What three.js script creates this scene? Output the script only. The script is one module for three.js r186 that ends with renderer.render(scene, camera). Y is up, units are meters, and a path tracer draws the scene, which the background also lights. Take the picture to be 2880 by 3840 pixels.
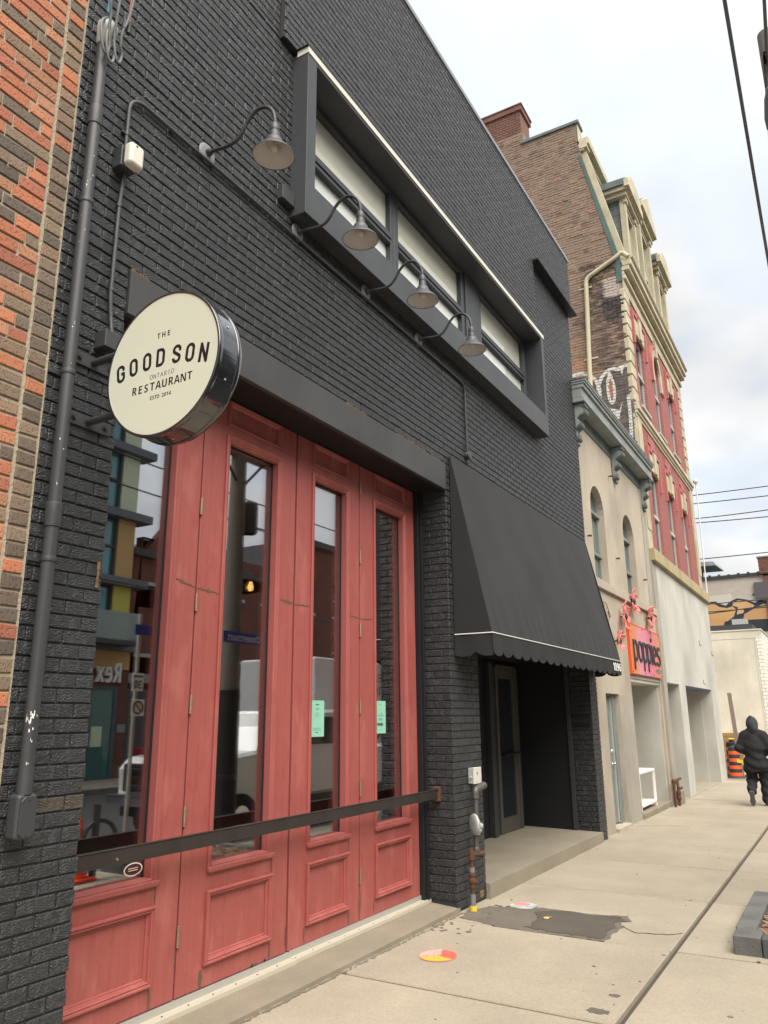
import * as THREE from 'three';
import { mergeGeometries, toCreasedNormals } from 'three/addons/utils/BufferGeometryUtils.js';
import { RoundedBoxGeometry } from 'three/addons/geometries/RoundedBoxGeometry.js';
import { MarchingCubes } from 'three/addons/objects/MarchingCubes.js';
import { FontLoader } from 'three/addons/loaders/FontLoader.js';
import { TextGeometry } from 'three/addons/geometries/TextGeometry.js';

// ------------------------------------------------------------------ camera, sky, sun, exposure
const scene = new THREE.Scene();
const R = THREE.MathUtils.degToRad;
const camera = new THREE.PerspectiveCamera(67.15, 0.75, 0.05, 900);
camera.position.set(0, 1.7, 3.3);
{
  const yaw = R(59.867), pitch = R(14.905);
  camera.lookAt(Math.sin(yaw) * Math.cos(pitch), 1.7 + Math.sin(pitch), 3.3 - Math.cos(yaw) * Math.cos(pitch));
  camera.rotateZ(R(-0.4755));
}
camera.updateMatrixWorld(true); camera.updateProjectionMatrix();

function rng(seed) { let a = seed >>> 0; return () => { a = (a + 0x6d2b79f5) | 0; let t = Math.imul(a ^ (a >>> 15), 1 | a); t = (t + Math.imul(t ^ (t >>> 7), 61 | t)) ^ t; return ((t ^ (t >>> 14)) >>> 0) / 4294967296; }; }
const hash = (x, y, z) => { let h = Math.imul(x, 374761393) + Math.imul(y, 668265263) + Math.imul(z, 2147483647 ^ 0x5bd1e995); h = Math.imul(h ^ (h >>> 13), 1274126177); return ((h ^ (h >>> 16)) >>> 0) / 4294967296; };
const sm = (t) => t * t * (3 - 2 * t);
function vnoise(x, y, px, py, seed) {              // value noise that repeats every px, py cells
  const xi = Math.floor(x), yi = Math.floor(y), u = sm(x - xi), v = sm(y - yi), m = (a, n) => ((a % n) + n) % n;
  const a = hash(m(xi, px), m(yi, py), seed), b = hash(m(xi + 1, px), m(yi, py), seed), c = hash(m(xi, px), m(yi + 1, py), seed), d = hash(m(xi + 1, px), m(yi + 1, py), seed);
  return a + (b - a) * u + (c - a) * v + (a - b - c + d) * u * v;
}
function fbm(x, y, px, py, seed, oct = 4) { let s = 0, a = 0.5, n = 0; for (let i = 0; i < oct; i++) { s += a * vnoise(x, y, px, py, seed + i * 17); n += a; x *= 2; y *= 2; px *= 2; py *= 2; a *= 0.5; } return s / n; }
function noise3(x, y, z, seed) {
  const xi = Math.floor(x), yi = Math.floor(y), zi = Math.floor(z), u = sm(x - xi), v = sm(y - yi), w = sm(z - zi);
  const h = (i, j, k) => hash(xi + i + (zi + k) * 7919, yi + j, seed);
  const l = THREE.MathUtils.lerp;
  return l(l(l(h(0, 0, 0), h(1, 0, 0), u), l(h(0, 1, 0), h(1, 1, 0), u), v), l(l(h(0, 0, 1), h(1, 0, 1), u), l(h(0, 1, 1), h(1, 1, 1), u), v), w);
}
const fbm3 = (x, y, z, seed, oct = 5) => { let s = 0, a = 0.5, n = 0; for (let i = 0; i < oct; i++) { s += a * noise3(x, y, z, seed + i); n += a; x *= 2.03; y *= 2.03; z *= 2.03; a *= 0.5; } return s / n; };

const SUN = new THREE.Vector3(-0.32, 0.80, 0.50).normalize();
{ // an overcast sky: bright cloud everywhere, brighter toward the veiled sun, with thin bluish gaps low down
  const W = 1024, H = 512, d = new Float32Array(W * H * 4);
  for (let j = 0; j < H; j++) for (let i = 0; i < W; i++) {
    const el = ((j + 0.5) / H - 0.5) * Math.PI, az = ((i + 0.5) / W - 0.5) * 2 * Math.PI, y = Math.sin(el), x = Math.cos(el) * Math.cos(az), z = Math.cos(el) * Math.sin(az);
    const k = 1 / (Math.max(y, 0) + 0.22), cl = fbm3(x * k * 2.3 + 7.3, z * k * 2.3 + 2.1, y * 1.4, 5, 6);
    const gap = THREE.MathUtils.smoothstep(fbm3(x * k * 2.6 + 1.7, z * k * 2.6 + 8.4, y, 23, 5), 0.47, 0.62) * (1 - 0.6 * Math.max(y, 0));
    const glow = Math.pow(Math.max(0, x * SUN.x + y * SUN.y + z * SUN.z), 3);
    let L = (0.45 + 0.10 * Math.max(y, 0)) * (0.46 + 1.02 * cl) * (1 + 0.3 * glow);
    const o = (j * W + i) * 4;
    if (y < -0.02) { d[o] = 0.2; d[o + 1] = 0.19; d[o + 2] = 0.17; } else {
      d[o] = L * (1.0 - 0.20 * gap); d[o + 1] = L * (1.0 - 0.11 * gap); d[o + 2] = L * (1.005 - 0.01 * gap);
    }
    d[o + 3] = 1;
  }
  const t = new THREE.DataTexture(d, W, H, THREE.RGBAFormat, THREE.FloatType);
  t.mapping = THREE.EquirectangularReflectionMapping; t.magFilter = THREE.LinearFilter; t.minFilter = THREE.LinearFilter; t.needsUpdate = true;
  scene.background = t; scene.environment = t;
}
const sun = new THREE.DirectionalLight(0xfff7ec, 3.1);
sun.name = 'sun'; sun.position.copy(SUN).multiplyScalar(60).add(new THREE.Vector3(12, 0, 0)); sun.target.position.set(12, 0, 0);
sun.castShadow = true; sun.shadow.radius = 105; sun.shadow.mapSize.set(2048, 2048);
Object.assign(sun.shadow.camera, { left: -40, right: 40, top: 40, bottom: -40, near: 1, far: 140 });
scene.add(sun, sun.target);
const renderer = new THREE.WebGLRenderer({ antialias: true });
renderer.toneMapping = THREE.LinearToneMapping; renderer.toneMappingExposure = 2.0;
renderer.shadowMap.enabled = true; renderer.shadowMap.type = THREE.PCFSoftShadowMap;

// ------------------------------------------------------------------ names, things, parts
const used = new Map();
const numbered = (n) => { const c = used.get(n) ?? 0; used.set(n, c + 1); return c ? n + '_' + String(c).padStart(3, '0') : n; };
const baseOf = new WeakMap();
function tag(o, label, category, group, kind) { if (label) o.userData.label = label; if (category) o.userData.category = category; if (group) o.userData.group = group; if (kind) o.userData.kind = kind; return o; }
function thing(name, label, category, at = [0, 0, 0], group) {        // a Group at the thing's base; its children are its parts
  const o = new THREE.Group(); o.name = numbered(name); o.position.set(...at); scene.add(o); baseOf.set(o, new THREE.Vector3(...at)); return tag(o, label, category, group);
}
function setting(name, at = [0, 0, 0]) { const o = new THREE.Group(); o.name = numbered(name); o.position.set(...at); scene.add(o); baseOf.set(o, new THREE.Vector3(...at)); o.userData.kind = 'structure'; return o; }
function sub(parent, name) { const o = new THREE.Group(); o.name = name; parent.add(o); baseOf.set(o, baseOf.get(parent)); return o; }
function finish(m) { m.castShadow = true; m.receiveShadow = true; return m; }
function part(parent, name, geo, mat, label) {                           // geo in world coordinates
  const g = Array.isArray(geo) ? join(geo) : geo, b = baseOf.get(parent); if (b) g.translate(-b.x, -b.y, -b.z);
  const m = finish(new THREE.Mesh(g, mat)); m.name = name; parent.add(m); baseOf.set(m, b); if (label) m.userData.label = label; return m;
}
function placed(parent, name, geo, mat, x, y, z, ry = 0) {                // a shared geometry set at a place
  const b = baseOf.get(parent), m = finish(new THREE.Mesh(geo, mat)); m.name = name; m.position.set(x - b.x, y - b.y, z - b.z); m.rotation.y = ry; parent.add(m); baseOf.set(m, b); return m;
}
function solo(name, geo, mat, label, category, at, group) {              // a thing that is one mesh
  const g = Array.isArray(geo) ? join(geo) : geo; g.translate(-at[0], -at[1], -at[2]);
  const m = finish(new THREE.Mesh(g, mat)); m.name = numbered(name); m.position.set(...at); scene.add(m); baseOf.set(m, new THREE.Vector3(...at)); return tag(m, label, category, group);
}
function copyOf(o, at, turn, label) { const c = o.clone(); c.name = numbered(o.name.replace(/_\d+$/, '')); c.position.set(...at); c.rotation.y = turn; c.userData = { ...o.userData, label }; scene.add(c); return c; }

// ------------------------------------------------------------------ geometry helpers (world coordinates, uv in metres)
function plain(g) { const n = g.index ? g.toNonIndexed() : g; for (const k of Object.keys(n.attributes)) if (!['position', 'normal', 'uv'].includes(k)) n.deleteAttribute(k); if (!n.attributes.uv) n.setAttribute('uv', new THREE.BufferAttribute(new Float32Array(n.attributes.position.count * 2), 2)); n.morphAttributes = {}; n.groups = []; return n; }
function join(list) { return mergeGeometries(list.map(plain)); }
function boxUV(g, off = 0) {
  g = plain(g); const p = g.attributes.position, n = g.attributes.normal, uv = g.attributes.uv;
  for (let i = 0; i < p.count; i += 3) {
    let ax = 0, ay = 0, az = 0; for (let k = 0; k < 3; k++) { ax += Math.abs(n.getX(i + k)); ay += Math.abs(n.getY(i + k)); az += Math.abs(n.getZ(i + k)); }
    for (let k = 0; k < 3; k++) { const x = p.getX(i + k), y = p.getY(i + k), z = p.getZ(i + k); if (az >= ax && az >= ay) uv.setXY(i + k, x + off, y + off); else if (ax >= ay) uv.setXY(i + k, z + off, y + off); else uv.setXY(i + k, x + off, z + off); }
  }
  return g;
}
function box(x0, x1, y0, y1, z0, z1, bevel = 0) {
  const w = x1 - x0, h = y1 - y0, d = z1 - z0, r = Math.min(bevel, w / 2.01, h / 2.01, d / 2.01);
  const g = r > 0 ? new RoundedBoxGeometry(w, h, d, 1, r) : new THREE.BoxGeometry(w, h, d);
  g.translate((x0 + x1) / 2, (y0 + y1) / 2, (z0 + z1) / 2); return boxUV(g);
}
function hexa(c) {                                                     // eight corners: bottom 0-3 then top 4-7, each counter-clockwise seen from above
  const f = [[0, 1, 2, 3], [7, 6, 5, 4], [0, 4, 5, 1], [1, 5, 6, 2], [2, 6, 7, 3], [3, 7, 4, 0]], pos = [];
  for (const q of f) for (const k of [0, 2, 1, 0, 3, 2]) pos.push(...c[q[k]]);
  const g = new THREE.BufferGeometry(); g.setAttribute('position', new THREE.Float32BufferAttribute(pos, 3)); g.computeVertexNormals(); return g;
}
function quads(list) {                                                 // list of [a, b, c, d] points, each face counter-clockwise from its front
  const pos = []; for (const [a, b, c, d] of list) pos.push(...a, ...b, ...c, ...a, ...c, ...d);
  const g = new THREE.BufferGeometry(); g.setAttribute('position', new THREE.Float32BufferAttribute(pos, 3)); g.computeVertexNormals(); return boxUV(g);
}
const V = (x, y, z) => new THREE.Vector3(x, y, z);
function cyl(a, b, r0, r1 = r0, seg = 14, open = false) {
  const A = V(...a), B = V(...b), d = B.clone().sub(A), g = new THREE.CylinderGeometry(r1, r0, d.length(), seg, 1, open);
  g.applyQuaternion(new THREE.Quaternion().setFromUnitVectors(V(0, 1, 0), d.clone().normalize())); g.translate((a[0] + b[0]) / 2, (a[1] + b[1]) / 2, (a[2] + b[2]) / 2); return plain(g);
}
function lathe(profile, at, axis = [0, 1, 0], seg = 28) {
  const g = new THREE.LatheGeometry(profile.map((p) => new THREE.Vector2(p[0], p[1])), seg); g.applyQuaternion(new THREE.Quaternion().setFromUnitVectors(V(0, 1, 0), V(...axis).normalize())); g.translate(...at); return plain(g);
}
function tube(pts, r, bend = 0.06, seg = 8, per = 6) {                      // pipe with rounded bends
  const P = pts.map((p) => V(...p)), path = new THREE.CurvePath(); let prev = P[0];
  for (let i = 1; i < P.length - 1; i++) {
    const a = P[i - 1].clone().sub(P[i]), b = P[i + 1].clone().sub(P[i]), k = Math.min(bend, a.length() / 2.1, b.length() / 2.1), s = P[i].clone().add(a.setLength(k)), e = P[i].clone().add(b.setLength(k));
    if (prev.distanceTo(s) > 1e-4) path.add(new THREE.LineCurve3(prev, s)); path.add(new THREE.QuadraticBezierCurve3(s, P[i], e)); prev = e;
  }
  path.add(new THREE.LineCurve3(prev, P[P.length - 1]));
  const out = [];
  for (const c of path.curves) { const n = c.isLineCurve3 ? 1 : per; out.push(plain(new THREE.TubeGeometry(c, n, r, seg))); }
  for (const [q, t] of [[P[0], P[0].clone().sub(P[1])], [P[P.length - 1], P[P.length - 1].clone().sub(P[P.length - 2])]]) { const g = new THREE.CircleGeometry(r, seg); g.applyQuaternion(new THREE.Quaternion().setFromUnitVectors(V(0, 0, 1), t.normalize())); g.translate(q.x, q.y, q.z); out.push(plain(g)); }
  return mergeGeometries(out);
}
function spline(pts, r, n = 40, seg = 8, tension = 0.5) { return plain(new THREE.TubeGeometry(new THREE.CatmullRomCurve3(pts.map((p) => V(...p)), false, 'catmullrom', tension), n, r, seg)); }
function shapeOf(pts, holes = []) { const s = new THREE.Shape(pts.map((p) => new THREE.Vector2(...p))); for (const h of holes) s.holes.push(new THREE.Path(h.map((p) => new THREE.Vector2(...p)))); return s; }
const rect = (x0, x1, y0, y1) => [[x0, y0], [x1, y0], [x1, y1], [x0, y1]];
function slabZ(pts, z0, z1, holes = [], bevel = 0) {                          // a shape in x, y between z0 and z1
  const g = new THREE.ExtrudeGeometry(shapeOf(pts, holes), { depth: z1 - z0 - 2 * bevel, bevelEnabled: bevel > 0, bevelSize: bevel, bevelThickness: bevel, bevelSegments: 1, bevelOffset: -bevel, curveSegments: 16 }); g.translate(0, 0, z0 + bevel); return boxUV(g);
}
function slabX(pts, x0, x1, holes = []) {                                     // a shape in z, y between x0 and x1
  const g = new THREE.ExtrudeGeometry(shapeOf(pts, holes), { depth: x1 - x0, bevelEnabled: false }); g.rotateY(-Math.PI / 2); g.translate(x1, 0, 0); return boxUV(g);
}
function slabY(pts, y0, y1, holes = []) {                                     // a shape in x, z between y0 and y1
  const g = new THREE.ExtrudeGeometry(shapeOf(pts.map(([x, z]) => [x, -z]), holes.map((h) => h.map(([x, z]) => [x, -z]))), { depth: y1 - y0, bevelEnabled: false }); g.rotateX(-Math.PI / 2); g.translate(0, y0, 0); return boxUV(g);
}
function rectMould(x0, x1, y0, y1, z, prof) {                                  // mitred moulding round a rectangle: prof = [inset, height] from outside in
  const L = prof.map(([i, h]) => [[x0 + i, y0 + i, z + h], [x1 - i, y0 + i, z + h], [x1 - i, y1 - i, z + h], [x0 + i, y1 - i, z + h]]), q = [];
  for (let k = 0; k + 1 < L.length; k++) for (let s = 0; s < 4; s++) { const t = (s + 1) % 4; q.push([L[k][s], L[k][t], L[k + 1][t], L[k + 1][s]]); }
  return quads(q);
}
const arch = (x0, x1, y0, ys, n = 12) => { const r = (x1 - x0) / 2, c = (x0 + x1) / 2, p = [[x0, y0], [x1, y0]]; for (let i = 0; i <= n; i++) { const a = (i / n) * Math.PI; p.push([c + r * Math.cos(a), ys + r * Math.sin(a)]); } return p; };

// ------------------------------------------------------------------ textures
function dataTex(n, m, fn, srgb = false) {
  const d = new Uint8Array(n * m * 4);
  for (let j = 0; j < m; j++) for (let i = 0; i < n; i++) { const v = fn(i / n, j / m), o = (j * n + i) * 4; if (Array.isArray(v)) { d[o] = v[0]; d[o + 1] = v[1]; d[o + 2] = v[2]; } else d[o] = d[o + 1] = d[o + 2] = Math.max(0, Math.min(255, v * 255)); d[o + 3] = 255; }
  const t = new THREE.DataTexture(d, n, m); t.wrapS = t.wrapT = THREE.RepeatWrapping; t.magFilter = THREE.LinearFilter; t.minFilter = THREE.LinearMipmapLinearFilter; t.generateMipmaps = true; if (srgb) t.colorSpace = THREE.SRGBColorSpace; t.needsUpdate = true; return t;
}
const rep = (t, sx, sy = sx) => { const c = t.clone(); c.repeat.set(1 / sx, 1 / sy); c.needsUpdate = true; return c; };   // tile size in metres
function canvasTex(w, h, draw) { const c = document.createElement('canvas'); c.width = w; c.height = h; draw(c.getContext('2d'), w, h); const t = new THREE.CanvasTexture(c); t.colorSpace = THREE.SRGBColorSpace; return t; }
const tBark = rep(dataTex(1024, 512, (u, v) => {                             // rusticated brick face: wandering horizontal ridges
  const w = fbm(u * 14, v * 9, 14, 9, 3, 3), w2 = vnoise(u * 40, v * 12, 40, 12, 19), s = 0.5 + 0.5 * Math.sin(2 * Math.PI * (v * 22 + w * 5.2 + w2 * 0.5)), a = 0.45 + 0.55 * vnoise(u * 16, v * 20, 16, 20, 9), r2 = vnoise(u * 90, v * 70, 90, 70, 31);
  return 0.12 + 0.72 * a * Math.pow(s, 2.4) + 0.14 * r2;
}), 0.6, 0.3);
const tRough = rep(dataTex(512, 512, (u, v) => 0.35 * fbm(u * 12, v * 12, 12, 12, 41, 5) + 0.65 * Math.pow(fbm(u * 40, v * 40, 40, 40, 43, 3), 1.4)), 0.5);
const tPores = rep(dataTex(512, 512, (u, v) => { const p = fbm(u * 50, v * 30, 50, 30, 51, 2); return 0.75 - 0.7 * THREE.MathUtils.smoothstep(p, 0.6, 0.75) + 0.25 * vnoise(u * 90, v * 12, 90, 12, 7); }), 0.4);
const tConc = dataTex(1024, 1024, (u, v) => {                                 // broom-finished concrete with specks and faint mottling
  const m = fbm(u * 5, v * 5, 5, 5, 61, 5), s = vnoise(u * 220, v * 220, 220, 220, 63), s2 = vnoise(u * 110, v * 110, 110, 110, 65);
  let k = 0.92 + 0.13 * (m - 0.5) + 0.08 * (s - 0.5); if (s2 > 0.965) k *= 0.84; if (s2 < 0.02) k *= 1.06;
  const c = Math.min(1, k); return [244 * c, 240 * c, 231 * c];
}, true);
const tConcB = dataTex(512, 512, (u, v) => 0.6 * vnoise(u * 160, v * 160, 160, 160, 71) + 0.4 * fbm(u * 20, v * 20, 20, 20, 73, 4));
const tStucco = dataTex(512, 512, (u, v) => 0.5 * fbm(u * 24, v * 24, 24, 24, 81, 4) + 0.5 * fbm(u * 60, v * 60, 60, 60, 83, 3));
const tBlotch = dataTex(512, 512, (u, v) => { const a = fbm(u * 4, v * 3, 4, 3, 91, 6), b = fbm(u * 26, v * 5, 26, 5, 93, 4); const k = Math.min(1, 0.9 + 0.26 * (a - 0.5) + 0.05 * (b - 0.5)); return [255 * k, 254 * k, 252 * k]; }, true);
const tWear = dataTex(1024, 1024, (u, v) => {                                 // brushed, weathered paint: vertical strokes and rubbed patches
  const st = fbm(u * 60, v * 4, 60, 4, 101, 4), pa = fbm(u * 6, v * 4, 6, 4, 103, 5), k = 0.9 + 0.08 * (st - 0.5), w = THREE.MathUtils.smoothstep(pa, 0.52, 0.74);
  const dk = THREE.MathUtils.smoothstep(fbm(u * 14, v * 7, 14, 7, 107, 5), 0.62, 0.74);
  return [255 * Math.min(1, k + 0.05 * w) * (1 - 0.03 * dk), 255 * (k * (1 + 0.13 * w)) * (1 - 0.07 * dk) * 0.87, 255 * (k * (1 + 0.12 * w)) * (1 - 0.07 * dk) * 0.87];
}, true);
const tBrush = rep(dataTex(512, 512, (u, v) => 0.6 * fbm(u * 70, v * 4, 70, 4, 111, 3) + 0.4 * vnoise(u * 50, v * 40, 50, 40, 113)), 0.5);
const tMetal = rep(dataTex(512, 512, (u, v) => 0.5 * fbm(u * 8, v * 8, 8, 8, 121, 5) + 0.5 * vnoise(u * 120, v * 120, 120, 120, 123)), 0.4);
const tFabric = rep(dataTex(256, 256, (u, v) => 0.5 + 0.25 * Math.sin(u * 2 * Math.PI * 64) * Math.sin(v * 2 * Math.PI * 64) + 0.25 * fbm(u * 10, v * 10, 10, 10, 131, 4)), 0.12);
const tWood = dataTex(512, 512, (u, v) => { const g = fbm(u * 4, v * 60, 4, 60, 141, 4), k = 0.72 + 0.5 * (g - 0.5); return [205 * k, 170 * k, 120 * k]; }, true);

// ------------------------------------------------------------------ materials
const col = (r, g, b) => new THREE.Color().setRGB(r, g, b);
const M = {};
const mat = (name, c, o = {}) => (M[name] = new THREE.MeshPhysicalMaterial({ color: c, roughness: 0.7, ...o, name }));
mat('blackBrick', col(1, 1, 1), { roughness: 0.47, specularIntensity: 1, map: rep(tBlotch, 0.35, 0.2), vertexColors: true, bumpMap: tBark, bumpScale: 0.0055 });
mat('blackMortar', col(0.03, 0.031, 0.033), { roughness: 0.65, bumpMap: tRough, bumpScale: 0.003 });
mat('blackPaint', col(0.042, 0.044, 0.047), { roughness: 0.5, bumpMap: tMetal, bumpScale: 0.0006 });
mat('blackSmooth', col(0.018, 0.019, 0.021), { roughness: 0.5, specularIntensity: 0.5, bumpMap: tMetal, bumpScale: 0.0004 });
mat('beam', col(0.065, 0.068, 0.07), { roughness: 0.62, map: rep(tBlotch, 1.4), bumpMap: tMetal, bumpScale: 0.0008 });
mat('frameGrey', col(0.064, 0.07, 0.078), { roughness: 0.5, map: rep(tBlotch, 2.2), bumpMap: tMetal, bumpScale: 0.0004 });
mat('pipeGrey', col(0.055, 0.058, 0.062), { roughness: 0.45, bumpMap: tMetal, bumpScale: 0.0005, map: rep(tBlotch, 0.5) });
mat('orangeBrick', col(1, 1, 1), { roughness: 0.88, vertexColors: true, bumpMap: tPores, bumpScale: 0.004 });
mat('mortar', col(0.38, 0.325, 0.24), { roughness: 0.95, bumpMap: tRough, bumpScale: 0.006 });
mat('redPaint', col(0.425, 0.148, 0.126), { roughness: 0.55, map: rep(tWear, 0.9, 1.3), bumpMap: tBrush, bumpScale: 0.0009 });
mat('bareWood', col(0.13, 0.075, 0.045), { roughness: 0.9, bumpMap: tBrush, bumpScale: 0.002 });
mat('glass', col(0.72, 0.76, 0.78), { roughness: 0.01, transmission: 1, thickness: 0, ior: 2.33 });
mat('coatedGlass', col(0.78, 0.8, 0.82), { roughness: 0.012, metalness: 1, transparent: true, opacity: 0.3 });
mat('clearGlass', col(0.95, 0.96, 0.95), { roughness: 0.05, transmission: 1, thickness: 0, ior: 1.25 });
mat('darkGlass', col(0.02, 0.025, 0.03), { roughness: 0.04, ior: 1.9 });
mat('blueGlass', col(0.06, 0.25, 0.29), { roughness: 0.05, ior: 1.9 });
mat('creamBlind', col(0.78, 0.75, 0.66), { roughness: 0.85, bumpMap: tFabric, bumpScale: 0.0004 });
mat('whiteBlind', col(0.82, 0.81, 0.78), { roughness: 0.85 });
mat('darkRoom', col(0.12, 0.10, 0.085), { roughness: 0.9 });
mat('steel', col(0.05, 0.042, 0.037), { roughness: 0.5, metalness: 0.3, map: rep(tBlotch, 0.5), bumpMap: tMetal, bumpScale: 0.0007 });
mat('aluminium', col(0.60, 0.56, 0.45), { roughness: 0.5, metalness: 0.25, bumpMap: tMetal, bumpScale: 0.0006 });
mat('galvanised', col(0.46, 0.45, 0.41), { roughness: 0.45, metalness: 0.4, bumpMap: tMetal, bumpScale: 0.001 });
mat('brass', col(0.33, 0.25, 0.17), { roughness: 0.5, metalness: 0.7, bumpMap: tMetal, bumpScale: 0.001 });
mat('rustPipe', col(0.16, 0.075, 0.045), { roughness: 0.75, metalness: 0.3, bumpMap: tRough, bumpScale: 0.0015, map: rep(tBlotch, 0.3) });
mat('greyPipe', col(0.12, 0.115, 0.11), { roughness: 0.5, metalness: 0.4, bumpMap: tRough, bumpScale: 0.0008 });
mat('castGrey', col(0.42, 0.44, 0.42), { roughness: 0.5, bumpMap: tRough, bumpScale: 0.001 });
mat('offWhite', col(0.66, 0.64, 0.56), { roughness: 0.55, bumpMap: tMetal, bumpScale: 0.0005 });
mat('white', col(0.8, 0.79, 0.76), { roughness: 0.5 });
mat('lampShade', col(0.06, 0.062, 0.072), { roughness: 0.45, bumpMap: tMetal, bumpScale: 0.0004, side: THREE.DoubleSide });
mat('lampInside', col(0.58, 0.575, 0.56), { roughness: 0.5, side: THREE.DoubleSide });
mat('awning', col(0.025, 0.0265, 0.028), { roughness: 0.8, map: rep(tBlotch, 1.9), sheen: 0.15, sheenRoughness: 0.6, sheenColor: col(0.5, 0.55, 0.6), bumpMap: tFabric, bumpScale: 0.0006, side: THREE.DoubleSide });
mat('awningDark', col(0.025, 0.0265, 0.028), { roughness: 0.8, map: rep(tBlotch, 1.9), bumpMap: tFabric, bumpScale: 0.0006, side: THREE.DoubleSide });
mat('plateGrey', col(0.19, 0.19, 0.2), { roughness: 0.5, bumpMap: tMetal, bumpScale: 0.0006 });
mat('doorMetal', col(0.11, 0.105, 0.092), { roughness: 0.5, metalness: 0.3, bumpMap: tMetal, bumpScale: 0.0006 });
mat('signBlack', col(0.012, 0.014, 0.018), { roughness: 0.12, clearcoat: 1, clearcoatRoughness: 0.05, ior: 1.7 });
mat('cable', col(0.16, 0.17, 0.17), { roughness: 0.6 });
mat('darkCable', col(0.035, 0.037, 0.04), { roughness: 0.6 });
mat('concrete', col(0.475, 0.43, 0.355), { roughness: 0.92, map: rep(tConc, 1.9), bumpMap: rep(tConcB, 0.45), bumpScale: 0.0015 });
mat('concreteB', col(0.455, 0.41, 0.34), { roughness: 0.92, map: rep(tConc, 2.3), bumpMap: rep(tConcB, 0.45), bumpScale: 0.0015 });
mat('concreteC', col(0.49, 0.445, 0.37), { roughness: 0.92, map: rep(tConc, 1.6), bumpMap: rep(tConcB, 0.45), bumpScale: 0.0015 });
mat('ledge', col(0.36, 0.32, 0.26), { roughness: 0.95, map: rep(tConc, 0.9), bumpMap: rep(tConcB, 0.3), bumpScale: 0.004 });
mat('entryFloor', col(0.36, 0.325, 0.265), { roughness: 0.9, map: rep(tConc, 1.5), bumpMap: rep(tConcB, 0.5), bumpScale: 0.0015 });
mat('joint', col(0.10, 0.083, 0.062), { roughness: 1, bumpMap: rep(tConcB, 0.3), bumpScale: 0.006 });
mat('asphalt', col(0.135, 0.122, 0.105), { roughness: 0.95, bumpMap: rep(tConcB, 0.35), bumpScale: 0.004, map: rep(tConc, 0.8) });
mat('patchGrey', col(0.21, 0.19, 0.163), { roughness: 0.95, bumpMap: rep(tConcB, 0.35), bumpScale: 0.004, map: rep(tConc, 0.6) });
mat('stain', col(0.12, 0.105, 0.085), { roughness: 0.85 });
mat('gum', col(0.2, 0.18, 0.15), { roughness: 0.8 });
mat('beige', col(0.53, 0.465, 0.375), { roughness: 0.95, map: rep(tBlotch, 3.1), bumpMap: rep(tStucco, 0.7), bumpScale: 0.004 });
mat('beigeGrey', col(0.42, 0.39, 0.335), { roughness: 0.95, map: rep(tBlotch, 2.7), bumpMap: rep(tStucco, 0.7), bumpScale: 0.003 });
mat('greenGlass', col(0.13, 0.165, 0.16), { roughness: 0.12, ior: 1.7 });
mat('greyGreen', col(0.25, 0.29, 0.275), { roughness: 0.6, map: rep(tBlotch, 0.9), bumpMap: tMetal, bumpScale: 0.001 });
mat('cornice', col(0.30, 0.335, 0.32), { roughness: 0.65, map: rep(tBlotch, 1.0), bumpMap: tMetal, bumpScale: 0.002 });
mat('corniceDark', col(0.15, 0.185, 0.18), { roughness: 0.65, map: rep(tBlotch, 0.8) });
mat('whiteStucco', col(0.63, 0.625, 0.57), { roughness: 0.95, map: rep(tBlotch, 3.6), bumpMap: rep(tStucco, 0.9), bumpScale: 0.003 });
mat('cream', col(0.60, 0.54, 0.38), { roughness: 0.7, map: rep(tBlotch, 1.3), bumpMap: tMetal, bumpScale: 0.001 });
mat('creamBand', col(0.50, 0.42, 0.245), { roughness: 0.85, map: rep(tBlotch, 1.7), bumpMap: rep(tStucco, 0.7), bumpScale: 0.002 });
mat('redBrick', col(0.46, 0.175, 0.155), { roughness: 0.75, map: rep(tBlotch, 1.1), bumpMap: tRough, bumpScale: 0.002 });
mat('redJoint', col(0.30, 0.095, 0.085), { roughness: 0.85 });
mat('slate', col(0.17, 0.19, 0.19), { roughness: 0.75, map: rep(tBlotch, 0.7), bumpMap: tRough, bumpScale: 0.002 });
mat('copper', col(0.08, 0.15, 0.135), { roughness: 0.7, map: rep(tBlotch, 0.6) });
mat('leadGrey', col(0.24, 0.25, 0.27), { roughness: 0.6 });
mat('farCream', col(0.84, 0.79, 0.67), { roughness: 0.9, map: rep(tBlotch, 5), bumpMap: rep(tStucco, 1.2), bumpScale: 0.002 });
mat('farBrick', col(0.84, 0.81, 0.73), { roughness: 0.85 });
mat('farJoint', col(0.42, 0.39, 0.33), { roughness: 0.9 });
mat('chimneyBrick', col(0.22, 0.105, 0.08), { roughness: 0.9, bumpMap: tRough, bumpScale: 0.003, map: rep(tBlotch, 0.8) });
mat('tar', col(0.045, 0.05, 0.055), { roughness: 0.8 });
mat('barrelOrange', col(0.75, 0.1, 0.02), { roughness: 0.5 });
mat('barrelBlack', col(0.025, 0.025, 0.03), { roughness: 0.6 });
mat('tapeYellow', col(0.8, 0.55, 0.05), { roughness: 0.5, side: THREE.DoubleSide });
mat('wood', col(0.55, 0.5, 0.45), { roughness: 0.85, map: rep(tWood, 0.6) });
mat('greyWood', col(0.26, 0.2, 0.17), { roughness: 0.9 });
mat('pink', col(0.85, 0.22, 0.2), { roughness: 0.35, side: THREE.DoubleSide });
mat('letterDark', col(0.03, 0.03, 0.035), { roughness: 0.5 });
mat('coat', col(0.012, 0.0125, 0.014), { roughness: 0.85, bumpMap: tFabric, bumpScale: 0.001 });
mat('hood', col(0.045, 0.048, 0.06), { roughness: 0.9 });
mat('trousers', col(0.013, 0.015, 0.02), { roughness: 0.9 });
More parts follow.
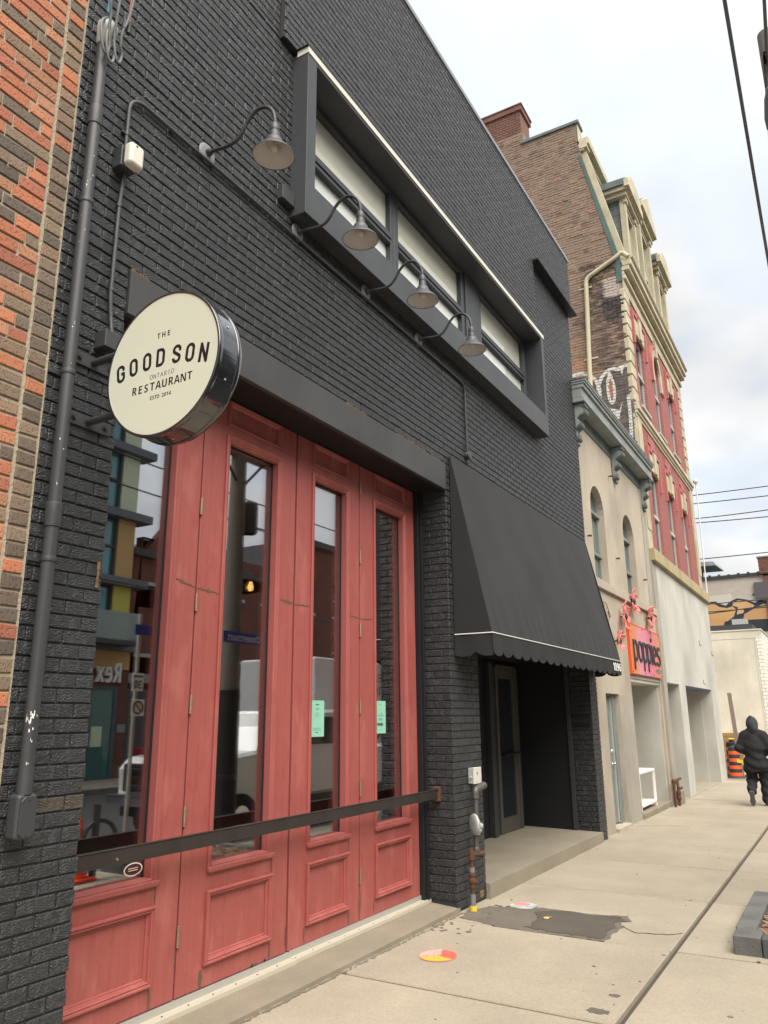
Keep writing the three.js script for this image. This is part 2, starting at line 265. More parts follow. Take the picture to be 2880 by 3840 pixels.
mat('sole', col(0.10, 0.10, 0.10), { roughness: 0.9 });
mat('skin', col(0.45, 0.27, 0.19), { roughness: 0.6 });
mat('granite', col(0.17, 0.17, 0.165), { roughness: 0.85, bumpMap: tRough, bumpScale: 0.004, map: rep(tBlotch, 0.5) });
mat('graniteDark', col(0.085, 0.093, 0.1), { roughness: 0.85, bumpMap: tRough, bumpScale: 0.004 });
mat('mulch', col(0.2, 0.115, 0.07), { roughness: 0.95 });
mat('road', col(0.075, 0.073, 0.07), { roughness: 0.95, bumpMap: rep(tConcB, 0.4), bumpScale: 0.004 });
mat('cityBrick', col(0.19, 0.075, 0.06), { roughness: 0.9, map: rep(tBlotch, 2) });
mat('cityDark', col(0.06, 0.062, 0.066), { roughness: 0.7 });
mat('tan', col(0.55, 0.36, 0.15), { roughness: 0.8 });
mat('lime', col(0.6, 0.57, 0.12), { roughness: 0.7 });
mat('paleGreen', col(0.58, 0.66, 0.48), { roughness: 0.8 });
mat('poleWood', col(0.17, 0.15, 0.125), { roughness: 0.95, bumpMap: tBrush, bumpScale: 0.006 });
mat('truckBlack', col(0.012, 0.012, 0.014), { roughness: 0.35 });
mat('truckWhite', col(0.72, 0.72, 0.72), { roughness: 0.3, clearcoat: 0.6 });
mat('chrome', col(0.7, 0.71, 0.73), { roughness: 0.15, metalness: 1 });
mat('tyre', col(0.02, 0.02, 0.02), { roughness: 0.9 });
mat('signBlue', col(0.02, 0.05, 0.3), { roughness: 0.5 });
mat('coneOrange', col(0.85, 0.08, 0.02), { roughness: 0.5 });

const gy = (x) => -0.006 * (x - 5);                                       // the street falls gently away
const fontBold = await new FontLoader().loadAsync('fonts/droid/droid_sans_bold.typeface.json');
const fontSans = await new FontLoader().loadAsync('fonts/droid/droid_sans_regular.typeface.json');
const fontSerif = await new FontLoader().loadAsync('fonts/droid/droid_serif_bold.typeface.json');
function text(s, font, width, height, depth) {                               // lower left at the origin, stretched to width x height
  const g = new TextGeometry(s, { font, size: 1, depth: 1, curveSegments: 4, bevelEnabled: false }); g.computeBoundingBox(); const b = g.boundingBox;
  g.translate(-b.min.x, -b.min.y, 0); g.scale(width / (b.max.x - b.min.x), height / (b.max.y - b.min.y), depth); g.computeVertexNormals(); return plain(g);
}

// ------------------------------------------------------------------ bricks
// One brick: a box proud of the wall by d, with a small chamfer; origin at its lower left back corner, facing +z.
function brickGeo(w, h, d, tint, ou, ov, jit, rand, uvFn) {
  const b = Math.min(0.004, d * 0.5), j = () => (rand() - 0.5) * jit, P = [];
  const bl = [j(), j()], br = [w + j(), j()], tr = [w + j(), h + j()], tl = [j(), h + j()], dd = d + j() * 0.6;
  const A = [[bl, 0], [br, 0], [tr, 0], [tl, 0]].map(([p]) => [p[0], p[1], -0.004]), B = [bl, br, tr, tl].map((p) => [p[0], p[1], dd - b]);
  const C = [[bl[0] + b, bl[1] + b, dd], [br[0] - b, br[1] + b, dd], [tr[0] - b, tr[1] - b, dd], [tl[0] + b, tl[1] - b, dd]], pos = [], uv = [], colr = [];
  const quad = (a, c, e, f) => { for (const p of [a, c, e, a, e, f]) { pos.push(...p); const q = uvFn ? uvFn(p[0], p[1]) : [p[0] + ou + p[2] * 0.3, p[1] + ov + p[2]]; uv.push(...q); colr.push(...tint); } };
  quad(C[0], C[1], C[2], C[3]);
  for (let k = 0; k < 4; k++) { const n = (k + 1) % 4; quad(B[k], B[n], C[n], C[k]); quad(A[k], A[n], B[n], B[k]); }
  const g = new THREE.BufferGeometry(); g.setAttribute('position', new THREE.Float32BufferAttribute(pos, 3)); g.setAttribute('uv', new THREE.Float32BufferAttribute(uv, 2)); g.setAttribute('color', new THREE.Float32BufferAttribute(colr, 3)); g.computeVertexNormals(); return g;
}
// Lays courses in rectangles; returns bricks {u, v, w, h} in wall coordinates, clipped to each rectangle.
function layCourses(rects, { len, course, u0, v0, gap, half = 0.5 }) {
  const out = [];
  for (const [a, b, c, d] of rects) for (let i = Math.floor((c - v0) / course); v0 + i * course < d; i++) {
    const y0 = Math.max(c, v0 + i * course + gap / 2), y1 = Math.min(d, v0 + (i + 1) * course - gap / 2); if (y1 - y0 < 0.015) continue;
    const sh = (i & 1 ? half : 0) * len;
    for (let k = Math.floor((a - u0 - sh) / len) - 1; u0 + sh + k * len < b; k++) {
      const x0 = Math.max(a, u0 + sh + k * len + gap / 2), x1 = Math.min(b, u0 + sh + (k + 1) * len - gap / 2); if (x1 - x0 < 0.025) continue;
      out.push({ u: x0, v: y0, w: x1 - x0, h: y1 - y0, i, k });
    }
  }
  return out;
}
const ndc = V(0, 0, 0);
function seenSize(p, n, w, h) {                                            // rough size in the picture of a patch at p facing n
  ndc.copy(p).project(camera); if (Math.abs(ndc.x) > 1.02 || Math.abs(ndc.y) > 1.02 || ndc.z > 1) return 0;
  const v = camera.position.clone().sub(p), d = v.length(), c = v.dot(n) / d; return c <= 0 ? 0 : (w * h * c) / (d * d);
}
// Builds bricks as parts of parent: the 300 that show largest singly, the rest as one part.
function buildBricks(parent, list, material, { most = 300, hidden = () => false, uvFn, bulk = 'brickwork', d = 0.012, jit = 0.003, seed = 1 }) {
  const rand = rng(seed), b = baseOf.get(parent), cache = new Map();
  for (const q of list) { q.n = V(0, 0, 1).applyAxisAngle(V(0, 1, 0), q.ry); q.p = q.at.clone().add(V(q.w / 2, q.h / 2, 0).applyAxisAngle(V(0, 1, 0), q.ry)); q.s = hidden(q) ? 0 : seenSize(q.p, q.n, q.w, q.h); }
  const order = [...list].sort((p, q) => q.s - p.s), rest = [];
  order.forEach((q, n) => {
    const single = n < most && q.s > 0, key = uvFn ? null : [Math.round(q.w * 300), Math.round(q.h * 300), q.tone, Math.floor(rand() * 4)].join();
    let g = single && key ? cache.get(key) : null;
    if (!g) { g = brickGeo(q.w, q.h, q.d ?? d, q.tint, rand() * 0.35, rand() * 0.2, jit, rand, uvFn && ((x, y) => uvFn(q, x, y))); if (single && key) cache.set(key, g); }
    if (single) { const m = finish(new THREE.Mesh(g, material)); m.name = 'brick'; m.position.copy(q.at).sub(b); m.rotation.y = q.ry; parent.add(m); } else { const k = single && key ? g.clone() : g; k.rotateY(q.ry); k.translate(q.at.x - b.x, q.at.y - b.y, q.at.z - b.z); rest.push(k); }
  });
  if (rest.length) { const m = finish(new THREE.Mesh(mergeGeometries(rest), material)); m.name = bulk; m.userData.kind = 'stuff'; parent.add(m); }
}

// ------------------------------------------------------------------ ground, road, pavement
function groundBox(x0, x1, z0, z1, top, thick) { const a = gy(x0) + top, b = gy(x1) + top; return hexa([[x0, a - thick, z1], [x1, b - thick, z1], [x1, b - thick, z0], [x0, a - thick, z0], [x0, a, z1], [x1, b, z1], [x1, b, z0], [x0, a, z0]]); }
const gUV = (g) => boxUV(g);
tag(solo('ground', gUV(groundBox(-300, 300, -300, 300, -0.42, 0.2)), M.road, null, null, [0, -0.5, 0]), null, null, null, 'structure');
tag(solo('road', gUV(groundBox(-60, 120, 3.9, 13.2, -0.14, 0.2)), M.road, null, null, [20, -0.2, 8]), null, null, null, 'structure');
tag(solo('side_road', gUV(groundBox(25.9, 37.6, -80, 3.9, -0.012, 0.3)), M.concreteB, null, null, [31, -0.2, -10]), null, null, null, 'structure');
tag(solo('kerb', [gUV(groundBox(-20, 60, 3.75, 3.9, 0.0, 0.35)), gUV(groundBox(-20, 60, 13.2, 13.35, 0.0, 0.35))], M.granite, null, null, [0, 0, 3.8]), null, null, null, 'structure');
tag(solo('far_pavement', gUV(groundBox(-40, 60, 13.35, 17, 0, 0.35)), M.concreteB, null, null, [10, 0, 15]), null, null, null, 'structure');
{
  const pv = setting('pavement', [7, gy(7), 1.9]);
  part(pv, 'bed', gUV(groundBox(-10, 26, -1.4, 3.75, -0.035, 0.4)), M.joint);
  const xs = [-10, -6, -2.1, -0.4, 1.3, 3.15, 4.97, 6.66, 8.5, 10.3, 11.98, 13.7, 15.4, 17.1, 18.8, 20.5, 22.2, 23.9, 25.9], mats = [M.concrete, M.concreteB, M.concreteC], r = rng(77);
  const slab = (x0, x1, z0, z1, w0, w1) => {
    const g0 = 0.016, h = (r() - 0.5) * 0.006, a = gy(x0) + h, b = gy(x1) + h, e = 0.009, t = 0.1, o = r() * 9;
    const lo = (y, k) => [[x0 + g0 + w0[0] * k, a - y, z1], [x1 - g0 + w1[0] * k, b - y, z1], [x1 - g0 + w1[1] * k, b - y, z0], [x0 + g0 + w0[1] * k, a - y, z0]];
    const B = lo(t, 1), C = lo(e, 1), T = lo(0, 1).map((p, k) => [p[0] + (k === 0 || k === 3 ? e : -e), p[1], p[2] + (k < 2 ? -e : e)]), q = [[T[0], T[1], T[2], T[3]]];
    for (let k = 0; k < 4; k++) { const n = (k + 1) % 4; q.push([C[k], C[n], T[n], T[k]], [B[k], B[n], C[n], C[k]]); }
    part(pv, 'slab', boxUV(quads(q), o), mats[Math.floor(r() * 3)]);
  };
  for (let i = 0; i + 1 < xs.length; i++) { slab(xs[i], xs[i + 1], -1.3, 1.9, [-0.02, 0.06], [-0.02, 0.06]); slab(xs[i], xs[i + 1], 1.945, 3.74, [-0.02, -0.02], [-0.02, -0.02]); }
  // an asphalt repair let into the slabs, cracks and spots
  const flat = (pts, dy) => { const s = slabY(pts, 0, 0.003); const p = s.attributes.position; for (let i = 0; i < p.count; i++) p.setY(i, p.getY(i) + gy(p.getX(i)) + dy - 0.002); return s; };
  const rough = (pts, amp, seed) => { const q = rng(seed), o = []; pts.forEach((a, i) => { const b = pts[(i + 1) % pts.length], n = Math.max(1, Math.round(Math.hypot(b[0] - a[0], b[1] - a[1]) / 0.035)); for (let k = 0; k < n; k++) { const t = k / n; o.push([a[0] + (b[0] - a[0]) * t + (q() - 0.5) * amp, a[1] + (b[1] - a[1]) * t + (q() - 0.5) * amp]); } }); return o; };
  part(pv, 'repair_patch', flat(rough([[6.80, 0.10], [6.66, 0.5], [6.64, 0.9], [6.64, 1.4], [7.18, 1.42], [7.30, 1.36], [7.36, 1.45], [7.55, 1.36], [7.47, 1.10], [7.5, 0.62], [7.36, 0.33], [7.31, 0.15], [7.05, 0.05]], 0.03, 4), 0.002), M.patchGrey, 'grey asphalt repair patch by the gas pipe');
  part(pv, 'repair_patch', flat(rough([[6.75, 0.72], [6.70, 1.0], [6.70, 1.36], [7.14, 1.37], [7.28, 1.32], [7.34, 1.4], [7.50, 1.33], [7.42, 1.08], [7.45, 0.75], [7.3, 0.6], [7.1, 0.72]], 0.045, 6), 0.006), M.asphalt, 'dark asphalt layer on the repair patch');
  const blot = (x, z, rx, rz, seed, m) => { const q = rng(seed), pts = []; for (let i = 0; i < 22; i++) { const a = (i / 22) * 2 * Math.PI, k = 0.72 + 0.5 * q(); pts.push([x + Math.cos(a) * rx * k, z + Math.sin(a) * rz * k]); } part(pv, 'stain', flat(pts, 0.0035), m); };
  blot(5.12, 1.77, 0.045, 0.065, 9, M.stain); blot(5.44, 1.79, 0.025, 0.035, 10, M.stain);
  const q = rng(500); for (let i = 0; i < 60; i++) { const x = 3.4 + q() * 17, z = 0.1 + q() * 3.2, s = 0.005 + q() * q() * 0.018; blot(x, z, s, s * (0.7 + q() * 0.6), 600 + i, q() < 0.6 ? M.gum : M.stain); }
  for (let i = 0; i < 34; i++) { const x = 6.2 + q() * 1.5, z = 0.02 + q() * 0.35, s = 0.008 + q() * 0.014; blot(x, z, s, s, 900 + i, M.stain); }
  const crack = (pts, w, seed) => { const k = rng(seed), L = [], Rr = []; for (let i = 0; i + 1 < pts.length; i++) for (let t = 0; t < 1; t += 0.2) { const x = pts[i][0] + (pts[i + 1][0] - pts[i][0]) * t + (k() - 0.5) * 0.02, z = pts[i][1] + (pts[i + 1][1] - pts[i][1]) * t + (k() - 0.5) * 0.02, ww = w * (0.4 + k()); L.push([x - ww, z]); Rr.unshift([x + ww, z]); } part(pv, 'crack', flat(L.concat(Rr), 0.003), M.joint); };
  crack([[7.18, 1.42], [7.02, 1.55], [7.06, 1.7], [7.1, 1.82], [7.2, 1.9]], 0.0035, 3); crack([[13.75, 0.08], [13.9, 0.3], [14.0, 0.6], [13.95, 0.9]], 0.006, 12);
}

// ------------------------------------------------------------------ orange brick building at the left edge
{
  const b = thing('brick_building', 'orange and brown brick building with pale mortar at the left edge', 'building', [0.8, 0, 0]);
  part(b, 'wall', box(-5, 2.262, -0.4, 9.2, -8, 0.012), M.mortar);
  const r = rng(11), list = [], C = 0.0757, y0 = 4.026 - 80 * C;
  const oranges = [[0.43, 0.165, 0.085], [0.39, 0.14, 0.075], [0.44, 0.19, 0.105], [0.35, 0.125, 0.075], [0.39, 0.185, 0.105]], browns = [[0.17, 0.125, 0.09], [0.14, 0.105, 0.078], [0.20, 0.145, 0.10], [0.11, 0.088, 0.07], [0.24, 0.16, 0.105]];
  for (let i = 20; i < 108; i++) {
    const y = y0 + i * C; let x = -1.4 + (i % 2 ? 0.11 : 0) + (i % 3) * 0.035;
    while (x < 2.128) {
      let w = Math.min((r() < 0.33 ? 0.11 : 0.218), 2.133 - x); if (2.133 - x - w < 0.07) w = 2.133 - x; if (w > 0.04) {
        const br = r() < (y > 3.2 ? 0.3 : 0.5), t = br ? browns[Math.floor(r() * 5)] : oranges[Math.floor(r() * 5)], k = 0.85 + r() * 0.3;
        list.push({ at: V(x + 0.006, y + 0.006 + (r() - 0.5) * 0.003, 0.012), ry: 0, w: w - 0.012, h: C - 0.013, tint: t.map((c) => c * k), tone: Math.floor(r() * 1000) });
      }
      x += w;
    }
    const br = r() < (y > 4.9 ? 0.55 : 0.94), t = br ? browns[Math.floor(r() * (y > 4 ? 5 : 4))] : oranges[Math.floor(r() * 5)], k = 0.8 + r() * 0.35;
    list.push({ at: V(2.149 + (r() - 0.5) * 0.004, y + 0.004 + (r() - 0.5) * 0.005, 0.012), ry: 0, w: 0.094 + r() * 0.006, h: C - 0.012, tint: t.map((c) => c * k), tone: Math.floor(r() * 1000) });
  }
  buildBricks(b, list, M.orangeBrick, { d: 0.009, jit: 0.006, seed: 5 });
}

// ------------------------------------------------------------------ black restaurant building
const rest = thing('restaurant_building', 'black painted brick restaurant with tall red folding doors', 'building', [7.2, 0, 0]);
{
  const P = (n, g, m, l) => part(rest, n, g, m, l);
  // masonry core with openings
  const core = [[2.262, 2.712, -0.4, 3.97], [2.262, 12.12, 4.25, 5.6], [2.262, 2.72, 3.97, 4.25], [6.92, 12.12, 3.97, 4.25], [6.955, 7.6, -0.4, 3.97], [7.6, 11.76, 2.52, 3.97], [11.76, 12.12, -0.4, 3.97], [2.262, 4.30, 5.6, 7.06], [10.02, 12.12, 5.6, 7.06], [2.262, 12.12, 7.06, 9.45]];
  P('wall', core.map(([a, c, d, e]) => box(a, c, d, e, -0.28, 0)), M.blackMortar);
  P('wall', [box(2.262, 2.30, -0.4, 9.4, -12, -0.28), box(12.08, 12.12, -0.4, 9.4, -12, -0.28), box(2.3, 12.08, -0.4, 9.4, -12, -11.9)], M.blackMortar);
  P('roof', box(2.3, 12.08, 9.0, 9.15, -11.9, -0.28), M.tar);
  P('upper_wall', [box(4.03, 10.2, 7.12, 9.5, 0, 0.05), box(10.2, 12.15, 8.47, 9.5, 0, 0.05)], M.blackMortar);
  P('coping', [box(2.20, 12.2, 9.45, 9.53, -0.34, -0.002, 0.008), box(4.0, 12.2, 9.505, 9.575, -0.3, 0.075, 0.008)], M.leadGrey, 'thin grey metal coping along the parapet');
  P('ledge_board', box(10.18, 12.2, 8.435, 8.47, 0.0, 0.15, 0.005), M.blackSmooth);
  // bricks
  const list = [], r = rng(21), L = 0.205, C = 0.071, gap = 0.0085, u0 = 2.7155 - 20 * L, v0 = 1.636 - 30 * C;
  const tint = () => { const k = 0.85 + r() * 0.3; return [0.0375 * k, 0.041 * k, 0.0445 * k]; };
  const lay = (rects, z, opt = {}) => { for (const q of layCourses(rects, { len: L, course: C, u0, v0, gap, ...opt })) list.push({ at: V(q.u, q.v, z), ry: 0, w: q.w, h: q.h, tint: q.u > 2.35 && q.u < 2.62 && q.v > 1.26 && q.v < 1.33 ? [0.085, 0.07, 0.055] : tint(), tone: q.u > 2.35 && q.u < 2.62 && q.v > 1.26 && q.v < 1.33 ? 99 : Math.floor(r() * 3) }); };
  lay([[2.268, 2.718, -0.1, 4.25], [2.268, 6.94, 4.255, 5.6], [6.94, 12.125, 3.97, 5.6], [6.944, 7.602, 0.0, 3.97], [7.602, 11.75, 2.5, 3.97], [11.75, 12.125, -0.06, 3.97], [2.268, 4.24, 5.6, 7.12], [10.08, 12.125, 5.6, 8.47], [2.268, 4.025, 7.12, 9.44]], 0);
  lay([[4.028, 10.2, 7.118, 9.5], [10.2, 12.16, 8.475, 9.5]], 0.05);
  const turn = (x, z0, z1, y0, y1) => { // a face towards -x, laid from z0 (front) back to z1
    for (const q of layCourses([[0, z0 - z1, y0, y1]], { len: L, course: C, u0: 0.1025, v0, gap })) list.push({ at: V(x, q.v, z1 + q.u), ry: -Math.PI / 2, w: q.w, h: q.h, tint: tint(), tone: Math.floor(r() * 3) });
  };
  turn(6.955, 0.004, -0.285, 0.06, 3.97); turn(11.76, 0.004, -0.335, 0.1, 2.5);
  const hid = (q) => (q.ry === 0 && q.at.z < 0.01 && q.p.x > 7.05 && q.p.y > 2.45 && q.p.y < 4.35 && q.p.y < 4.37 - (q.p.x - 7.03) * 0.0) || (q.p.x > 7.6 && q.p.x < 11.9 && q.p.y > 2.2 && q.p.y < 4.4);
  buildBricks(rest, list, M.blackBrick, { hidden: hid, d: 0.0095, jit: 0.0035, seed: 8 });
  for (const [x, z, y, w] of [[7.49, 0.012, 0.045, 0.09]]) P('bare_brick', box(x - w / 2, x + w / 2, y - 0.03, y + 0.035, -0.02, z, 0.004), M.wood, 'bare tan brick at the foot of the pier');
  // lintel: two boards, with bare foam showing along the top
  P('lintel_board', box(2.725, 5.50, 3.968, 4.25, -0.02, 0.022, 0.003), M.beam); P('lintel_board', box(5.503, 6.935, 3.968, 4.25, -0.02, 0.022, 0.003), M.beam);
  P('soffit', box(2.715, 6.95, 3.975, 3.99, -0.5, -0.02), M.blackSmooth);
  { const q = rng(5), g = []; for (const [a, c] of [[2.73, 2.86], [5.05, 5.35], [5.9, 6.5], [6.62, 6.8]]) for (let x = a; x < c; x += 0.02) g.push(box(x, x + 0.024, 4.248, 4.254 + q() * 0.013, 0.0, 0.012 + q() * 0.01)); const f = P('foam_strip', g, M.wood, 'bare tan foam showing above the lintel'); f.userData.kind = 'stuff'; }
  // door frame, threshold, ledge
  P('door_frame', box(6.865, 6.95, 0.06, 3.975, -0.42, -0.285, 0.004), M.blackSmooth); P('door_stop', box(6.90, 6.93, 0.06, 3.975, -0.285, -0.262, 0.004), M.blackSmooth); P('door_frame', box(2.66, 2.73, 0.06, 3.975, -0.42, -0.3, 0.004), M.blackSmooth);
  P('threshold', [box(2.72, 4.87, 0.045, 0.075, -0.335, -0.255, 0.003), box(4.873, 6.95, 0.047, 0.077, -0.335, -0.26, 0.003)], M.aluminium, 'dented aluminium threshold strip');
  P('threshold', [box(2.72, 4.87, 0.07, 0.112, -0.36, -0.318, 0.003), box(4.873, 6.9, 0.074, 0.116, -0.36, -0.322, 0.003)], M.galvanised);
  { const g = []; for (let x = 3.0; x < 6.9; x += 0.21) g.push(cyl([x, 0.07, -0.285], [x, 0.0785, -0.285], 0.006, 0.005, 8)); P('screw', g, M.steel).userData.kind = 'stuff'; }
  const led = [[2.1, -0.2], [7.25, -0.2]]; P('ledge', boxUV(hexa([[2.1, -0.2, 0.04], [6.98, -0.2, 0.03], [6.98, -0.2, -0.36], [2.1, -0.2, -0.36], [2.1, 0.03, 0.025], [6.98, 0.026, 0.015], [6.98, 0.055, -0.36], [2.1, 0.055, -0.36]])), M.ledge);
  { const q = rng(44), g = []; for (let x = 2.2; x < 6.95; x += 0.035) { const s = 0.006 + q() * 0.014; const k = new THREE.DodecahedronGeometry(s, 0); k.scale(1.5, 0.6, 1); k.translate(x, gy(x) + 0.003, 0.045 + (q() - 0.5) * 0.02); g.push(k); } P('rubble', g, M.ledge).userData.kind = 'stuff'; }
  // room behind the doors
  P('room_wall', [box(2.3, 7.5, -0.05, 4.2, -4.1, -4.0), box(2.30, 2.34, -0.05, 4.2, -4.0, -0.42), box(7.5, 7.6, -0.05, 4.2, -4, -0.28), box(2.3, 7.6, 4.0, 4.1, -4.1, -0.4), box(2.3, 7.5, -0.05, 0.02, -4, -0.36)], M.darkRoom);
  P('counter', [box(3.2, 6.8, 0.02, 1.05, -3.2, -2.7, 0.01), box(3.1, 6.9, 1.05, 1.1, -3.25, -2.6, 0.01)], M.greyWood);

  // four folding red door leaves
  const Z = -0.33, leaf = (x0, x1, ox0, ox1, hingeX, n) => {
    const d = sub(rest, 'door'), t = 0.045, y0 = 0.118, y1 = 3.972, W = [ox0 + 0.045, ox1 - 0.045, 0.80, 3.645], Bp = [ox0 + 0.05, ox1 - 0.05, 0.29, 0.61], Tp = [ox0 + 0.04, ox1 - 0.04, 3.80, 3.94];
    part(d, 'frame', slabZ(rect(x0 + 0.004, x1 - 0.004, y0, y1), Z - t, Z, [rect(...W), rect(...Bp), rect(...Tp)], 0.003), M.redPaint);
    part(d, 'panel', box(Bp[0] - 0.01, Bp[1] + 0.01, Bp[2] - 0.01, Bp[3] + 0.01, Z - 0.035, Z - 0.014), M.redPaint); part(d, 'panel', box(Tp[0] - 0.01, Tp[1] + 0.01, Tp[2] - 0.01, Tp[3] + 0.01, Z - 0.035, Z - 0.014), M.redPaint);
    const prof = [[0, 0], [0, 0.02], [0.005, 0.029], [0.013, 0.029], [0.019, 0.019], [0.0215, 0.019], [0.026, 0.023], [0.032, 0.018], [0.036, 0.004], [0.052, -0.014]];
    part(d, 'moulding', rectMould(ox0, ox1, 0.24, 0.66, Z, prof), M.redPaint);
    part(d, 'moulding', rectMould(ox0 + 0.01, ox1 - 0.01, 3.77, 3.965, Z, prof.map(([i, h]) => [i * 0.75, h * 0.6])), M.redPaint);
    part(d, 'moulding', rectMould(ox0, ox1, 0.765, 3.70, Z, [[0, 0], [0, 0.014], [0.008, 0.02], [0.022, 0.018], [0.028, 0.01], [0.036, 0.012], [0.045, 0.002], [0.046, -0.06]]), M.redPaint);
    part(d, 'sill', box(ox0 - 0.004, ox1 + 0.008, 0.762, 0.798, Z, Z + 0.034, 0.012), M.redPaint);
    for (const k of [0, 0.018]) part(d, 'pane', box(W[0] - 0.006, W[1] + 0.006, W[2] - 0.006, W[3] + 0.006, Z - 0.062 - k, Z - 0.056 - k), k ? M.glass : M.coatedGlass);
    part(d, 'glazing_bead', rectMould(W[0] - 0.012, W[1] + 0.012, W[2] - 0.012, W[3] + 0.012, Z - 0.056, [[0, 0.005], [0.01, 0.006], [0.022, 0.004], [0.022, -0.02]]), M.blackSmooth);
    part(d, 'back_frame', slabZ(rect(x0 + 0.006, x1 - 0.006, y0 + 0.002, y1 - 0.002), Z - 0.10, Z - 0.064, [rect(W[0] + 0.005, W[1] - 0.005, W[2], W[3])]), M.blackSmooth);
    if (hingeX) for (const y of [3.75, 3.10, 2.445, 1.79, 1.12, 0.45]) { const h = [cyl([hingeX, y - 0.058, Z + 0.008], [hingeX, y + 0.058, Z + 0.008], 0.0105, 0.0105, 10)]; for (let k = -1; k < 2; k++) h.push(cyl([hingeX, y + k * 0.038 - 0.002, Z + 0.008], [hingeX, y + k * 0.038 + 0.002, Z + 0.008], 0.0118, 0.0118, 10)); part(d, 'hinge', h, M.brass); }
    return d;
  };
  const d1 = leaf(2.74, 3.7595, 2.80, 3.56, 3.762, 1), d2 = leaf(3.7645, 4.834, 3.985, 4.64, 0, 2), d3 = leaf(4.85, 5.8045, 5.05, 5.63, 5.808, 3), d4 = leaf(5.8115, 6.86, 6.04, 6.67, 0, 4);
  d1.userData.label = 'leftmost red door leaf behind the round sign'; d4.userData.label = 'rightmost red door leaf beside the pier';
  // splits and rot in the stiles
  const chip = (d, pts, m = M.bareWood) => part(d, 'crack', slabZ(pts, Z - 0.001, Z + 0.0018), m);
  const split = (d, x0, x1, ya, yb, seed, fat) => { const q = rng(seed), up = [], dn = [], n = 12; for (let i = 0; i <= n; i++) { const t = i / n, x = x0 + (x1 - x0) * t, y = ya + (yb - ya) * t + (q() - 0.5) * 0.008, w = 0.003 + 1.3 * fat * Math.max(0, Math.sin(t * Math.PI)) * q(); up.push([x, y + w]); dn.unshift([x, y - w]); } chip(d, dn.reverse().concat(up.reverse())); };
  split(d1, 3.565, 3.755, 2.575, 2.545, 1, 0.008); split(d2, 3.77, 3.98, 2.54, 2.53, 2, 0.012); split(d2, 4.65, 4.83, 2.575, 2.565, 3, 0.012); split(d3, 4.855, 5.045, 2.56, 2.565, 4, 0.004); split(d3, 5.635, 5.80, 2.56, 2.545, 5, 0.003); split(d4, 5.815, 6.03, 2.545, 2.56, 6, 0.004);
  const rot = (d, x, y, w, h, seed) => { const q = rng(seed), pts = []; for (let i = 0; i < 12; i++) { const a = (i / 12) * 2 * Math.PI, k = 0.65 + q() * 0.6; pts.push([x + Math.cos(a) * w * k, y + Math.sin(a) * h * k]); } part(d, 'rot', slabZ(pts, Z - 0.001, Z + 0.002), M.bareWood); };
  rot(d1, 3.563, 0.71, 0.006, 0.045, 1); rot(d1, 3.565, 0.17, 0.012, 0.05, 2); rot(d1, 3.752, 0.33, 0.005, 0.07, 3); rot(d2, 3.975, 0.18, 0.018, 0.055, 4); rot(d2, 4.645, 0.705, 0.007, 0.04, 5); rot(d2, 4.645, 0.18, 0.012, 0.05, 6); rot(d2, 4.82, 0.22, 0.007, 0.06, 7); rot(d3, 5.045, 0.18, 0.011, 0.055, 8); rot(d3, 5.64, 0.17, 0.007, 0.05, 9); rot(d3, 5.64, 0.70, 0.005, 0.04, 10); rot(d3, 5.795, 0.2, 0.006, 0.06, 11); rot(d4, 6.03, 0.19, 0.009, 0.05, 12); rot(d4, 5.825, 0.28, 0.005, 0.09, 13);
  { const q = rng(90); for (let i = 0; i < 7; i++) { const x = 4.45 + q() * q() * 0.5, s = 0.004 + q() * 0.009; part(x < 4.835 ? d2 : d3, 'rot', slabZ([[x, 0.119], [x + s * 2, 0.119], [x + s * 1.4, 0.119 + s * 1.6], [x + s * 0.4, 0.119 + s]], Z - 0.001, Z + 0.0016), M.darkRoom); } }

  // window box over the doors
  P('window_box', [box(4.22, 4.345, 5.53, 7.06, -0.1, 0.16, 0.003)], M.frameGrey, 'left upright of the window box');
  P('window_box', box(4.345, 10.02, 5.535, 5.83, -0.1, 0.158, 0.003), M.frameGrey, 'bottom board of the window box');
  P('window_box', box(10.012, 10.11, 5.53, 7.06, -0.1, 0.16, 0.003), M.frameGrey, 'right upright of the window box');
  P('window_box', [box(4.22, 10.11, 7.03, 7.09, -0.1, 0.157, 0.003)], M.frameGrey, 'top board of the window box');
  P('flashing', [box(4.215, 8.05, 7.062, 7.122, 0.05, 0.166), box(8.055, 10.13, 7.062, 7.122, 0.05, 0.166)], M.offWhite, 'pale flashing strip along the top of the window box');
  P('flashing', box(4.20, 10.12, 7.123, 7.13, -0.01, 0.17), M.blackSmooth);
  P('bracket', box(4.06, 4.215, 5.60, 5.72, 0, 0.06, 0.004), M.blackPaint, 'wood block beside the window box');
  const wn = (a, c, pair) => {
    const w = sub(rest, 'window'), z = -0.10;
    part(w, 'frame', slabZ(rect(a - 0.08, c + 0.08, 6.0, 7.03), z - 0.06, z + 0.012, [rect(a, c, 6.50, 6.97), rect(a, c, 6.06, 6.375)], 0.003), M.frameGrey);
    part(w, 'rail', [box(a, c, 6.42, 6.455, z + 0.012, z + 0.024, 0.003)], M.frameGrey);
    for (const [y0, y1] of [[6.50, 6.97], [6.06, 6.375]]) part(w, 'pane', box(a - 0.004, c + 0.004, y0 - 0.004, y1 + 0.004, z - 0.03, z - 0.025), M.clearGlass);
    part(w, 'blind', box(a - 0.02, c + 0.02, 6.46, 7.0, z - 0.056, z - 0.048), M.creamBlind); part(w, 'blind', box(a - 0.02, c + 0.02, 6.02, 6.44, z - 0.056, z - 0.048), M.whiteBlind);
  };
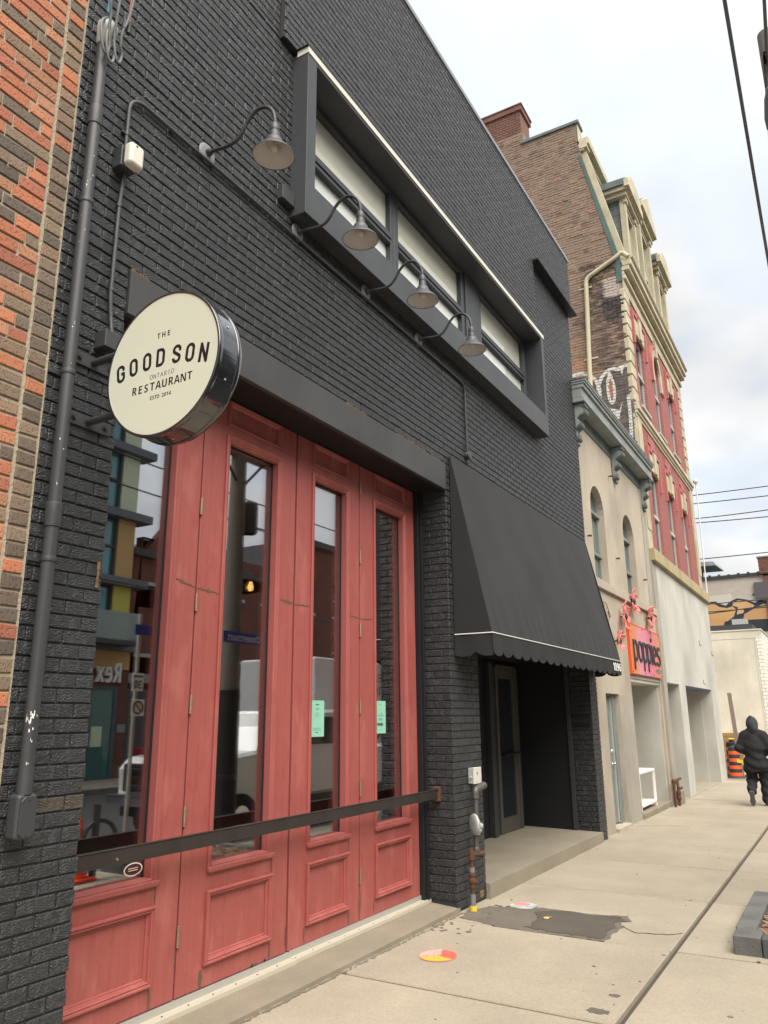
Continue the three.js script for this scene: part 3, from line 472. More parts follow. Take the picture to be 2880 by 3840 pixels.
  wn(4.44, 6.02); wn(6.18, 7.76); wn(8.36, 9.9); P('window_filler', box(9.975, 10.024, 5.9, 7.035, -0.16, -0.095), M.frameGrey);
  P('post', box(7.845, 8.275, 6.0, 7.03, -0.13, -0.07, 0.003), M.frameGrey);
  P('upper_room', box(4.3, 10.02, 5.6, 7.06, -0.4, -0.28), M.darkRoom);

  // entry recess
  P('entry_floor', boxUV(hexa([[7.6, -0.3, 0.05], [11.76, -0.3, 0.05], [11.76, -0.3, -1.2], [7.6, -0.3, -1.2], [7.6, 0.125, 0.05], [11.74, 0.095, 0.05], [11.76, 0.12, -1.2], [7.6, 0.13, -1.2]])), M.entryFloor, 'worn concrete step into the entry');
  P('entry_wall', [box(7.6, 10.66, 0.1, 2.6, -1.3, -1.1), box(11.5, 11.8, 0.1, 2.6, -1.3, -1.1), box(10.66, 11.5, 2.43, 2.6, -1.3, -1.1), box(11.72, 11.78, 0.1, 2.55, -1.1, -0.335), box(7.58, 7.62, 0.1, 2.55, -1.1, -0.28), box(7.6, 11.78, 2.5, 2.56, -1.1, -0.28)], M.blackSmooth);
  P('entry_post', box(10.36, 10.50, 0.12, 2.45, -1.1, -1.02, 0.004), M.blackPaint); P('entry_trim', box(11.69, 11.72, 0.11, 2.5, -0.36, -0.30, 0.003), M.blackPaint);
  const ed = sub(rest, 'door'); ed.userData.label = 'glass entry door with metal frame in the dark recess';
  part(ed, 'frame', slabZ(rect(10.72, 11.42, 0.125, 2.38), -1.10, -1.055, [rect(10.76, 11.33, 0.32, 2.24)], 0.004), M.doorMetal); part(ed, 'jamb', [box(11.425, 11.50, 0.12, 2.43, -1.1, -1.04, 0.004), box(10.66, 11.5, 2.385, 2.43, -1.1, -1.04, 0.004), box(10.66, 10.715, 0.12, 2.43, -1.1, -1.05, 0.004)], M.doorMetal);
  part(ed, 'pane', box(10.755, 11.335, 0.315, 2.245, -1.083, -1.077), M.darkGlass); part(ed, 'handle', [cyl([10.82, 1.16, -1.0], [11.38, 1.185, -1.0], 0.016, 0.016, 10), cyl([10.86, 1.162, -1.06], [10.86, 1.162, -1.0], 0.01), cyl([11.36, 1.184, -1.06], [11.36, 1.184, -1.0], 0.01)], M.steel);
}
// plaque on the side of the entry recess
{
  const t = thing('plaque', 'dark name plaque on the brick side of the entry recess', 'sign', [11.735, 1.62, -0.18]);
  part(t, 'board', box(11.733, 11.748, 1.55, 1.72, -0.325, -0.02, 0.002), M.blackSmooth);
  const g = text('WAYWARD', fontSerif, 0.26, 0.05, 0.003); g.rotateY(-Math.PI / 2); g.translate(11.733, 1.61, -0.305); part(t, 'letters', g, M.blackPaint);
}

// ------------------------------------------------------------------ awning
{
  const t = thing('awning', 'black fabric awning over the entry with scalloped edge and house number', 'awning', [9.54, 2.5, 0.2]);
  const x0 = 7.03, x1 = 12.05, yt = 4.37, yb = 2.49, zt = 0.03, zb = 0.42;
  const strip = (u0, u1, f, nu, nv, thick) => { const q = [], q2 = []; for (let i = 0; i < nu; i++) for (let k = 0; k < nv; k++) { const A = f(i / nu, k / nv), B = f((i + 1) / nu, k / nv), C = f((i + 1) / nu, (k + 1) / nv), D = f(i / nu, (k + 1) / nv); q.push([A, B, C, D]); q2.push([D, C, B, A].map((p) => [p[0] + thick[0], p[1] + thick[1], p[2] + thick[2]])); } return quads(q.concat(q2)); };
  const sag = (u, v) => -0.02 * Math.sin(Math.PI * v) + 0.007 * Math.sin(u * 15 + v * 4) * Math.sin(Math.PI * v) + 0.005 * Math.sin(u * 31 - v * 9) * v * (1 - v) * 2 + 0.012 * Math.max(0, v - 0.72) * Math.sin(u * 118 + 2 * Math.sin(u * 23));
  const smooth = (g) => { const s = toCreasedNormals(g, 0.6); return plain(s); };
  part(t, 'canopy', smooth(strip(0, 1, (u, v) => [x0 + (x1 - x0) * u, yb + (yt - yb) * v, zb + (zt - zb) * v + sag(u, 1 - v)], 160, 14, [0, -0.004, -0.003])), M.awning);
  part(t, 'side_panel', slabX([[0.02, 2.49], [zb, yb], [zt, yt], [0.02, yt]], x0 - 0.002, x0 + 0.003), M.awningDark); part(t, 'side_panel', slabX([[0.02, 2.49], [zb, yb], [zt, yt], [0.02, yt]], x1 - 0.003, x1 + 0.002), M.awningDark);
  // valance with scallops
  const edge = (s) => { const k = (s / 0.262) % 1; return 0.155 + 0.062 * Math.sqrt(Math.max(0, 1 - (2 * k - 1) ** 2)); };
  part(t, 'valance', strip(0, 1, (u, v) => { const s = u * (x1 - x0); return [x0 + s, yb - 0.004 - edge(s) * (1 - v), zb + 0.004 + 0.006 * Math.sin(s * 12) * (1 - v)]; }, 384, 3, [0, 0, -0.004]), M.awningDark);
  part(t, 'valance', strip(0, 1, (u, v) => { const s = u * (zb - 0.02); return [x0 + 0.004 * Math.sin(s * 20), yb - 0.004 - edge(s + 0.04) * (1 - v), 0.02 + s]; }, 48, 3, [0.004, 0, 0]), M.awningDark);
  part(t, 'valance', strip(0, 1, (u, v) => { const s = u * (zb - 0.02); return [x1 - 0.004 * Math.sin(s * 20), yb - 0.004 - edge(s + 0.04) * (1 - v), zb - s]; }, 48, 3, [-0.004, 0, 0]), M.awningDark);
  part(t, 'piping', [tube([[x0 - 0.003, yb - 0.002, 0.02], [x0 - 0.003, yb - 0.002, zb + 0.006], [x1 + 0.003, yb - 0.002, zb + 0.006], [x1 + 0.003, yb - 0.002, 0.02]], 0.0055, 0.01)], M.white);
  part(t, 'tube_frame', tube([[x0 + 0.02, yb - 0.01, 0.03], [x0 + 0.02, yb - 0.01, zb - 0.02], [x1 - 0.02, yb - 0.01, zb - 0.02], [x1 - 0.02, yb - 0.01, 0.03]], 0.013, 0.03), M.galvanised);
  const w = [0.055, 0.11, 0.11, 0.11]; let x = 11.57; [...'1096'].forEach((c, i) => { const g = text(c, fontBold, w[i], 0.115, 0.003); g.translate(x, 2.335, zb + 0.008); part(t, 'numeral', g, M.white); x += w[i] + 0.018; });
}

// ------------------------------------------------------------------ gooseneck lamps
{
  const t = thing('wall_lamp', 'leftmost gooseneck wall lamp, above and left of the window box', 'lamp', [3.28, 5.45, 0.01], 'gooseneck lamps in a row under the window box');
  const x = 3.28;
  part(t, 'wall_plate', lathe([[0, 0.012], [0.05, 0.012], [0.07, 0.008], [0.076, 0.002], [0.076, 0]], [x, 5.45, 0.012], [0, 0, 1]), M.plateGrey);
  part(t, 'arm', [spline([[x, 5.455, 0.03], [x, 5.445, 0.12], [x, 5.435, 0.20], [x, 5.445, 0.275], [x, 5.49, 0.325], [x, 5.55, 0.365], [x, 5.60, 0.42], [x, 5.612, 0.475], [x, 5.59, 0.535], [x, 5.535, 0.58], [x, 5.47, 0.598], [x, 5.42, 0.60]], 0.0125, 60, 10), lathe([[0.026, 0], [0.024, 0.03], [0.015, 0.034]], [x, 5.455, 0.022], [0, 0, 1], 14)], M.blackPaint);
  part(t, 'socket', lathe([[0, 0.125], [0.02, 0.125], [0.022, 0.11], [0.03, 0.105], [0.031, 0.07], [0.027, 0.065], [0.027, 0.055], [0.033, 0.05], [0.034, 0]], [x, 5.31, 0.60]), M.lampShade);
  part(t, 'shade', lathe([[0.034, 0.135], [0.046, 0.128], [0.055, 0.112], [0.058, 0.094], [0.063, 0.082], [0.088, 0.058], [0.114, 0.032], [0.132, 0.012], [0.138, 0], [0.136, -0.003], [0.133, 0.001]], [x, 5.188, 0.60], [0, 1, 0], 40), M.lampShade);
  part(t, 'reflector', lathe([[0.133, 0.001], [0.128, 0.012], [0.110, 0.029], [0.084, 0.054], [0.058, 0.078], [0.052, 0.094], [0.044, 0.12], [0, 0.124]], [x, 5.188, 0.60], [0, 1, 0], 40), M.lampInside);
  part(t, 'bulb', lathe([[0, -0.05], [0.018, -0.046], [0.027, -0.03], [0.024, -0.01], [0.014, 0.012], [0.013, 0.04]], [x, 5.265, 0.60], [0, 1, 0], 16), M.offWhite);
  copyOf(t, [4.32, 5.45, 0.01], 0.02, 'second gooseneck wall lamp from the left, at the left end of the window box');
  copyOf(t, [5.36, 5.445, 0.01], -0.015, 'third gooseneck wall lamp from the left, under the middle of the window box');
  copyOf(t, [6.39, 5.43, 0.01], 0.01, 'rightmost gooseneck wall lamp under the window box');
}
// ------------------------------------------------------------------ conduits and boxes on the wall
{
  const k = (x, y, z = 0.026, r = 0.016) => cyl([x, y - 0.012, z], [x, y + 0.012, z], r, r, 12);
  const t = thing('service_mast', 'thick grey electrical service pipe beside the orange brick', 'pipe', [2.34, 1.2, 0.07]);
  const X = 2.345, z = 0.065;
  part(t, 'pipe', cyl([X, 1.42, z], [X, 5.52, z], 0.033, 0.033, 24), M.pipeGrey);
  for (const y of [5.01, 2.67]) part(t, 'coupling', lathe([[0.033, -0.06], [0.039, -0.058], [0.04, 0.055], [0.036, 0.06], [0.033, 0.062]], [X, y, z], [0, 1, 0], 24), M.pipeGrey);
  for (const y of [4.45, 3.43, 2.45]) part(t, 'clamp', [lathe([[0.033, -0.012], [0.037, -0.012], [0.037, 0.012], [0.033, 0.012]], [X, y, z], [0, 1, 0], 24), box(X - 0.075, X + 0.02, y - 0.011, y + 0.011, 0.012, 0.018, 0.002)], M.pipeGrey);
  { const r = rng(3), g = []; for (let i = 0; i < 40; i++) { const y = i < 16 ? 1.67 + r() * 0.07 : i < 24 ? 1.5 + r() * 0.2 : i < 30 ? 4.52 + r() * 0.1 : 2.8 + r() * 2, a = 1.9 + r() * 1.5, h = 0.003 + r() * (i < 16 ? 0.022 : 0.012), w = 0.03 + r() * 0.11; const c = new THREE.CylinderGeometry(0.0334, 0.0334, h, 4, 1, true, Math.PI / 2 - a + 0.4, w); c.translate(X, y, z); g.push(c); } part(t, 'paint_chips', g, M.white, 'white scrapes where paint has worn off').userData.kind = 'stuff'; }
  part(t, 'fitting', [box(2.295, 2.40, 1.19, 1.385, 0.02, 0.10, 0.02), cyl([X, 1.38, z], [X, 1.50, z], 0.036, 0.034, 20)], M.blackPaint);
  part(t, 'fitting_cover', [slabZ([[2.308, 1.22], [2.33, 1.20], [2.365, 1.20], [2.388, 1.22], [2.388, 1.355], [2.365, 1.375], [2.33, 1.375], [2.308, 1.355]], 0.10, 0.108, [], 0.002), cyl([2.348, 1.362, 0.108], [2.348, 1.362, 0.111], 0.006), cyl([2.348, 1.213, 0.108], [2.348, 1.213, 0.111], 0.006)], M.blackPaint);
  part(t, 'weather_head', [lathe([[0.034, -0.03], [0.042, -0.02], [0.05, 0.03], [0.06, 0.07], [0.058, 0.10], [0.035, 0.125], [0, 0.13]], [X, 5.53, z + 0.01], [0, 1, 0.25], 20)], M.castGrey);
  for (const [dx, a, b] of [[-0.06, 5.40, 5.66], [-0.02, 5.37, 5.64], [0.03, 5.41, 5.62]]) part(t, 'cable_loop', spline([[X + dx * 0.4, b, z + 0.05], [X + dx - 0.01, b - 0.07, z + 0.07], [X + dx - 0.015, a + 0.1, z + 0.075], [X + dx + 0.012, a + 0.01, z + 0.07], [X + dx + 0.04, a, z + 0.065], [X + dx + 0.055, a + 0.06, z + 0.065], [X + dx + 0.03, b - 0.1, z + 0.08], [X + dx + 0.02, b - 0.02, z + 0.10], [X + dx * 1.6 + 0.02, b + 0.12, z + 0.13], [X + dx * 2 + 0.02, b + 0.6, z + 0.2]], 0.008, 70, 8), M.cable);
  part(t, 'cable_end', cyl([X - 0.045, 5.66, z + 0.08], [X - 0.05, 5.85, z + 0.1], 0.009), mat('wireBlue', col(0.08, 0.3, 0.45))); part(t, 'cable_end', cyl([X + 0.085, 5.68, z + 0.10], [X + 0.08, 5.86, z + 0.12], 0.009), mat('wireOrange', col(0.6, 0.2, 0.12)));
  for (const dx of [0.055, 0.088]) part(t, 'splice', cyl([X + dx, 5.62, z + 0.1], [X + dx, 5.69, z + 0.105], 0.015, 0.013, 10), M.darkCable);

  const j = thing('junction_box', 'cream fronted junction box on the black brick above the round sign', 'box', [2.6, 4.88, 0.03]);
  part(j, 'body', box(2.53, 2.635, 4.815, 4.955, 0.008, 0.085, 0.006), M.pipeGrey);
  { const g = new RoundedBoxGeometry(0.105, 0.15, 0.07, 3, 0.024); g.translate(2.588, 4.885, 0.122); part(j, 'cover', plain(g), M.offWhite); }
  part(j, 'catch', box(2.57, 2.583, 4.93, 4.94, 0.155, 0.159, 0.001), M.steel);
  const c = thing('lamp_conduit', 'thin grey conduit running along the wall from lamp to lamp', 'conduit', [4.9, 5.4, 0.02]);
  part(c, 'pipe', tube([[2.6, 4.95, 0.026], [2.6, 5.39, 0.026], [4.3, 5.385, 0.026], [7.49, 5.36, 0.026], [7.495, 4.55, 0.026]], 0.0125, 0.13, 10, 10), M.pipeGrey);
  for (const [x, y] of [[2.6, 5.1]]) part(c, 'clamp', [k(x, y), box(x - 0.035, x + 0.01, y - 0.008, y + 0.008, 0.012, 0.03, 0.001)], M.pipeGrey);
  for (const x of [2.95, 3.75, 4.85, 5.9, 6.9]) part(c, 'clamp', [cyl([x - 0.01, 5.385 - (x > 4.3 ? (x - 4.3) * 0.0078 : 0), 0.026], [x + 0.01, 5.385 - (x > 4.3 ? (x - 4.3) * 0.0078 : 0), 0.026], 0.0165, 0.0165, 12)], M.pipeGrey);
  part(c, 'clamp', k(7.494, 4.83), M.pipeGrey);
  part(c, 'round_box', [lathe([[0, 0.05], [0.04, 0.05], [0.046, 0.044], [0.048, 0]], [7.495, 4.50, 0.012], [0, 0, 1], 24), cyl([7.495, 4.41, 0.03], [7.495, 4.455, 0.03], 0.016), cyl([7.495, 4.39, 0.03], [7.495, 4.415, 0.03], 0.01)], M.pipeGrey);
  const s = thing('sign_conduit', 'thin grey conduit dropping from the junction box to the sign box', 'conduit', [2.6, 4.2, 0.02]);
  part(s, 'pipe', tube([[2.6, 4.82, 0.04], [2.6, 4.75, 0.03], [2.593, 4.60, 0.026], [2.59, 4.0, 0.026], [2.605, 3.88, 0.026], [2.612, 3.74, 0.045]], 0.0125, 0.04, 10), M.pipeGrey);
  for (const y of [4.6, 4.05]) part(s, 'clamp', k(2.592, y), M.pipeGrey);
  const q = thing('junction_box', 'square dark junction box behind the round sign', 'box', [2.57, 3.71, 0.04]);
  part(q, 'body', box(2.525, 2.635, 3.655, 3.755, 0.008, 0.10, 0.005), M.blackPaint); part(q, 'nipple', cyl([2.58, 3.62, 0.05], [2.58, 3.66, 0.05], 0.013), M.blackPaint);
}

// ------------------------------------------------------------------ round projecting sign
{
  const t = thing('round_sign', 'round cream sign with black rim projecting from the wall', 'sign', [2.53, 3.39, 0.3]);
  const cx = 2.455, cy = 3.392, cz = 0.615, r = 0.378, dep = 0.16;
  const ax = [1, 0, 0], at = [cx, cy, cz];
  part(t, 'drum', lathe([[r - 0.004, 0.012], [r - 0.002, 0.02], [r - 0.002, dep - 0.02], [r - 0.004, dep - 0.008], [0, dep - 0.006]], at, ax, 96), M.signBlack);
  part(t, 'rim', lathe([[r - 0.011, 0.004], [r - 0.009, -0.001], [r - 0.001, -0.001], [r + 0.003, 0.003], [r + 0.003, 0.024], [r - 0.003, 0.026]], at, ax, 96), M.signBlack);
  part(t, 'rim', lathe([[r - 0.003, dep - 0.028], [r + 0.003, dep - 0.026], [r + 0.003, dep - 0.004], [r - 0.01, dep]], at, ax, 96), M.signBlack);
  part(t, 'screw', [0.35, 1.5, 2.6, 3.7, 4.8, 5.9].map((a) => lathe([[0, 0.004], [0.005, 0.003], [0.006, 0]], [cx + dep / 2, cy + Math.sin(a) * r, cz + Math.cos(a) * r], [0, Math.sin(a), Math.cos(a)], 8)), M.galvanised).userData.kind = 'stuff';
  const face = canvasTex(1024, 1024, (g, w) => {
    g.fillStyle = '#cdd3c2'; g.fillRect(0, 0, w, w); const R0 = 512, X = (u) => 512 + u * R0, Y = (v) => 512 - v * R0; g.fillStyle = '#1b1e22'; g.textBaseline = 'alphabetic'; g.textAlign = 'center';
    const spaced = (s, u0, u1, v, h, font = 'bold') => { const n = s.length; for (let i = 0; i < n; i++) { if (s[i] === ' ') continue; const u = u0 + ((u1 - u0) * (i + 0.5)) / n; g.font = `${font} ${h * R0 * 1.39}px sans-serif`; g.fillText(s[i], X(u), Y(v)); } };
    spaced('THE', -0.13, 0.15, 0.375, 0.08); spaced('ONTARIO', -0.2, 0.25, -0.2, 0.066, ''); spaced('RESTAURANT', -0.53, 0.59, -0.365, 0.115); spaced('ESTD 2014', -0.17, 0.22, -0.50, 0.056);
    g.lineJoin = 'round'; g.lineCap = 'butt'; g.strokeStyle = '#1b1e22'; g.lineWidth = 0.047 * R0;                       // tall condensed capitals on an arc
    const H = 0.222 * R0, Wd = 0.112 * R0, draw = {
      G() { g.moveTo(Wd / 2, -H * 0.27); g.lineTo(Wd / 2, -H / 2 + Wd / 2); g.arc(0, -H / 2 + Wd / 2, Wd / 2, 0, Math.PI, true); g.lineTo(-Wd / 2, H / 2 - Wd / 2); g.arc(0, H / 2 - Wd / 2, Wd / 2, Math.PI, 0, true); g.lineTo(Wd / 2, H * 0.02); g.lineTo(Wd * 0.05, H * 0.02); },
      O() { g.moveTo(Wd / 2, 0); g.lineTo(Wd / 2, -H / 2 + Wd / 2); g.arc(0, -H / 2 + Wd / 2, Wd / 2, 0, Math.PI, true); g.lineTo(-Wd / 2, H / 2 - Wd / 2); g.arc(0, H / 2 - Wd / 2, Wd / 2, Math.PI, 0, true); g.closePath(); },
      D() { g.moveTo(-Wd / 2, -H / 2); g.lineTo(0, -H / 2); g.arc(0, -H / 2 + Wd / 2, Wd / 2, -Math.PI / 2, 0); g.lineTo(Wd / 2, H / 2 - Wd / 2); g.arc(0, H / 2 - Wd / 2, Wd / 2, 0, Math.PI / 2); g.lineTo(-Wd / 2, H / 2); g.closePath(); },
      S() { g.moveTo(Wd / 2, -H * 0.26); g.arc(0, -H / 2 + Wd / 2, Wd / 2, 0, Math.PI, true); g.bezierCurveTo(-Wd / 2, -H * 0.02, Wd / 2, H * 0.02, Wd / 2, H / 2 - Wd / 2); g.arc(0, H / 2 - Wd / 2, Wd / 2, 0, Math.PI); },
      N() { g.moveTo(-Wd / 2, H / 2 + 11); g.lineTo(-Wd / 2, -H / 2 - 4); g.lineTo(Wd / 2, H / 2 + 4); g.lineTo(Wd / 2, -H / 2 - 11); },
    };
    [['G', -0.77, 0.02], ['O', -0.525, 0.06], ['O', -0.27, 0.08], ['D', -0.02, 0.086], ['S', 0.275, 0.062], ['O', 0.515, 0.022], ['N', 0.755, -0.038]].forEach(([c, u, v]) => { g.save(); g.translate(X(u), Y(v)); g.rotate(u * 0.19); g.beginPath(); draw[c](); g.stroke(); g.restore(); });
  });
  const fg = new THREE.CircleGeometry(r - 0.008, 96); fg.rotateY(-Math.PI / 2); fg.translate(cx + 0.002, cy, cz);
  part(t, 'face', fg, new THREE.MeshPhysicalMaterial({ map: face, roughness: 0.22, name: 'signFace' }));
  for (const y of [3.225, 3.565]) {
    part(t, 'wall_plate', box(2.395, 2.675, y - 0.036, y + 0.036, 0.012, 0.024, 0.003), M.blackPaint);
    for (const x of [2.433, 2.635]) part(t, 'bolt', [cyl([x, y, 0.024], [x, y, 0.027], 0.017, 0.017, 14), cyl([x, y, 0.027], [x, y, 0.038], 0.011, 0.010, 6)], M.steel);
    part(t, 'arm', cyl([2.525, y, 0.02], [2.525, y, 0.30], 0.021, 0.021, 16), M.blackPaint);
  }
}

// ------------------------------------------------------------------ steel rail across the doors
{
  const t = thing('guard_rail', 'flat brown steel rail bolted across the red doors', 'rail', [4.85, 1.0, -0.15]);
  part(t, 'bar', [box(2.70, 6.95, 0.955, 1.035, -0.17, -0.152, 0.002), box(2.70, 6.95, 1.029, 1.037, -0.185, -0.152, 0.001)], M.steel);
  part(t, 'bracket', [box(6.90, 6.953, 0.93, 1.06, -0.20, -0.13, 0.004)], M.rustPipe); for (const y of [1.05, 0.945]) part(t, 'bolt', cyl([6.9, y, -0.14], [6.88, y, -0.14], 0.009, 0.009, 6), M.rustPipe);
  part(t, 'bolt', cyl([3.1, 0.985, -0.153], [3.1, 0.985, -0.146], 0.008, 0.007, 8), M.brass);
}
{ const t = [[2.668, 2.36], [2.69, 2.362], [2.688, 2.44], [2.693, 2.50], [2.672, 2.50], [2.675, 2.43]]; solo('tape_strip', slabZ(t, 0.0145, 0.0165), M.wood, 'yellowish tape strip stuck upright on the black brick by the door', 'tape', [2.68, 2.43, 0.012]); }

// ------------------------------------------------------------------ notices and sticker on the panes
{
  const paper = (rev) => canvasTex(256, 512, (g, w, h) => { g.fillStyle = '#8cc6ae'; g.fillRect(0, 0, w, h); g.fillStyle = '#3f5f58'; const r = rng(rev ? 5 : 8); const line = (y, a, b, t) => g.fillRect(a, y, b - a, t);
    if (rev) { line(60, 110, 160, 6); g.font = 'bold 54px sans-serif'; g.fillText('c', 150, 215); for (const y of [225, 240]) line(y, 70, 215, 5); for (const y of [280, 298]) line(y, 90, 180, 8); g.beginPath(); g.moveTo(60, 350); g.lineTo(160, 350); g.lineTo(160, 330); g.lineTo(200, 372); g.lineTo(160, 415); g.lineTo(160, 392); g.lineTo(60, 392); g.fill(); }
    else { line(50, 105, 160, 18); line(105, 95, 175, 6); line(125, 100, 170, 6); g.strokeStyle = '#5a8a7c'; g.lineWidth = 5; g.beginPath(); g.arc(130, 205, 34, 0, 7); g.stroke(); line(200, 115, 145, 12); for (let y = 390; y < 430; y += 14) line(y, 60, 200, 4); line(445, 105, 150, 14); } });
  for (const [x, y0, y1, rev, label] of [[5.16, 1.555, 1.835, false, 'mint green paper notice behind the third door pane'], [6.155, 1.56, 1.845, true, 'mint green paper notice with an arrow behind the fourth door pane']]) {
    const g = new THREE.BoxGeometry(0.20, y1 - y0, 0.0012); g.translate(x + 0.09, (y0 + y1) / 2, -0.384); const side = new THREE.MeshPhysicalMaterial({ color: 0x8cc6ae, roughness: 0.8 }), front = new THREE.MeshPhysicalMaterial({ map: paper(rev), roughness: 0.8 });
    const m = finish(new THREE.Mesh(g, [side, side, side, side, front, side])); m.name = numbered('notice'); scene.add(m); tag(m, label, 'notice'); const c = [x + 0.09, y0, -0.384]; g.translate(-c[0], -c[1], -c[2]); m.position.set(...c);
  }
  const s = canvasTex(256, 128, (g) => { g.fillStyle = '#d9c9c2'; g.fillRect(0, 0, 256, 128); g.fillStyle = '#3a2524'; g.beginPath(); g.ellipse(128, 64, 112, 52, 0, 0, 7); g.fill(); g.fillStyle = '#c7a79c'; for (const y of [48, 68]) g.fillRect(62, y, 132, 10); });
  const g = new THREE.CircleGeometry(0.07, 28); g.scale(1, 0.52, 1); const m = finish(new THREE.Mesh(g, new THREE.MeshPhysicalMaterial({ map: s, roughness: 0.5, side: THREE.DoubleSide }))); m.position.set(3.435, 0.865, -0.3845); m.name = 'sticker'; scene.add(m); tag(m, 'small oval sticker low on the leftmost door pane', 'sticker');
}

// ------------------------------------------------------------------ gas riser on the pier
{
  const t = thing('gas_riser', 'gas pipe with round grey regulator on the black pier', 'gas pipe', [7.09, 0, 0.1]);
  const z = 0.1;
  part(t, 'cap', cyl([7.075, gy(7.07) - 0.01, z], [7.075, 0.032, z], 0.034, 0.033, 14), M.tapeYellow); part(t, 'sleeve', cyl([7.075, 0.03, z], [7.075, 0.13, z], 0.027, 0.025, 14), M.plateGrey);
  part(t, 'riser', cyl([7.075, 0.13, z], [7.075, 0.48, z], 0.019, 0.019, 14), M.rustPipe);
  part(t, 'valve', [lathe([[0.02, -0.06], [0.027, -0.055], [0.027, -0.03], [0.022, -0.025], [0.034, -0.01], [0.036, 0.02], [0.022, 0.04], [0.03, 0.045], [0.03, 0.075], [0.02, 0.08]], [7.075, 0.235, z], [0, 1, 0], 12), cyl([7.075, 0.235, z], [7.075, 0.235, z + 0.055], 0.012, 0.012, 8)], M.rustPipe); part(t, 'union', cyl([7.075, 0.315, z], [7.075, 0.355, z], 0.027, 0.027, 8), M.plateGrey);
  part(t, 'tee', [cyl([7.075, 0.42, z], [7.075, 0.50, z], 0.029, 0.029, 14), cyl([7.075, 0.465, z], [7.28, 0.445, z + 0.01], 0.021, 0.021, 14), lathe([[0, 0.03], [0.022, 0.028], [0.03, 0.02], [0.03, -0.025], [0.02, -0.03]], [7.29, 0.444, z + 0.01], [1, -0.08, 0], 14), cyl([7.075, 0.495, z], [7.075, 0.515, z], 0.022, 0.02, 6)], M.rustPipe);
  part(t, 'pipe', [cyl([7.19, 0.455, z], [7.19, 0.64, z], 0.021, 0.021, 14), lathe([[0.022, 0], [0.031, 0.004], [0.031, 0.04], [0.022, 0.046]], [7.19, 0.468, z], [0, 1, 0], 10)], M.greyPipe);
  part(t, 'pipe', cyl([7.215, 0.76, z], [7.215, 0.97, z], 0.023, 0.023, 16), M.greyPipe);
  part(t, 'elbow', [tube([[7.215, 0.95, z], [7.215, 1.02, z], [7.40, 1.045, z]], 0.031, 0.04, 14), cyl([7.215, 0.945, z], [7.215, 0.968, z], 0.034, 0.034, 14), lathe([[0, 0.04], [0.026, 0.036], [0.034, 0.022], [0.036, -0.02], [0.028, -0.026]], [7.405, 1.045, z], [1, 0.1, 0], 16)], M.greyPipe);
  part(t, 'regulator', [lathe([[0, -0.02], [0.05, -0.022], [0.088, -0.012], [0.094, 0], [0.094, 0.008], [0.086, 0.02], [0.06, 0.036], [0.03, 0.044], [0, 0.046]], [7.14, 0.72, z + 0.01], [0.75, 0, 0.66], 30)], M.castGrey); part(t, 'regulator_body', [tube([[7.15, 0.70, z + 0.03], [7.24, 0.695, z + 0.03]], 0.03, 0.01, 12), tube([[7.15, 0.665, z + 0.03], [7.215, 0.66, z + 0.025]], 0.028, 0.01, 12), lathe([[0.024, -0.08], [0.034, -0.078], [0.036, -0.04], [0.03, 0.0], [0.026, 0.06]], [7.195, 0.70, z + 0.005], [0, 1, 0], 14), cyl([7.24, 0.695, z + 0.03], [7.252, 0.695, z + 0.03], 0.026, 0.024, 12)], M.castGrey);
  part(t, 'bolt', [0, 1, 2, 3, 4, 5, 6, 7].map((i) => { const a = (i / 8) * 6.283; return lathe([[0, 0.012], [0.006, 0.01], [0.006, 0]], [7.14 + Math.cos(a) * 0.088 * 0.66 + 0.006, 0.72 + Math.sin(a) * 0.088, z + 0.012 - Math.cos(a) * 0.088 * 0.75], [0.75, 0, 0.66], 6); }), M.steel).userData.kind = 'stuff';
  const c = thing('meter_box', 'small pale control box above the gas pipe on the pier', 'box', [7.3, 1.1, 0.05]);
  part(c, 'body', box(7.26, 7.43, 1.07, 1.215, 0.01, 0.07, 0.004), M.castGrey); part(c, 'cover', box(7.255, 7.435, 1.065, 1.22, 0.062, 0.075, 0.005), M.offWhite); part(c, 'slot', box(7.325, 7.34, 1.15, 1.175, 0.074, 0.077, 0.001), M.blackSmooth); part(c, 'knob', cyl([7.26, 1.13, 0.04], [7.235, 1.13, 0.04], 0.011, 0.009, 10), M.castGrey);
}

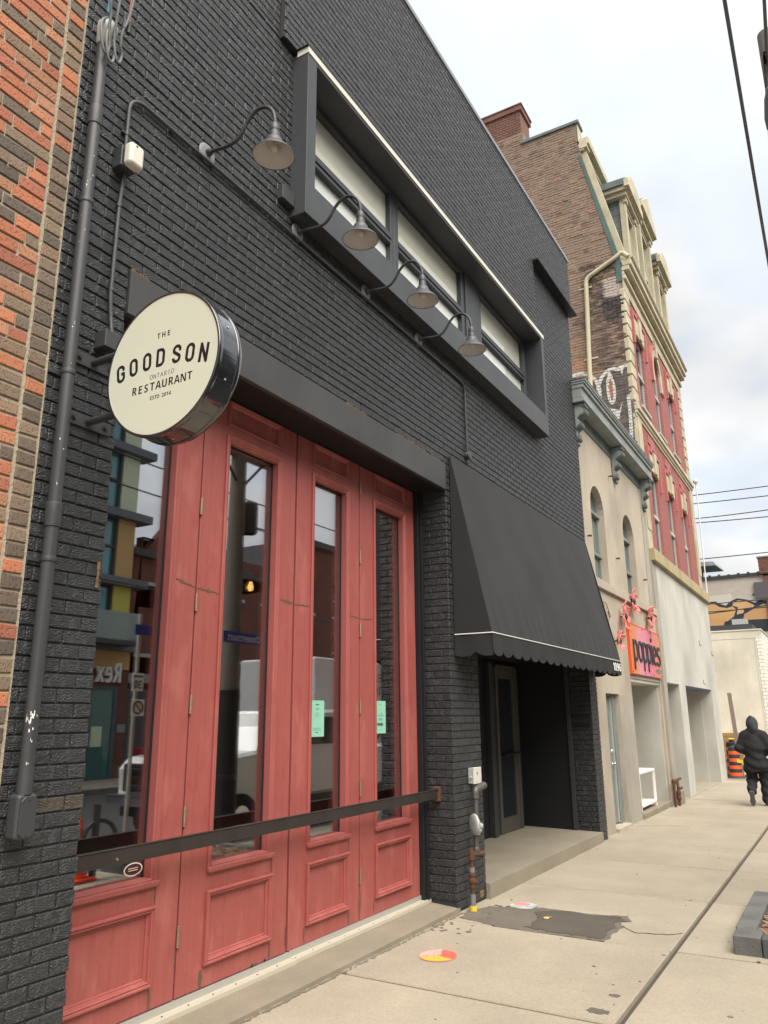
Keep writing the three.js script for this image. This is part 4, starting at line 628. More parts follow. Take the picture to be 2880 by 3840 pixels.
// ------------------------------------------------------------------ stickers and litter on the pavement
{
  const P = (x, z) => [x, gy(x) + 0.0042, z];
  const flatG = (pts, dy) => { const s = slabY(pts, 0, 0.0015); const p = s.attributes.position; for (let i = 0; i < p.count; i++) p.setY(i, p.getY(i) + gy(p.getX(i)) + dy); return s; };
  const ell = (cx, cz, rx, rz, a0, a1, turn, n = 20) => { const o = []; for (let i = 0; i <= n; i++) { const a = a0 + ((a1 - a0) * i) / n, x = Math.cos(a) * rx, z = Math.sin(a) * rz; o.push([cx + x * Math.cos(turn) - z * Math.sin(turn), cz + x * Math.sin(turn) + z * Math.cos(turn)]); } return o; };
  const rose = mat('rose', col(0.72, 0.36, 0.33)), red = mat('vermilion', col(0.62, 0.12, 0.09)), amber = mat('amber', col(0.72, 0.40, 0.06));
  const t = thing('floor_sticker', 'round pink, red and yellow sticker on the pavement', 'sticker', P(5.66, 0.445));
  part(t, 'backing', flatG(ell(5.66, 0.445, 0.155, 0.14, 0, 6.283, 0), 0.004), mat('sticker', col(0.62, 0.25, 0.16)));
  const arc = (a0, a1) => ell(5.66, 0.445, 0.148, 0.133, a0, a1, 0, 14), mid = [5.665, 0.44];
  part(t, 'patch', flatG([...arc(-2.35, -0.25), [5.73, 0.43], [5.70, 0.46], mid, [5.62, 0.40], [5.60, 0.37]], 0.0072), rose);
  part(t, 'patch', flatG([...arc(-0.22, 1.75), [5.63, 0.52], mid, [5.705, 0.463], [5.735, 0.435]], 0.0072), red);
  part(t, 'patch', flatG([...arc(1.8, 3.9), [5.60, 0.385], [5.62, 0.41], [5.66, 0.445], [5.632, 0.515]], 0.0072), amber);
  { const r = rng(8); for (let i = 0; i < 9; i++) { const x = 5.58 + r() * 0.17, z = 0.36 + r() * 0.17, s = 0.008 + r() * 0.012; part(t, 'chip', flatG([[x, z], [x + s, z + s * 0.4], [x + s * 0.8, z + s], [x - s * 0.2, z + s * 0.7]], 0.0100), [rose, red, amber][i % 3]); } }
  const u = thing('floor_sticker', 'torn multicoloured sticker on the pavement near the pier', 'sticker', P(7.5, 0.43));
  const rj = rng(17), tear = (o) => o.map(([x, z]) => [x + (rj() - 0.5) * 0.03, z + (rj() - 0.5) * 0.03]);
  part(u, 'backing', flatG(tear(ell(7.49, 0.43, 0.13, 0.125, 0, 6.2, 0)), 0.004), mat('stickerPale', col(0.55, 0.52, 0.5)));
  part(u, 'patch', flatG(tear(ell(7.53, 0.40, 0.07, 0.08, 0, 6.2, 0, 12)), 0.0062), mat('stickerPink', col(0.68, 0.25, 0.24))); part(u, 'patch', flatG(tear(ell(7.47, 0.51, 0.07, 0.045, 0, 6.2, 0.5, 12)), 0.0064), mat('stickerBlue', col(0.33, 0.42, 0.5))); part(u, 'patch', flatG(tear(ell(7.42, 0.38, 0.06, 0.05, 0, 6.2, 0.5, 12)), 0.0066), mat('stickerGreen', col(0.4, 0.45, 0.36)));
  solo('peel', [lathe([[0, 0.006], [0.02, 0.008], [0.03, 0.003], [0.02, 0], [0, 0]], [7.11, gy(7.1) + 0.008, 0.775], [0, 1, 0], 10), lathe([[0, 0.006], [0.018, 0.007], [0.024, 0.003], [0, 0]], [7.14, gy(7.1) + 0.008, 0.80], [0.2, 1, 0], 8)], mat('peelYellow', col(0.75, 0.5, 0.18)), 'yellow peel lying on the dark asphalt patch', 'peel', [7.12, gy(7.1), 0.785]);
}
// ------------------------------------------------------------------ stone edged tree planter at the right edge
{
  const t = thing('planter', 'stone edged planting bed filled with wood mulch', 'planter', [7.6, gy(7.6), 2.9]);
  const h = (x, d = 0) => gy(x) + d, blk = (x0, x1, z0, z1, top, m, i) => part(t, 'edging_stone', boxUV(new RoundedBoxGeometry(x1 - x0, 0.3, z1 - z0, 2, 0.012).translate((x0 + x1) / 2, gy((x0 + x1) / 2) + top - 0.15, (z0 + z1) / 2)), m);
  blk(6.76, 7.02, 2.33, 2.52, 0.135, M.granite); blk(7.025, 7.85, 2.32, 2.47, 0.14, M.granite); blk(7.855, 8.5, 2.315, 2.465, 0.135, M.granite);
  blk(6.75, 6.89, 2.525, 3.3, 0.135, M.graniteDark); blk(8.36, 8.5, 2.47, 3.6, 0.13, M.granite); blk(6.75, 6.89, 3.305, 3.7, 0.135, M.graniteDark);
  part(t, 'soil', box(6.88, 8.4, -0.1, 0.06, 2.45, 3.7), M.mulch);
  const r = rng(31), g = []; for (let i = 0; i < 900; i++) { const x = 6.91 + r() * 1.43, z = 2.48 + r() * 1.1, l = 0.02 + r() * 0.05; const c = new THREE.BoxGeometry(l, 0.006 + r() * 0.006, 0.008 + r() * 0.012); c.rotateZ((r() - 0.5) * 0.7); c.rotateY(r() * 6.3); c.translate(x, gy(x) + 0.075 + r() * 0.045, z); g.push(c); }
  const q = part(t, 'mulch_chips', g, mat('mulchChip', col(0.36, 0.24, 0.16), { roughness: 0.95 })); q.userData.kind = 'stuff';
}

// ------------------------------------------------------------------ beige stucco building
{
  const b = thing('stucco_building', 'two storey beige stucco building with grey green bracketed cornice and arched windows', 'building', [14.7, 0, 0]);
  const P = (n, g, m, l) => part(b, n, g, m, l), z = -0.05, X0 = 12.125, X1 = 17.5;
  const wins = [[12.84, 13.72, 3.90, 5.20], [15.11, 16.03, 3.93, 5.16]];
  P('wall', slabZ(rect(X0, X1, 2.36, 6.95), z - 0.35, z, wins.map(([a, c, d, e]) => arch(a, c, d, e))), M.beige);
  P('wall', [box(X0, 12.84, -0.5, 2.36, z - 0.35, z)], M.beige, 'beige pilaster left of the side door'); P('wall', box(12.84, 13.70, 2.05, 2.36, z - 0.35, z), M.beige);
  P('wall', [slabZ([[13.70, -0.5], [14.66, -0.5], [14.68, 2.36], [13.70, 2.36]], z - 0.9, z)], M.beige); P('grey_panel', box(13.705, 14.672, -0.5, 2.04, z - 0.02, z + 0.003), M.beigeGrey, 'grey painted lower wall beside the door');
  P('pilaster', box(17.27, X1, -0.5, 2.36, z - 0.3, z), M.beige); P('pilaster', [box(X0 + 0.005, 12.30, 2.36, 6.95, z, z + 0.004)], M.beige);
  P('sill_band', [box(12.14, 17.48, 3.77, 3.92, z, z + 0.055, 0.008)], M.beige, 'projecting band under the arched windows');
  P('right_strip', box(17.0, 17.48, 3.93, 6.72, z - 0.01, z + 0.012), M.beigeGrey);
  P('mass', [box(X0, X1, 2.36, 6.9, -10, z - 0.35), box(X0, X1, 6.9, 7.1, -10, -0.1)], M.beige);
  wins.forEach(([a, c, d, e]) => {
    const w = sub(b, 'window'), zz = z - 0.17, m = e - 0.02;
    part(w, 'frame', slabZ(arch(a - 0.02, c + 0.02, d, e), zz, zz + 0.05, [rect(a + 0.06, c - 0.06, d + 0.07, d + 0.52).map((p) => p), rect(a + 0.06, c - 0.06, d + 0.58, m - 0.04), arch(a + 0.06, c - 0.06, m + 0.04, e + 0.05)]), M.greyGreen);
    part(w, 'transom', box(a, c, m - 0.035, m + 0.035, zz, zz + 0.09, 0.008), M.greyGreen); part(w, 'meeting_rail', box(a, c, d + 0.51, d + 0.57, zz, zz + 0.075, 0.006), M.greyGreen);
    part(w, 'glazing_bar', box((a + c) / 2 - 0.015, (a + c) / 2 + 0.015, d + 0.58, e + 0.36, zz + 0.01, zz + 0.045, 0.003), M.greyGreen);
    part(w, 'pane', slabZ(arch(a, c, d, e), zz + 0.012, zz + 0.02), M.greenGlass);
    part(w, 'sill', box(a - 0.02, c + 0.02, d - 0.02, d + 0.03, z - 0.24, z + 0.01, 0.005), M.beige);
  });
  // cornice
  const zf = 0.20;
  P('cornice', [box(12.02, 17.42, 6.78, 6.86, z, zf, 0.006), box(12.02, 17.42, 6.86, 7.02, z, zf - 0.03, 0.004), box(12.01, 17.43, 7.02, 7.09, z, zf + 0.005, 0.008), box(12.00, 17.44, 7.09, 7.13, z, zf + 0.03, 0.006), box(11.99, 17.45, 7.13, 7.17, -0.3, zf + 0.045, 0.006)], M.cornice);
  P('flashing', box(11.98, 17.46, 7.172, 7.186, -0.3, zf + 0.05), M.corniceDark); P('frieze', box(12.13, 17.45, 6.55, 6.78, z, z + 0.02, 0.004), M.corniceDark);
  const scroll = []; { const c = [[0, 0.78], [0.20, 0.78], [0.20, 0.72]]; for (let i = 0; i <= 10; i++) { const a = Math.PI * 0.5 - (i / 10) * Math.PI; c.push([0.13 + 0.075 * Math.cos(a), 0.63 + 0.085 * Math.sin(a)]); } c.push([0.09, 0.5]); for (let i = 0; i <= 8; i++) { const a = Math.PI * 0.5 - (i / 8) * Math.PI; c.push([0.075 + 0.055 * Math.cos(a), 0.40 + 0.07 * Math.sin(a)]); } c.push([0.05, 0.3], [0.035, 0.22]); for (let i = 0; i <= 8; i++) { const a = Math.PI * 0.4 - (i / 8) * Math.PI; c.push([0.04 + 0.045 * Math.cos(a), 0.15 + 0.06 * Math.sin(a)]); } c.push([0, 0.08]); scroll.push(...c); }
  for (const x of [12.2, 14.72, 17.22]) { const br = part(b, 'bracket', slabX(scroll.map(([u, v]) => [z + u * 1.15, 6.06 + v * 0.92]), x - 0.11, x + 0.11), M.corniceDark); part(br, 'scroll', [-0.118, 0.106].map((o) => slabX(scroll.map(([u, v]) => [z + 0.015 + u * 0.9, 6.12 + v * 0.82]), x + o, x + o + 0.012)), M.cornice); part(br, 'drop', lathe([[0, 0.05], [0.03, 0.03], [0.035, 0], [0.02, -0.03], [0, -0.04]], [x, 6.08, z + 0.05], [0, 1, 0], 10), M.corniceDark); }
  for (const [x, y] of [[14.31, 6.11], [12.5, 4.59], [14.34, 4.52], [16.6, 4.45]]) P('wall_stub', cyl([x, y, z], [x - 0.01, y - 0.01, z + 0.07], 0.012, 0.02, 8), M.rustPipe);
  // side door
  const d = sub(b, 'door'); d.userData.label = 'grey green side door with knobs';
  part(d, 'leaf', [box(12.9, 13.42, 0.03, 2.0, z - 0.15, z - 0.11, 0.004)], M.greyGreen); part(d, 'edge_trim', box(13.43, 13.46, 0.03, 2.0, z - 0.14, z - 0.085, 0.003), M.castGrey);
  part(d, 'jamb', [box(13.47, 13.70, 0.0, 2.05, z - 0.24, z - 0.07, 0.004), box(12.84, 12.895, 0.0, 2.05, z - 0.24, z - 0.09, 0.004), box(12.84, 13.70, 2.005, 2.05, z - 0.24, z - 0.09, 0.004)], M.greyGreen);
  part(d, 'knob', [lathe([[0, 0.06], [0.025, 0.055], [0.032, 0.04], [0.022, 0.02], [0.012, 0.012], [0.03, 0.006], [0.03, 0]], [13.36, 0.93, z - 0.11], [0, 0, 1], 14)], M.chrome); part(d, 'lock', lathe([[0, 0.03], [0.024, 0.028], [0.03, 0]], [13.36, 1.13, z - 0.11], [0, 0, 1], 14), M.chrome);
  { const g = text('31', fontSans, 0.12, 0.12, 0.004); g.translate(12.98, 1.55, z - 0.11); part(d, 'numeral', g, M.corniceDark); }
  P('door_sill', boxUV(hexa([[12.84, -0.3, z + 0.06], [13.7, -0.3, z + 0.06], [13.7, -0.3, z - 0.3], [12.84, -0.3, z - 0.3], [12.84, 0.0, z + 0.05], [13.7, -0.005, z + 0.05], [13.7, 0.02, z - 0.3], [12.84, 0.025, z - 0.3]])), M.beige);
  // shop recess under the sign
  P('recess_wall', [box(17.22, 17.30, -0.4, 2.36, -1.35, z - 0.05), box(14.66, 17.3, -0.4, 2.36, -1.4, -1.3), box(14.6, 17.3, 2.30, 2.40, -1.35, z - 0.02)], M.whiteStucco); P('recess_step', box(14.66, 17.25, -0.4, 0.035, -1.35, -0.01, 0.01), M.ledge);
  P('hook', spline([[16.4, 2.3, -0.5], [16.4, 2.2, -0.5], [16.43, 2.14, -0.5], [16.47, 2.17, -0.5]], 0.008, 14, 6), M.steel);
  P('wire_loop', spline([[13.05, 3.56, z + 0.01], [13.25, 3.55, z + 0.02], [13.42, 3.42, z + 0.02], [13.5, 3.36, z + 0.02], [13.44, 3.33, z + 0.02], [13.36, 3.42, z + 0.02]], 0.006, 30, 6), M.darkCable);
}
// ------------------------------------------------------------------ shop sign and metal poppies
{
  const z = -0.02, t = thing('shop_sign', 'orange and pink square shop sign with dark raised lettering', 'sign', [16.0, 2.43, -0.03]);
  const grad = canvasTex(512, 256, (g) => { const q = g.createLinearGradient(0, 0, 512, 30); q.addColorStop(0, '#d07a3e'); q.addColorStop(0.16, '#d9854d'); q.addColorStop(0.3, '#d88ea0'); q.addColorStop(0.52, '#dc7f8d'); q.addColorStop(0.62, '#d4708c'); q.addColorStop(0.8, '#d97a72'); q.addColorStop(1, '#d98550'); g.fillStyle = q; g.fillRect(0, 0, 512, 256); });
  const bd = box(14.66, 17.34, 2.44, 3.36, -0.05, 0.0, 0.004); { const p = bd.attributes.position, uv = bd.attributes.uv; for (let i = 0; i < p.count; i++) uv.setXY(i, (p.getX(i) - 14.66) / 2.68, (p.getY(i) - 2.44) / 0.92); }
  part(t, 'board', bd, new THREE.MeshPhysicalMaterial({ map: grad, roughness: 0.35, name: 'shopSign' }));
  part(t, 'edge', [box(14.64, 14.662, 2.43, 3.37, -0.05, 0.003), box(14.64, 17.36, 3.355, 3.37, -0.05, 0.004)], M.barrelOrange);
  const put = (s, f, w, h, x, y, dep, m) => { const g = text(s, f, w, h, dep); g.translate(x, y, 0.004); return part(t, 'letter', g, m); };
  let x = 14.86; for (const [c, w, h, y] of [['p', 0.34, 0.56, 2.52], ['o', 0.36, 0.40, 2.68], ['p', 0.34, 0.56, 2.52], ['p', 0.34, 0.56, 2.52], ['i', 0.10, 0.54, 2.68], ['e', 0.34, 0.40, 2.68], ['s', 0.30, 0.40, 2.68]]) { put(c, fontSans, w, h, x, y, 0.014, M.letterDark); x += w + 0.045; }
  put('• STUDIO', fontSans, 0.55, 0.09, 16.72, 2.53, 0.008, M.leadGrey);
  for (const sx of [14.72, 15.75, 16.5, 17.28]) for (const sy of [2.48, 3.32]) part(t, 'screw', lathe([[0, 0.012], [0.014, 0.008], [0.016, 0]], [sx, sy, 0], [0, 0, 1], 8), M.rustPipe);
  const flower = (cx, cy, r, seed, label) => {
    const o = thing('flower_ornament', label, 'ornament', [cx, cy, 0.02], 'pink flower ornaments around the shop sign'), q = rng(seed), n = 6;
    for (let i = 0; i < n; i++) { const a = (i / n) * 6.283 + q(), rr = r * (0.8 + q() * 0.4), w = 0.42; const pts = [[0.3 * r, -0.3], [0.75 * rr, -w], [rr, -0.12], [rr * 0.92, 0.1], [0.8 * rr, w], [0.3 * r, 0.3]].map(([d, e], k) => [cx + Math.cos(a + e) * d, cy + Math.sin(a + e) * d, 0.02 + (k === 2 || k === 3 ? 0.05 + q() * 0.06 : 0.02)]); part(o, 'petal', tube([...pts, pts[0]], 0.009, 0.02, 5, 2), M.pink); part(o, 'petal_sheet', quads([[pts[0], pts[1], pts[4], pts[5]], [pts[1], pts[2], pts[3], pts[4]]]), mat('pinkSheet', col(0.85, 0.36, 0.32), { transmission: 0.45, roughness: 0.6, side: THREE.DoubleSide })); }
    part(o, 'centre', lathe([[0, 0.05], [0.05 * r / 0.27, 0.04], [0.09 * r / 0.27, 0.0], [0.06, -0.03]], [cx, cy, 0.03], [0, 0, 1], 10), M.letterDark); part(o, 'pin', cyl([cx, cy, -0.05], [cx, cy, 0.03], 0.012), M.steel);
  };
  flower(13.72, 2.95, 0.20, 1, 'pink flower ornament lowest of four, at the awning edge'); flower(14.30, 3.43, 0.28, 2, 'pink flower ornament with large dark centre above the left corner of the shop sign'); flower(15.08, 3.80, 0.25, 3, 'pink flower ornament highest of four, under the second arched window'); flower(16.51, 3.63, 0.26, 4, 'pink flower ornament farthest right, above the shop sign');
  const s = thing('display_shelf', 'white open display shelf standing in the shop recess', 'shelf', [15.5, 0.04, -0.3]);
  const x0 = 14.9, x1 = 16.2, zf = -0.1, zb = -0.5; part(s, 'shelf', box(x0, x1, 0.665, 0.71, zb, zf, 0.004), M.white); part(s, 'shelf', box(x0, x1, 0.10, 0.145, zb, zf, 0.004), M.white);
  for (const [lx, lz] of [[x0, zf - 0.045], [x1 - 0.045, zf - 0.045], [x0, zb], [x1 - 0.045, zb]]) part(s, 'leg', box(lx, lx + 0.045, 0.035, 0.665, lz, lz + 0.045, 0.003), M.white);
  const gp = thing('gas_riser', 'brown gas pipes rising from the pavement by the shop recess', 'gas pipe', [17.1, gy(17), 0.08]);
  part(gp, 'pipe', [tube([[17.0, -0.1, 0.08], [17.0, 0.42, 0.08], [17.75, 0.42, 0.08]], 0.026, 0.05, 10)], M.rustPipe); part(gp, 'pipe', tube([[17.32, -0.1, 0.10], [17.32, 0.36, 0.10], [17.4, 0.42, 0.085]], 0.026, 0.04, 10), M.rustPipe);
  part(gp, 'valve', [lathe([[0.035, -0.08], [0.05, -0.06], [0.045, -0.02], [0.03, 0], [0.045, 0.03], [0.045, 0.09], [0.028, 0.1]], [17.32, 0.12, 0.10], [0, 1, 0], 10)], M.rustPipe); part(gp, 'fitting', [cyl([17.32, 0.25, 0.10], [17.5, 0.26, 0.14], 0.035, 0.025, 10), cyl([17.0, 0.39, 0.08], [17.06, 0.42, 0.08], 0.045, 0.045, 10)], M.rustPipe);
  part(gp, 'foot', boxUV(box(17.5, 17.95, -0.3, 0.18, -0.06, 0.1, 0.01)), M.ledge);
}

// ------------------------------------------------------------------ tall Victorian building
{
  const b = thing('victorian_building', 'tall red and cream Victorian building with mansard roof and dormers', 'building', [21, 0, 0]);
  const P = (n, g, m, l) => part(b, n, g, m, l), z = -0.05, X0 = 17.45, X1 = 25.0;
  // openings in the red front
  const low = [[18.52, 19.38], [20.55, 21.45], [22.62, 23.45]], up = [[18.30, 19.22], [20.35, 21.2], [22.42, 23.3]];
  const holes = [...low.map(([a, c]) => rect(a, c, 5.28, 7.38)), rect(up[0][0], up[0][1], 9.0, 10.9), arch(up[1][0], up[1][1], 8.95, 10.85), rect(up[2][0], up[2][1], 9.0, 10.92)];
  P('front_wall', slabZ(rect(X0 + 0.02, X1, 4.8, 12.6), z - 0.35, z, holes), M.redJoint);
  P('back_mass', [box(X0 + 0.35, X1, -0.3, 12.6, -12, -1.6), box(X0 + 0.35, X1, 2.4, 12.6, -1.6, z - 0.36)], M.darkRoom);
  P('side_wall', slabX([[z - 0.001, -0.3], [z - 0.001, 12.35], [-0.82, 16.2], [-0.82, 16.93], [-2.3, 16.93], [-2.3, 17.3], [-12, 17.3], [-12, -0.3]], X0, X0 + 0.34), mat('sideMortar', col(0.20, 0.165, 0.13), { roughness: 0.95 }));
  // side wall bricks; colour and spray paint come from one picture of the whole wall
  const paint = canvasTex(1024, 2048, (g, W, H) => {           // u: z from -8.2 to 0 -> 0..1; v: y from 1.4 to 17.8
    const X = (zz) => ((zz + 8.2) / 8.2) * W, Y = (yy) => H - ((yy - 1.4) / 16.4) * H, r = rng(3);
    g.fillStyle = '#8a7566'; g.fillRect(0, 0, W, H);
    for (let i = 0; i < 5200; i++) { const x = r() * W, y = r() * H, w = 12 + r() * 16, k = r(); g.globalAlpha = 0.45; g.fillStyle = k < 0.3 ? '#6d5848' : k < 0.6 ? '#9a836f' : k < 0.75 ? '#a98a6d' : k < 0.9 ? '#59473d' : '#ad7c66'; g.fillRect(Math.floor(x / 26) * 26, Math.floor(y / 9.4) * 9.4, w, 9); }
    const soft = (zz, yy, w, h, c, a) => { g.fillStyle = c; for (let i = 0; i < 260; i++) { g.globalAlpha = a * r(); g.fillRect(X(zz + (r() - 0.5) * w), Y(yy + (r() - 0.5) * h), 14 + r() * 14, 8); } };
    soft(-0.5, 12.0, 1.2, 1.4, '#3d3430', 0.7); soft(-0.4, 10.8, 0.9, 2.2, '#483b38', 0.75); soft(-0.35, 11.4, 0.5, 0.7, '#2e2a2b', 0.7); soft(-1.0, 10.6, 0.8, 1.6, '#544640', 0.5); soft(-1.3, 10.2, 0.4, 1.2, '#947a60', 0.5); soft(-1.35, 9.9, 0.3, 0.4, '#a07860', 0.4); soft(-0.4, 11.9, 0.3, 0.5, '#b4a79c', 0.5);
    g.globalAlpha = 1; const path = (pts, close) => { g.beginPath(); pts.forEach(([a, c], i) => (i ? g.lineTo(X(a), Y(c)) : g.moveTo(X(a), Y(c)))); if (close) g.closePath(); };
    path([[-2.2, 9.6], [-1.5, 9.75], [-1.0, 9.6], [-0.75, 9.45], [-0.5, 9.72], [-0.1, 9.68], [-0.05, 9.6], [-0.1, 8.4], [-0.2, 7.6], [-2.2, 7.4]], true); g.fillStyle = '#5d5553'; g.fill();
    for (let i = 0; i < 700; i++) { g.globalAlpha = 0.5; g.fillStyle = r() < 0.5 ? '#71655d' : '#4c494b'; g.fillRect(X(-2.2 + r() * 2.1), Y(7.4 + r() * 2.2), 20, 8); } g.globalAlpha = 1;
    g.strokeStyle = '#c9c8c5'; g.lineCap = 'round'; g.lineJoin = 'round'; const line = (pts, w) => { g.lineWidth = w; g.beginPath(); g.moveTo(X(pts[0][0]), Y(pts[0][1])); for (let i = 1; i < pts.length - 1; i++) g.quadraticCurveTo(X(pts[i][0]), Y(pts[i][1]), X((pts[i][0] + pts[i + 1][0]) / 2), Y((pts[i][1] + pts[i + 1][1]) / 2)); g.lineTo(X(pts[pts.length - 1][0]), Y(pts[pts.length - 1][1])); g.stroke(); };
    line([[-1.6, 9.72], [-1.3, 9.82], [-1.0, 9.7], [-0.85, 9.45], [-0.8, 9.2], [-0.85, 8.95], [-0.95, 8.85]], 11); line([[-0.85, 9.3], [-0.75, 9.6], [-0.5, 9.75], [-0.3, 9.65], [-0.2, 9.74], [-0.08, 9.72]], 11); line([[-0.55, 9.62], [-0.47, 9.4], [-0.47, 8.95], [-0.55, 8.82], [-0.61, 9.0], [-0.62, 9.4], [-0.55, 9.62]], 9); path([[-0.33, 9.76], [-0.25, 9.5], [-0.2, 9.76]], true); g.fillStyle = '#cfcecb'; g.fill();
    path([[-0.54, 9.5], [-0.5, 9.35], [-0.52, 9.0], [-0.57, 9.0], [-0.59, 9.3]], true); g.fillStyle = '#a2684a'; g.fill(); line([[-0.16, 8.95], [-0.15, 8.3], [-0.2, 7.7]], 10); path([[-0.62, 8.75], [-0.4, 8.65], [-0.3, 8.85], [-0.42, 8.4], [-0.5, 8.3]], true); g.fillStyle = '#c4c4c2'; g.fill();
  });
  const sideM = mat('sideBrick', col(1, 1, 1), { roughness: 0.92, map: paint, bumpMap: null });
  const list = [], r = rng(51);
  const sideRects = [[0, 3.55, 6.5, 16.9], [0, 1.28, 16.9, 17.3]];
  for (const q of layCourses(sideRects, { len: 0.212, course: 0.0745, u0: 0.03, v0: 0, gap: 0.012 })) { // u runs from z = -3.6 forward
    const zz = -3.6 + q.u, z1 = zz + q.w, lim = q.v < 12.3 ? -0.06 : -0.06 - ((q.v - 12.35) / 3.85) * 0.77; if (zz > lim - 0.03 || (q.v > 16.2 && zz > -0.86)) continue;
    const w = Math.min(q.w, lim - zz); if (w < 0.03) continue; list.push({ at: V(X0, q.v, zz), ry: -Math.PI / 2, w, h: q.h, tint: [1, 1, 1], tone: 0, d: 0.004 + r() * 0.008 });
  }
  buildBricks(b, list, sideM, { uvFn: (q, x, y) => [(q.at.z + x + 8.2) / 8.2, (q.at.y + y - 1.4) / 16.4], jit: 0.009, seed: 14, hidden: (q) => q.p.y < 7.1 || (q.p.z < -1.9 && q.p.y < 11) });
  P('parapet_cap', [box(X0 - 0.05, X0 + 0.4, 16.9, 16.99, -2.36, -0.76, 0.01)], M.corniceDark); P('gable_end', box(X0 + 0.0, X0 + 0.35, 16.25, 16.9, -0.83, -0.80), M.cream);
  const ch = P('chimney', [box(X0 + 0.02, X0 + 0.75, 16.9, 18.05, -3.7, -2.35), box(X0 - 0.03, X0 + 0.8, 18.05, 18.2, -3.75, -2.3)], M.chimneyBrick); part(ch, 'cap', box(X0 - 0.05, X0 + 0.82, 18.2, 18.26, -3.78, -2.27, 0.02), M.chimneyBrick);
  { const g = []; for (let y = 16.95, i = 0; y < 18; y += 0.08, i++) for (let q = -3.68 + (i % 2) * 0.1; q < -2.4; q += 0.2) g.push(box(X0 + 0.008, X0 + 0.02, y, y + 0.066, q, Math.min(q + 0.188, -2.36))); part(ch, 'brickwork', g, M.chimneyBrick).userData.kind = 'stuff'; }
  // red front bricks
  const rl = [], hit = (x0, x1, y0, y1) => low.some(([a, c]) => x1 > a - 0.02 && x0 < c + 0.02 && y1 > 5.25 && y0 < 7.4) || up.some(([a, c], i) => x1 > a - 0.02 && x0 < c + 0.02 && y1 > 8.95 && y0 < (i === 1 ? 11.28 : 10.92));
  const rr = []; for (const [y0, y1, set, t] of [[5.26, 8.45, low, 7.39], [8.75, 11.72, up, 10.93]]) { const e = [17.98, ...set.flat(), 24.55]; for (let i = 0; i < e.length; i += 2) rr.push([e[i] + (i ? 0.004 : 0), e[i + 1] - 0.004, y0, t]); rr.push([17.98, 24.55, t, y1]); }
  for (const q of layCourses(rr, { len: 0.215, course: 0.0765, u0: 0.01, v0: 0, gap: 0.012 })) if (!(q.v > 10.9 && hit(q.u, q.u + q.w, q.v, q.v + q.h))) rl.push({ at: V(q.u, q.v, z), ry: 0, w: q.w, h: q.h, tint: [1, 1, 1], tone: 0 });
  for (const set of [low, up]) for (const [, c] of set) for (const q of layCourses([[0, 0.2, set === low ? 5.3 : 9.0, set === low ? 7.36 : 10.88]], { len: 0.2, course: 0.0765, u0: 0, v0: 0, gap: 0.012 })) rl.push({ at: V(c, q.v, z - 0.2 + q.u), ry: -Math.PI / 2, w: q.w, h: q.h, tint: [1, 1, 1], tone: 0, d: 0.006 });
  buildBricks(b, rl, M.redBrick, { most: 0, d: 0.009, jit: 0.004, seed: 15, bulk: 'red_brickwork' });
  // windows, lintels, hood mouldings
  const win = (a, c, y0, y1, arched) => {
    const w = sub(b, 'window'), zz = z - 0.115, out = arched ? arch(a, c, y0, y1) : rect(a, c, y0, y1), top = arched ? y1 + (c - a) / 2 : y1, mid = (y0 + top) / 2;
    part(w, 'frame', slabZ(out, zz, zz + 0.05, [rect(a + 0.07, c - 0.07, y0 + 0.08, mid - 0.04), arched ? arch(a + 0.07, c - 0.07, mid + 0.04, y1) : rect(a + 0.07, c - 0.07, mid + 0.04, y1 - 0.07)]), M.castGrey);
    part(w, 'meeting_rail', box(a, c, mid - 0.045, mid + 0.045, zz, zz + 0.075, 0.006), M.castGrey); part(w, 'glazing_bar', box((a + c) / 2 - 0.014, (a + c) / 2 + 0.014, y0 + 0.08, mid, zz + 0.01, zz + 0.04), M.castGrey);
    part(w, 'pane', slabZ(out, zz + 0.012, zz + 0.02), M.darkGlass); part(w, 'sill', box(a - 0.05, c + 0.05, y0 - 0.07, y0, zz, z + 0.06, 0.01), M.castGrey);
    return w;
  };
  const hood = (a, c, y) => { // cream block lintel with keystone and a red label mould round it
    P('lintel', [slabZ([[a - 0.02, y], [a + 0.15, y + 0.04], [c - 0.15, y + 0.04], [c + 0.02, y], [c + 0.14, y + 0.45], [a - 0.14, y + 0.45]], z, z + 0.05, [], 0.004)], M.cream); P('keystone', slabZ([[(a + c) / 2 - 0.1, y + 0.02], [(a + c) / 2 + 0.1, y + 0.02], [(a + c) / 2 + 0.15, y + 0.56], [(a + c) / 2 - 0.15, y + 0.56]], z, z + 0.09, [], 0.006), M.cream);
    P('hood_moulding', slabZ([[a - 0.24, y - 0.3], [a - 0.16, y - 0.3], [a - 0.16, y + 0.5], [(a + c) / 2 - 0.2, y + 0.5], [(a + c) / 2 - 0.2, y + 0.62], [(a + c) / 2 + 0.2, y + 0.62], [(a + c) / 2 + 0.2, y + 0.5], [c + 0.16, y + 0.5], [c + 0.16, y - 0.3], [c + 0.24, y - 0.3], [c + 0.24, y + 0.58], [(a + c) / 2 + 0.28, y + 0.58], [(a + c) / 2 + 0.28, y + 0.70], [(a + c) / 2 - 0.28, y + 0.70], [(a + c) / 2 - 0.28, y + 0.58], [a - 0.24, y + 0.58]], z, z + 0.07, [], 0.006), mat('redTrim', col(0.42, 0.13, 0.12), { roughness: 0.7 }));
  };
  for (const [a, c] of low) { win(a, c, 5.28, 7.38); hood(a, c, 7.36); P('frieze_panel', box(a + 0.1, c - 0.05, 8.12, 8.36, z, z + 0.03, 0.006), M.redBrick); }
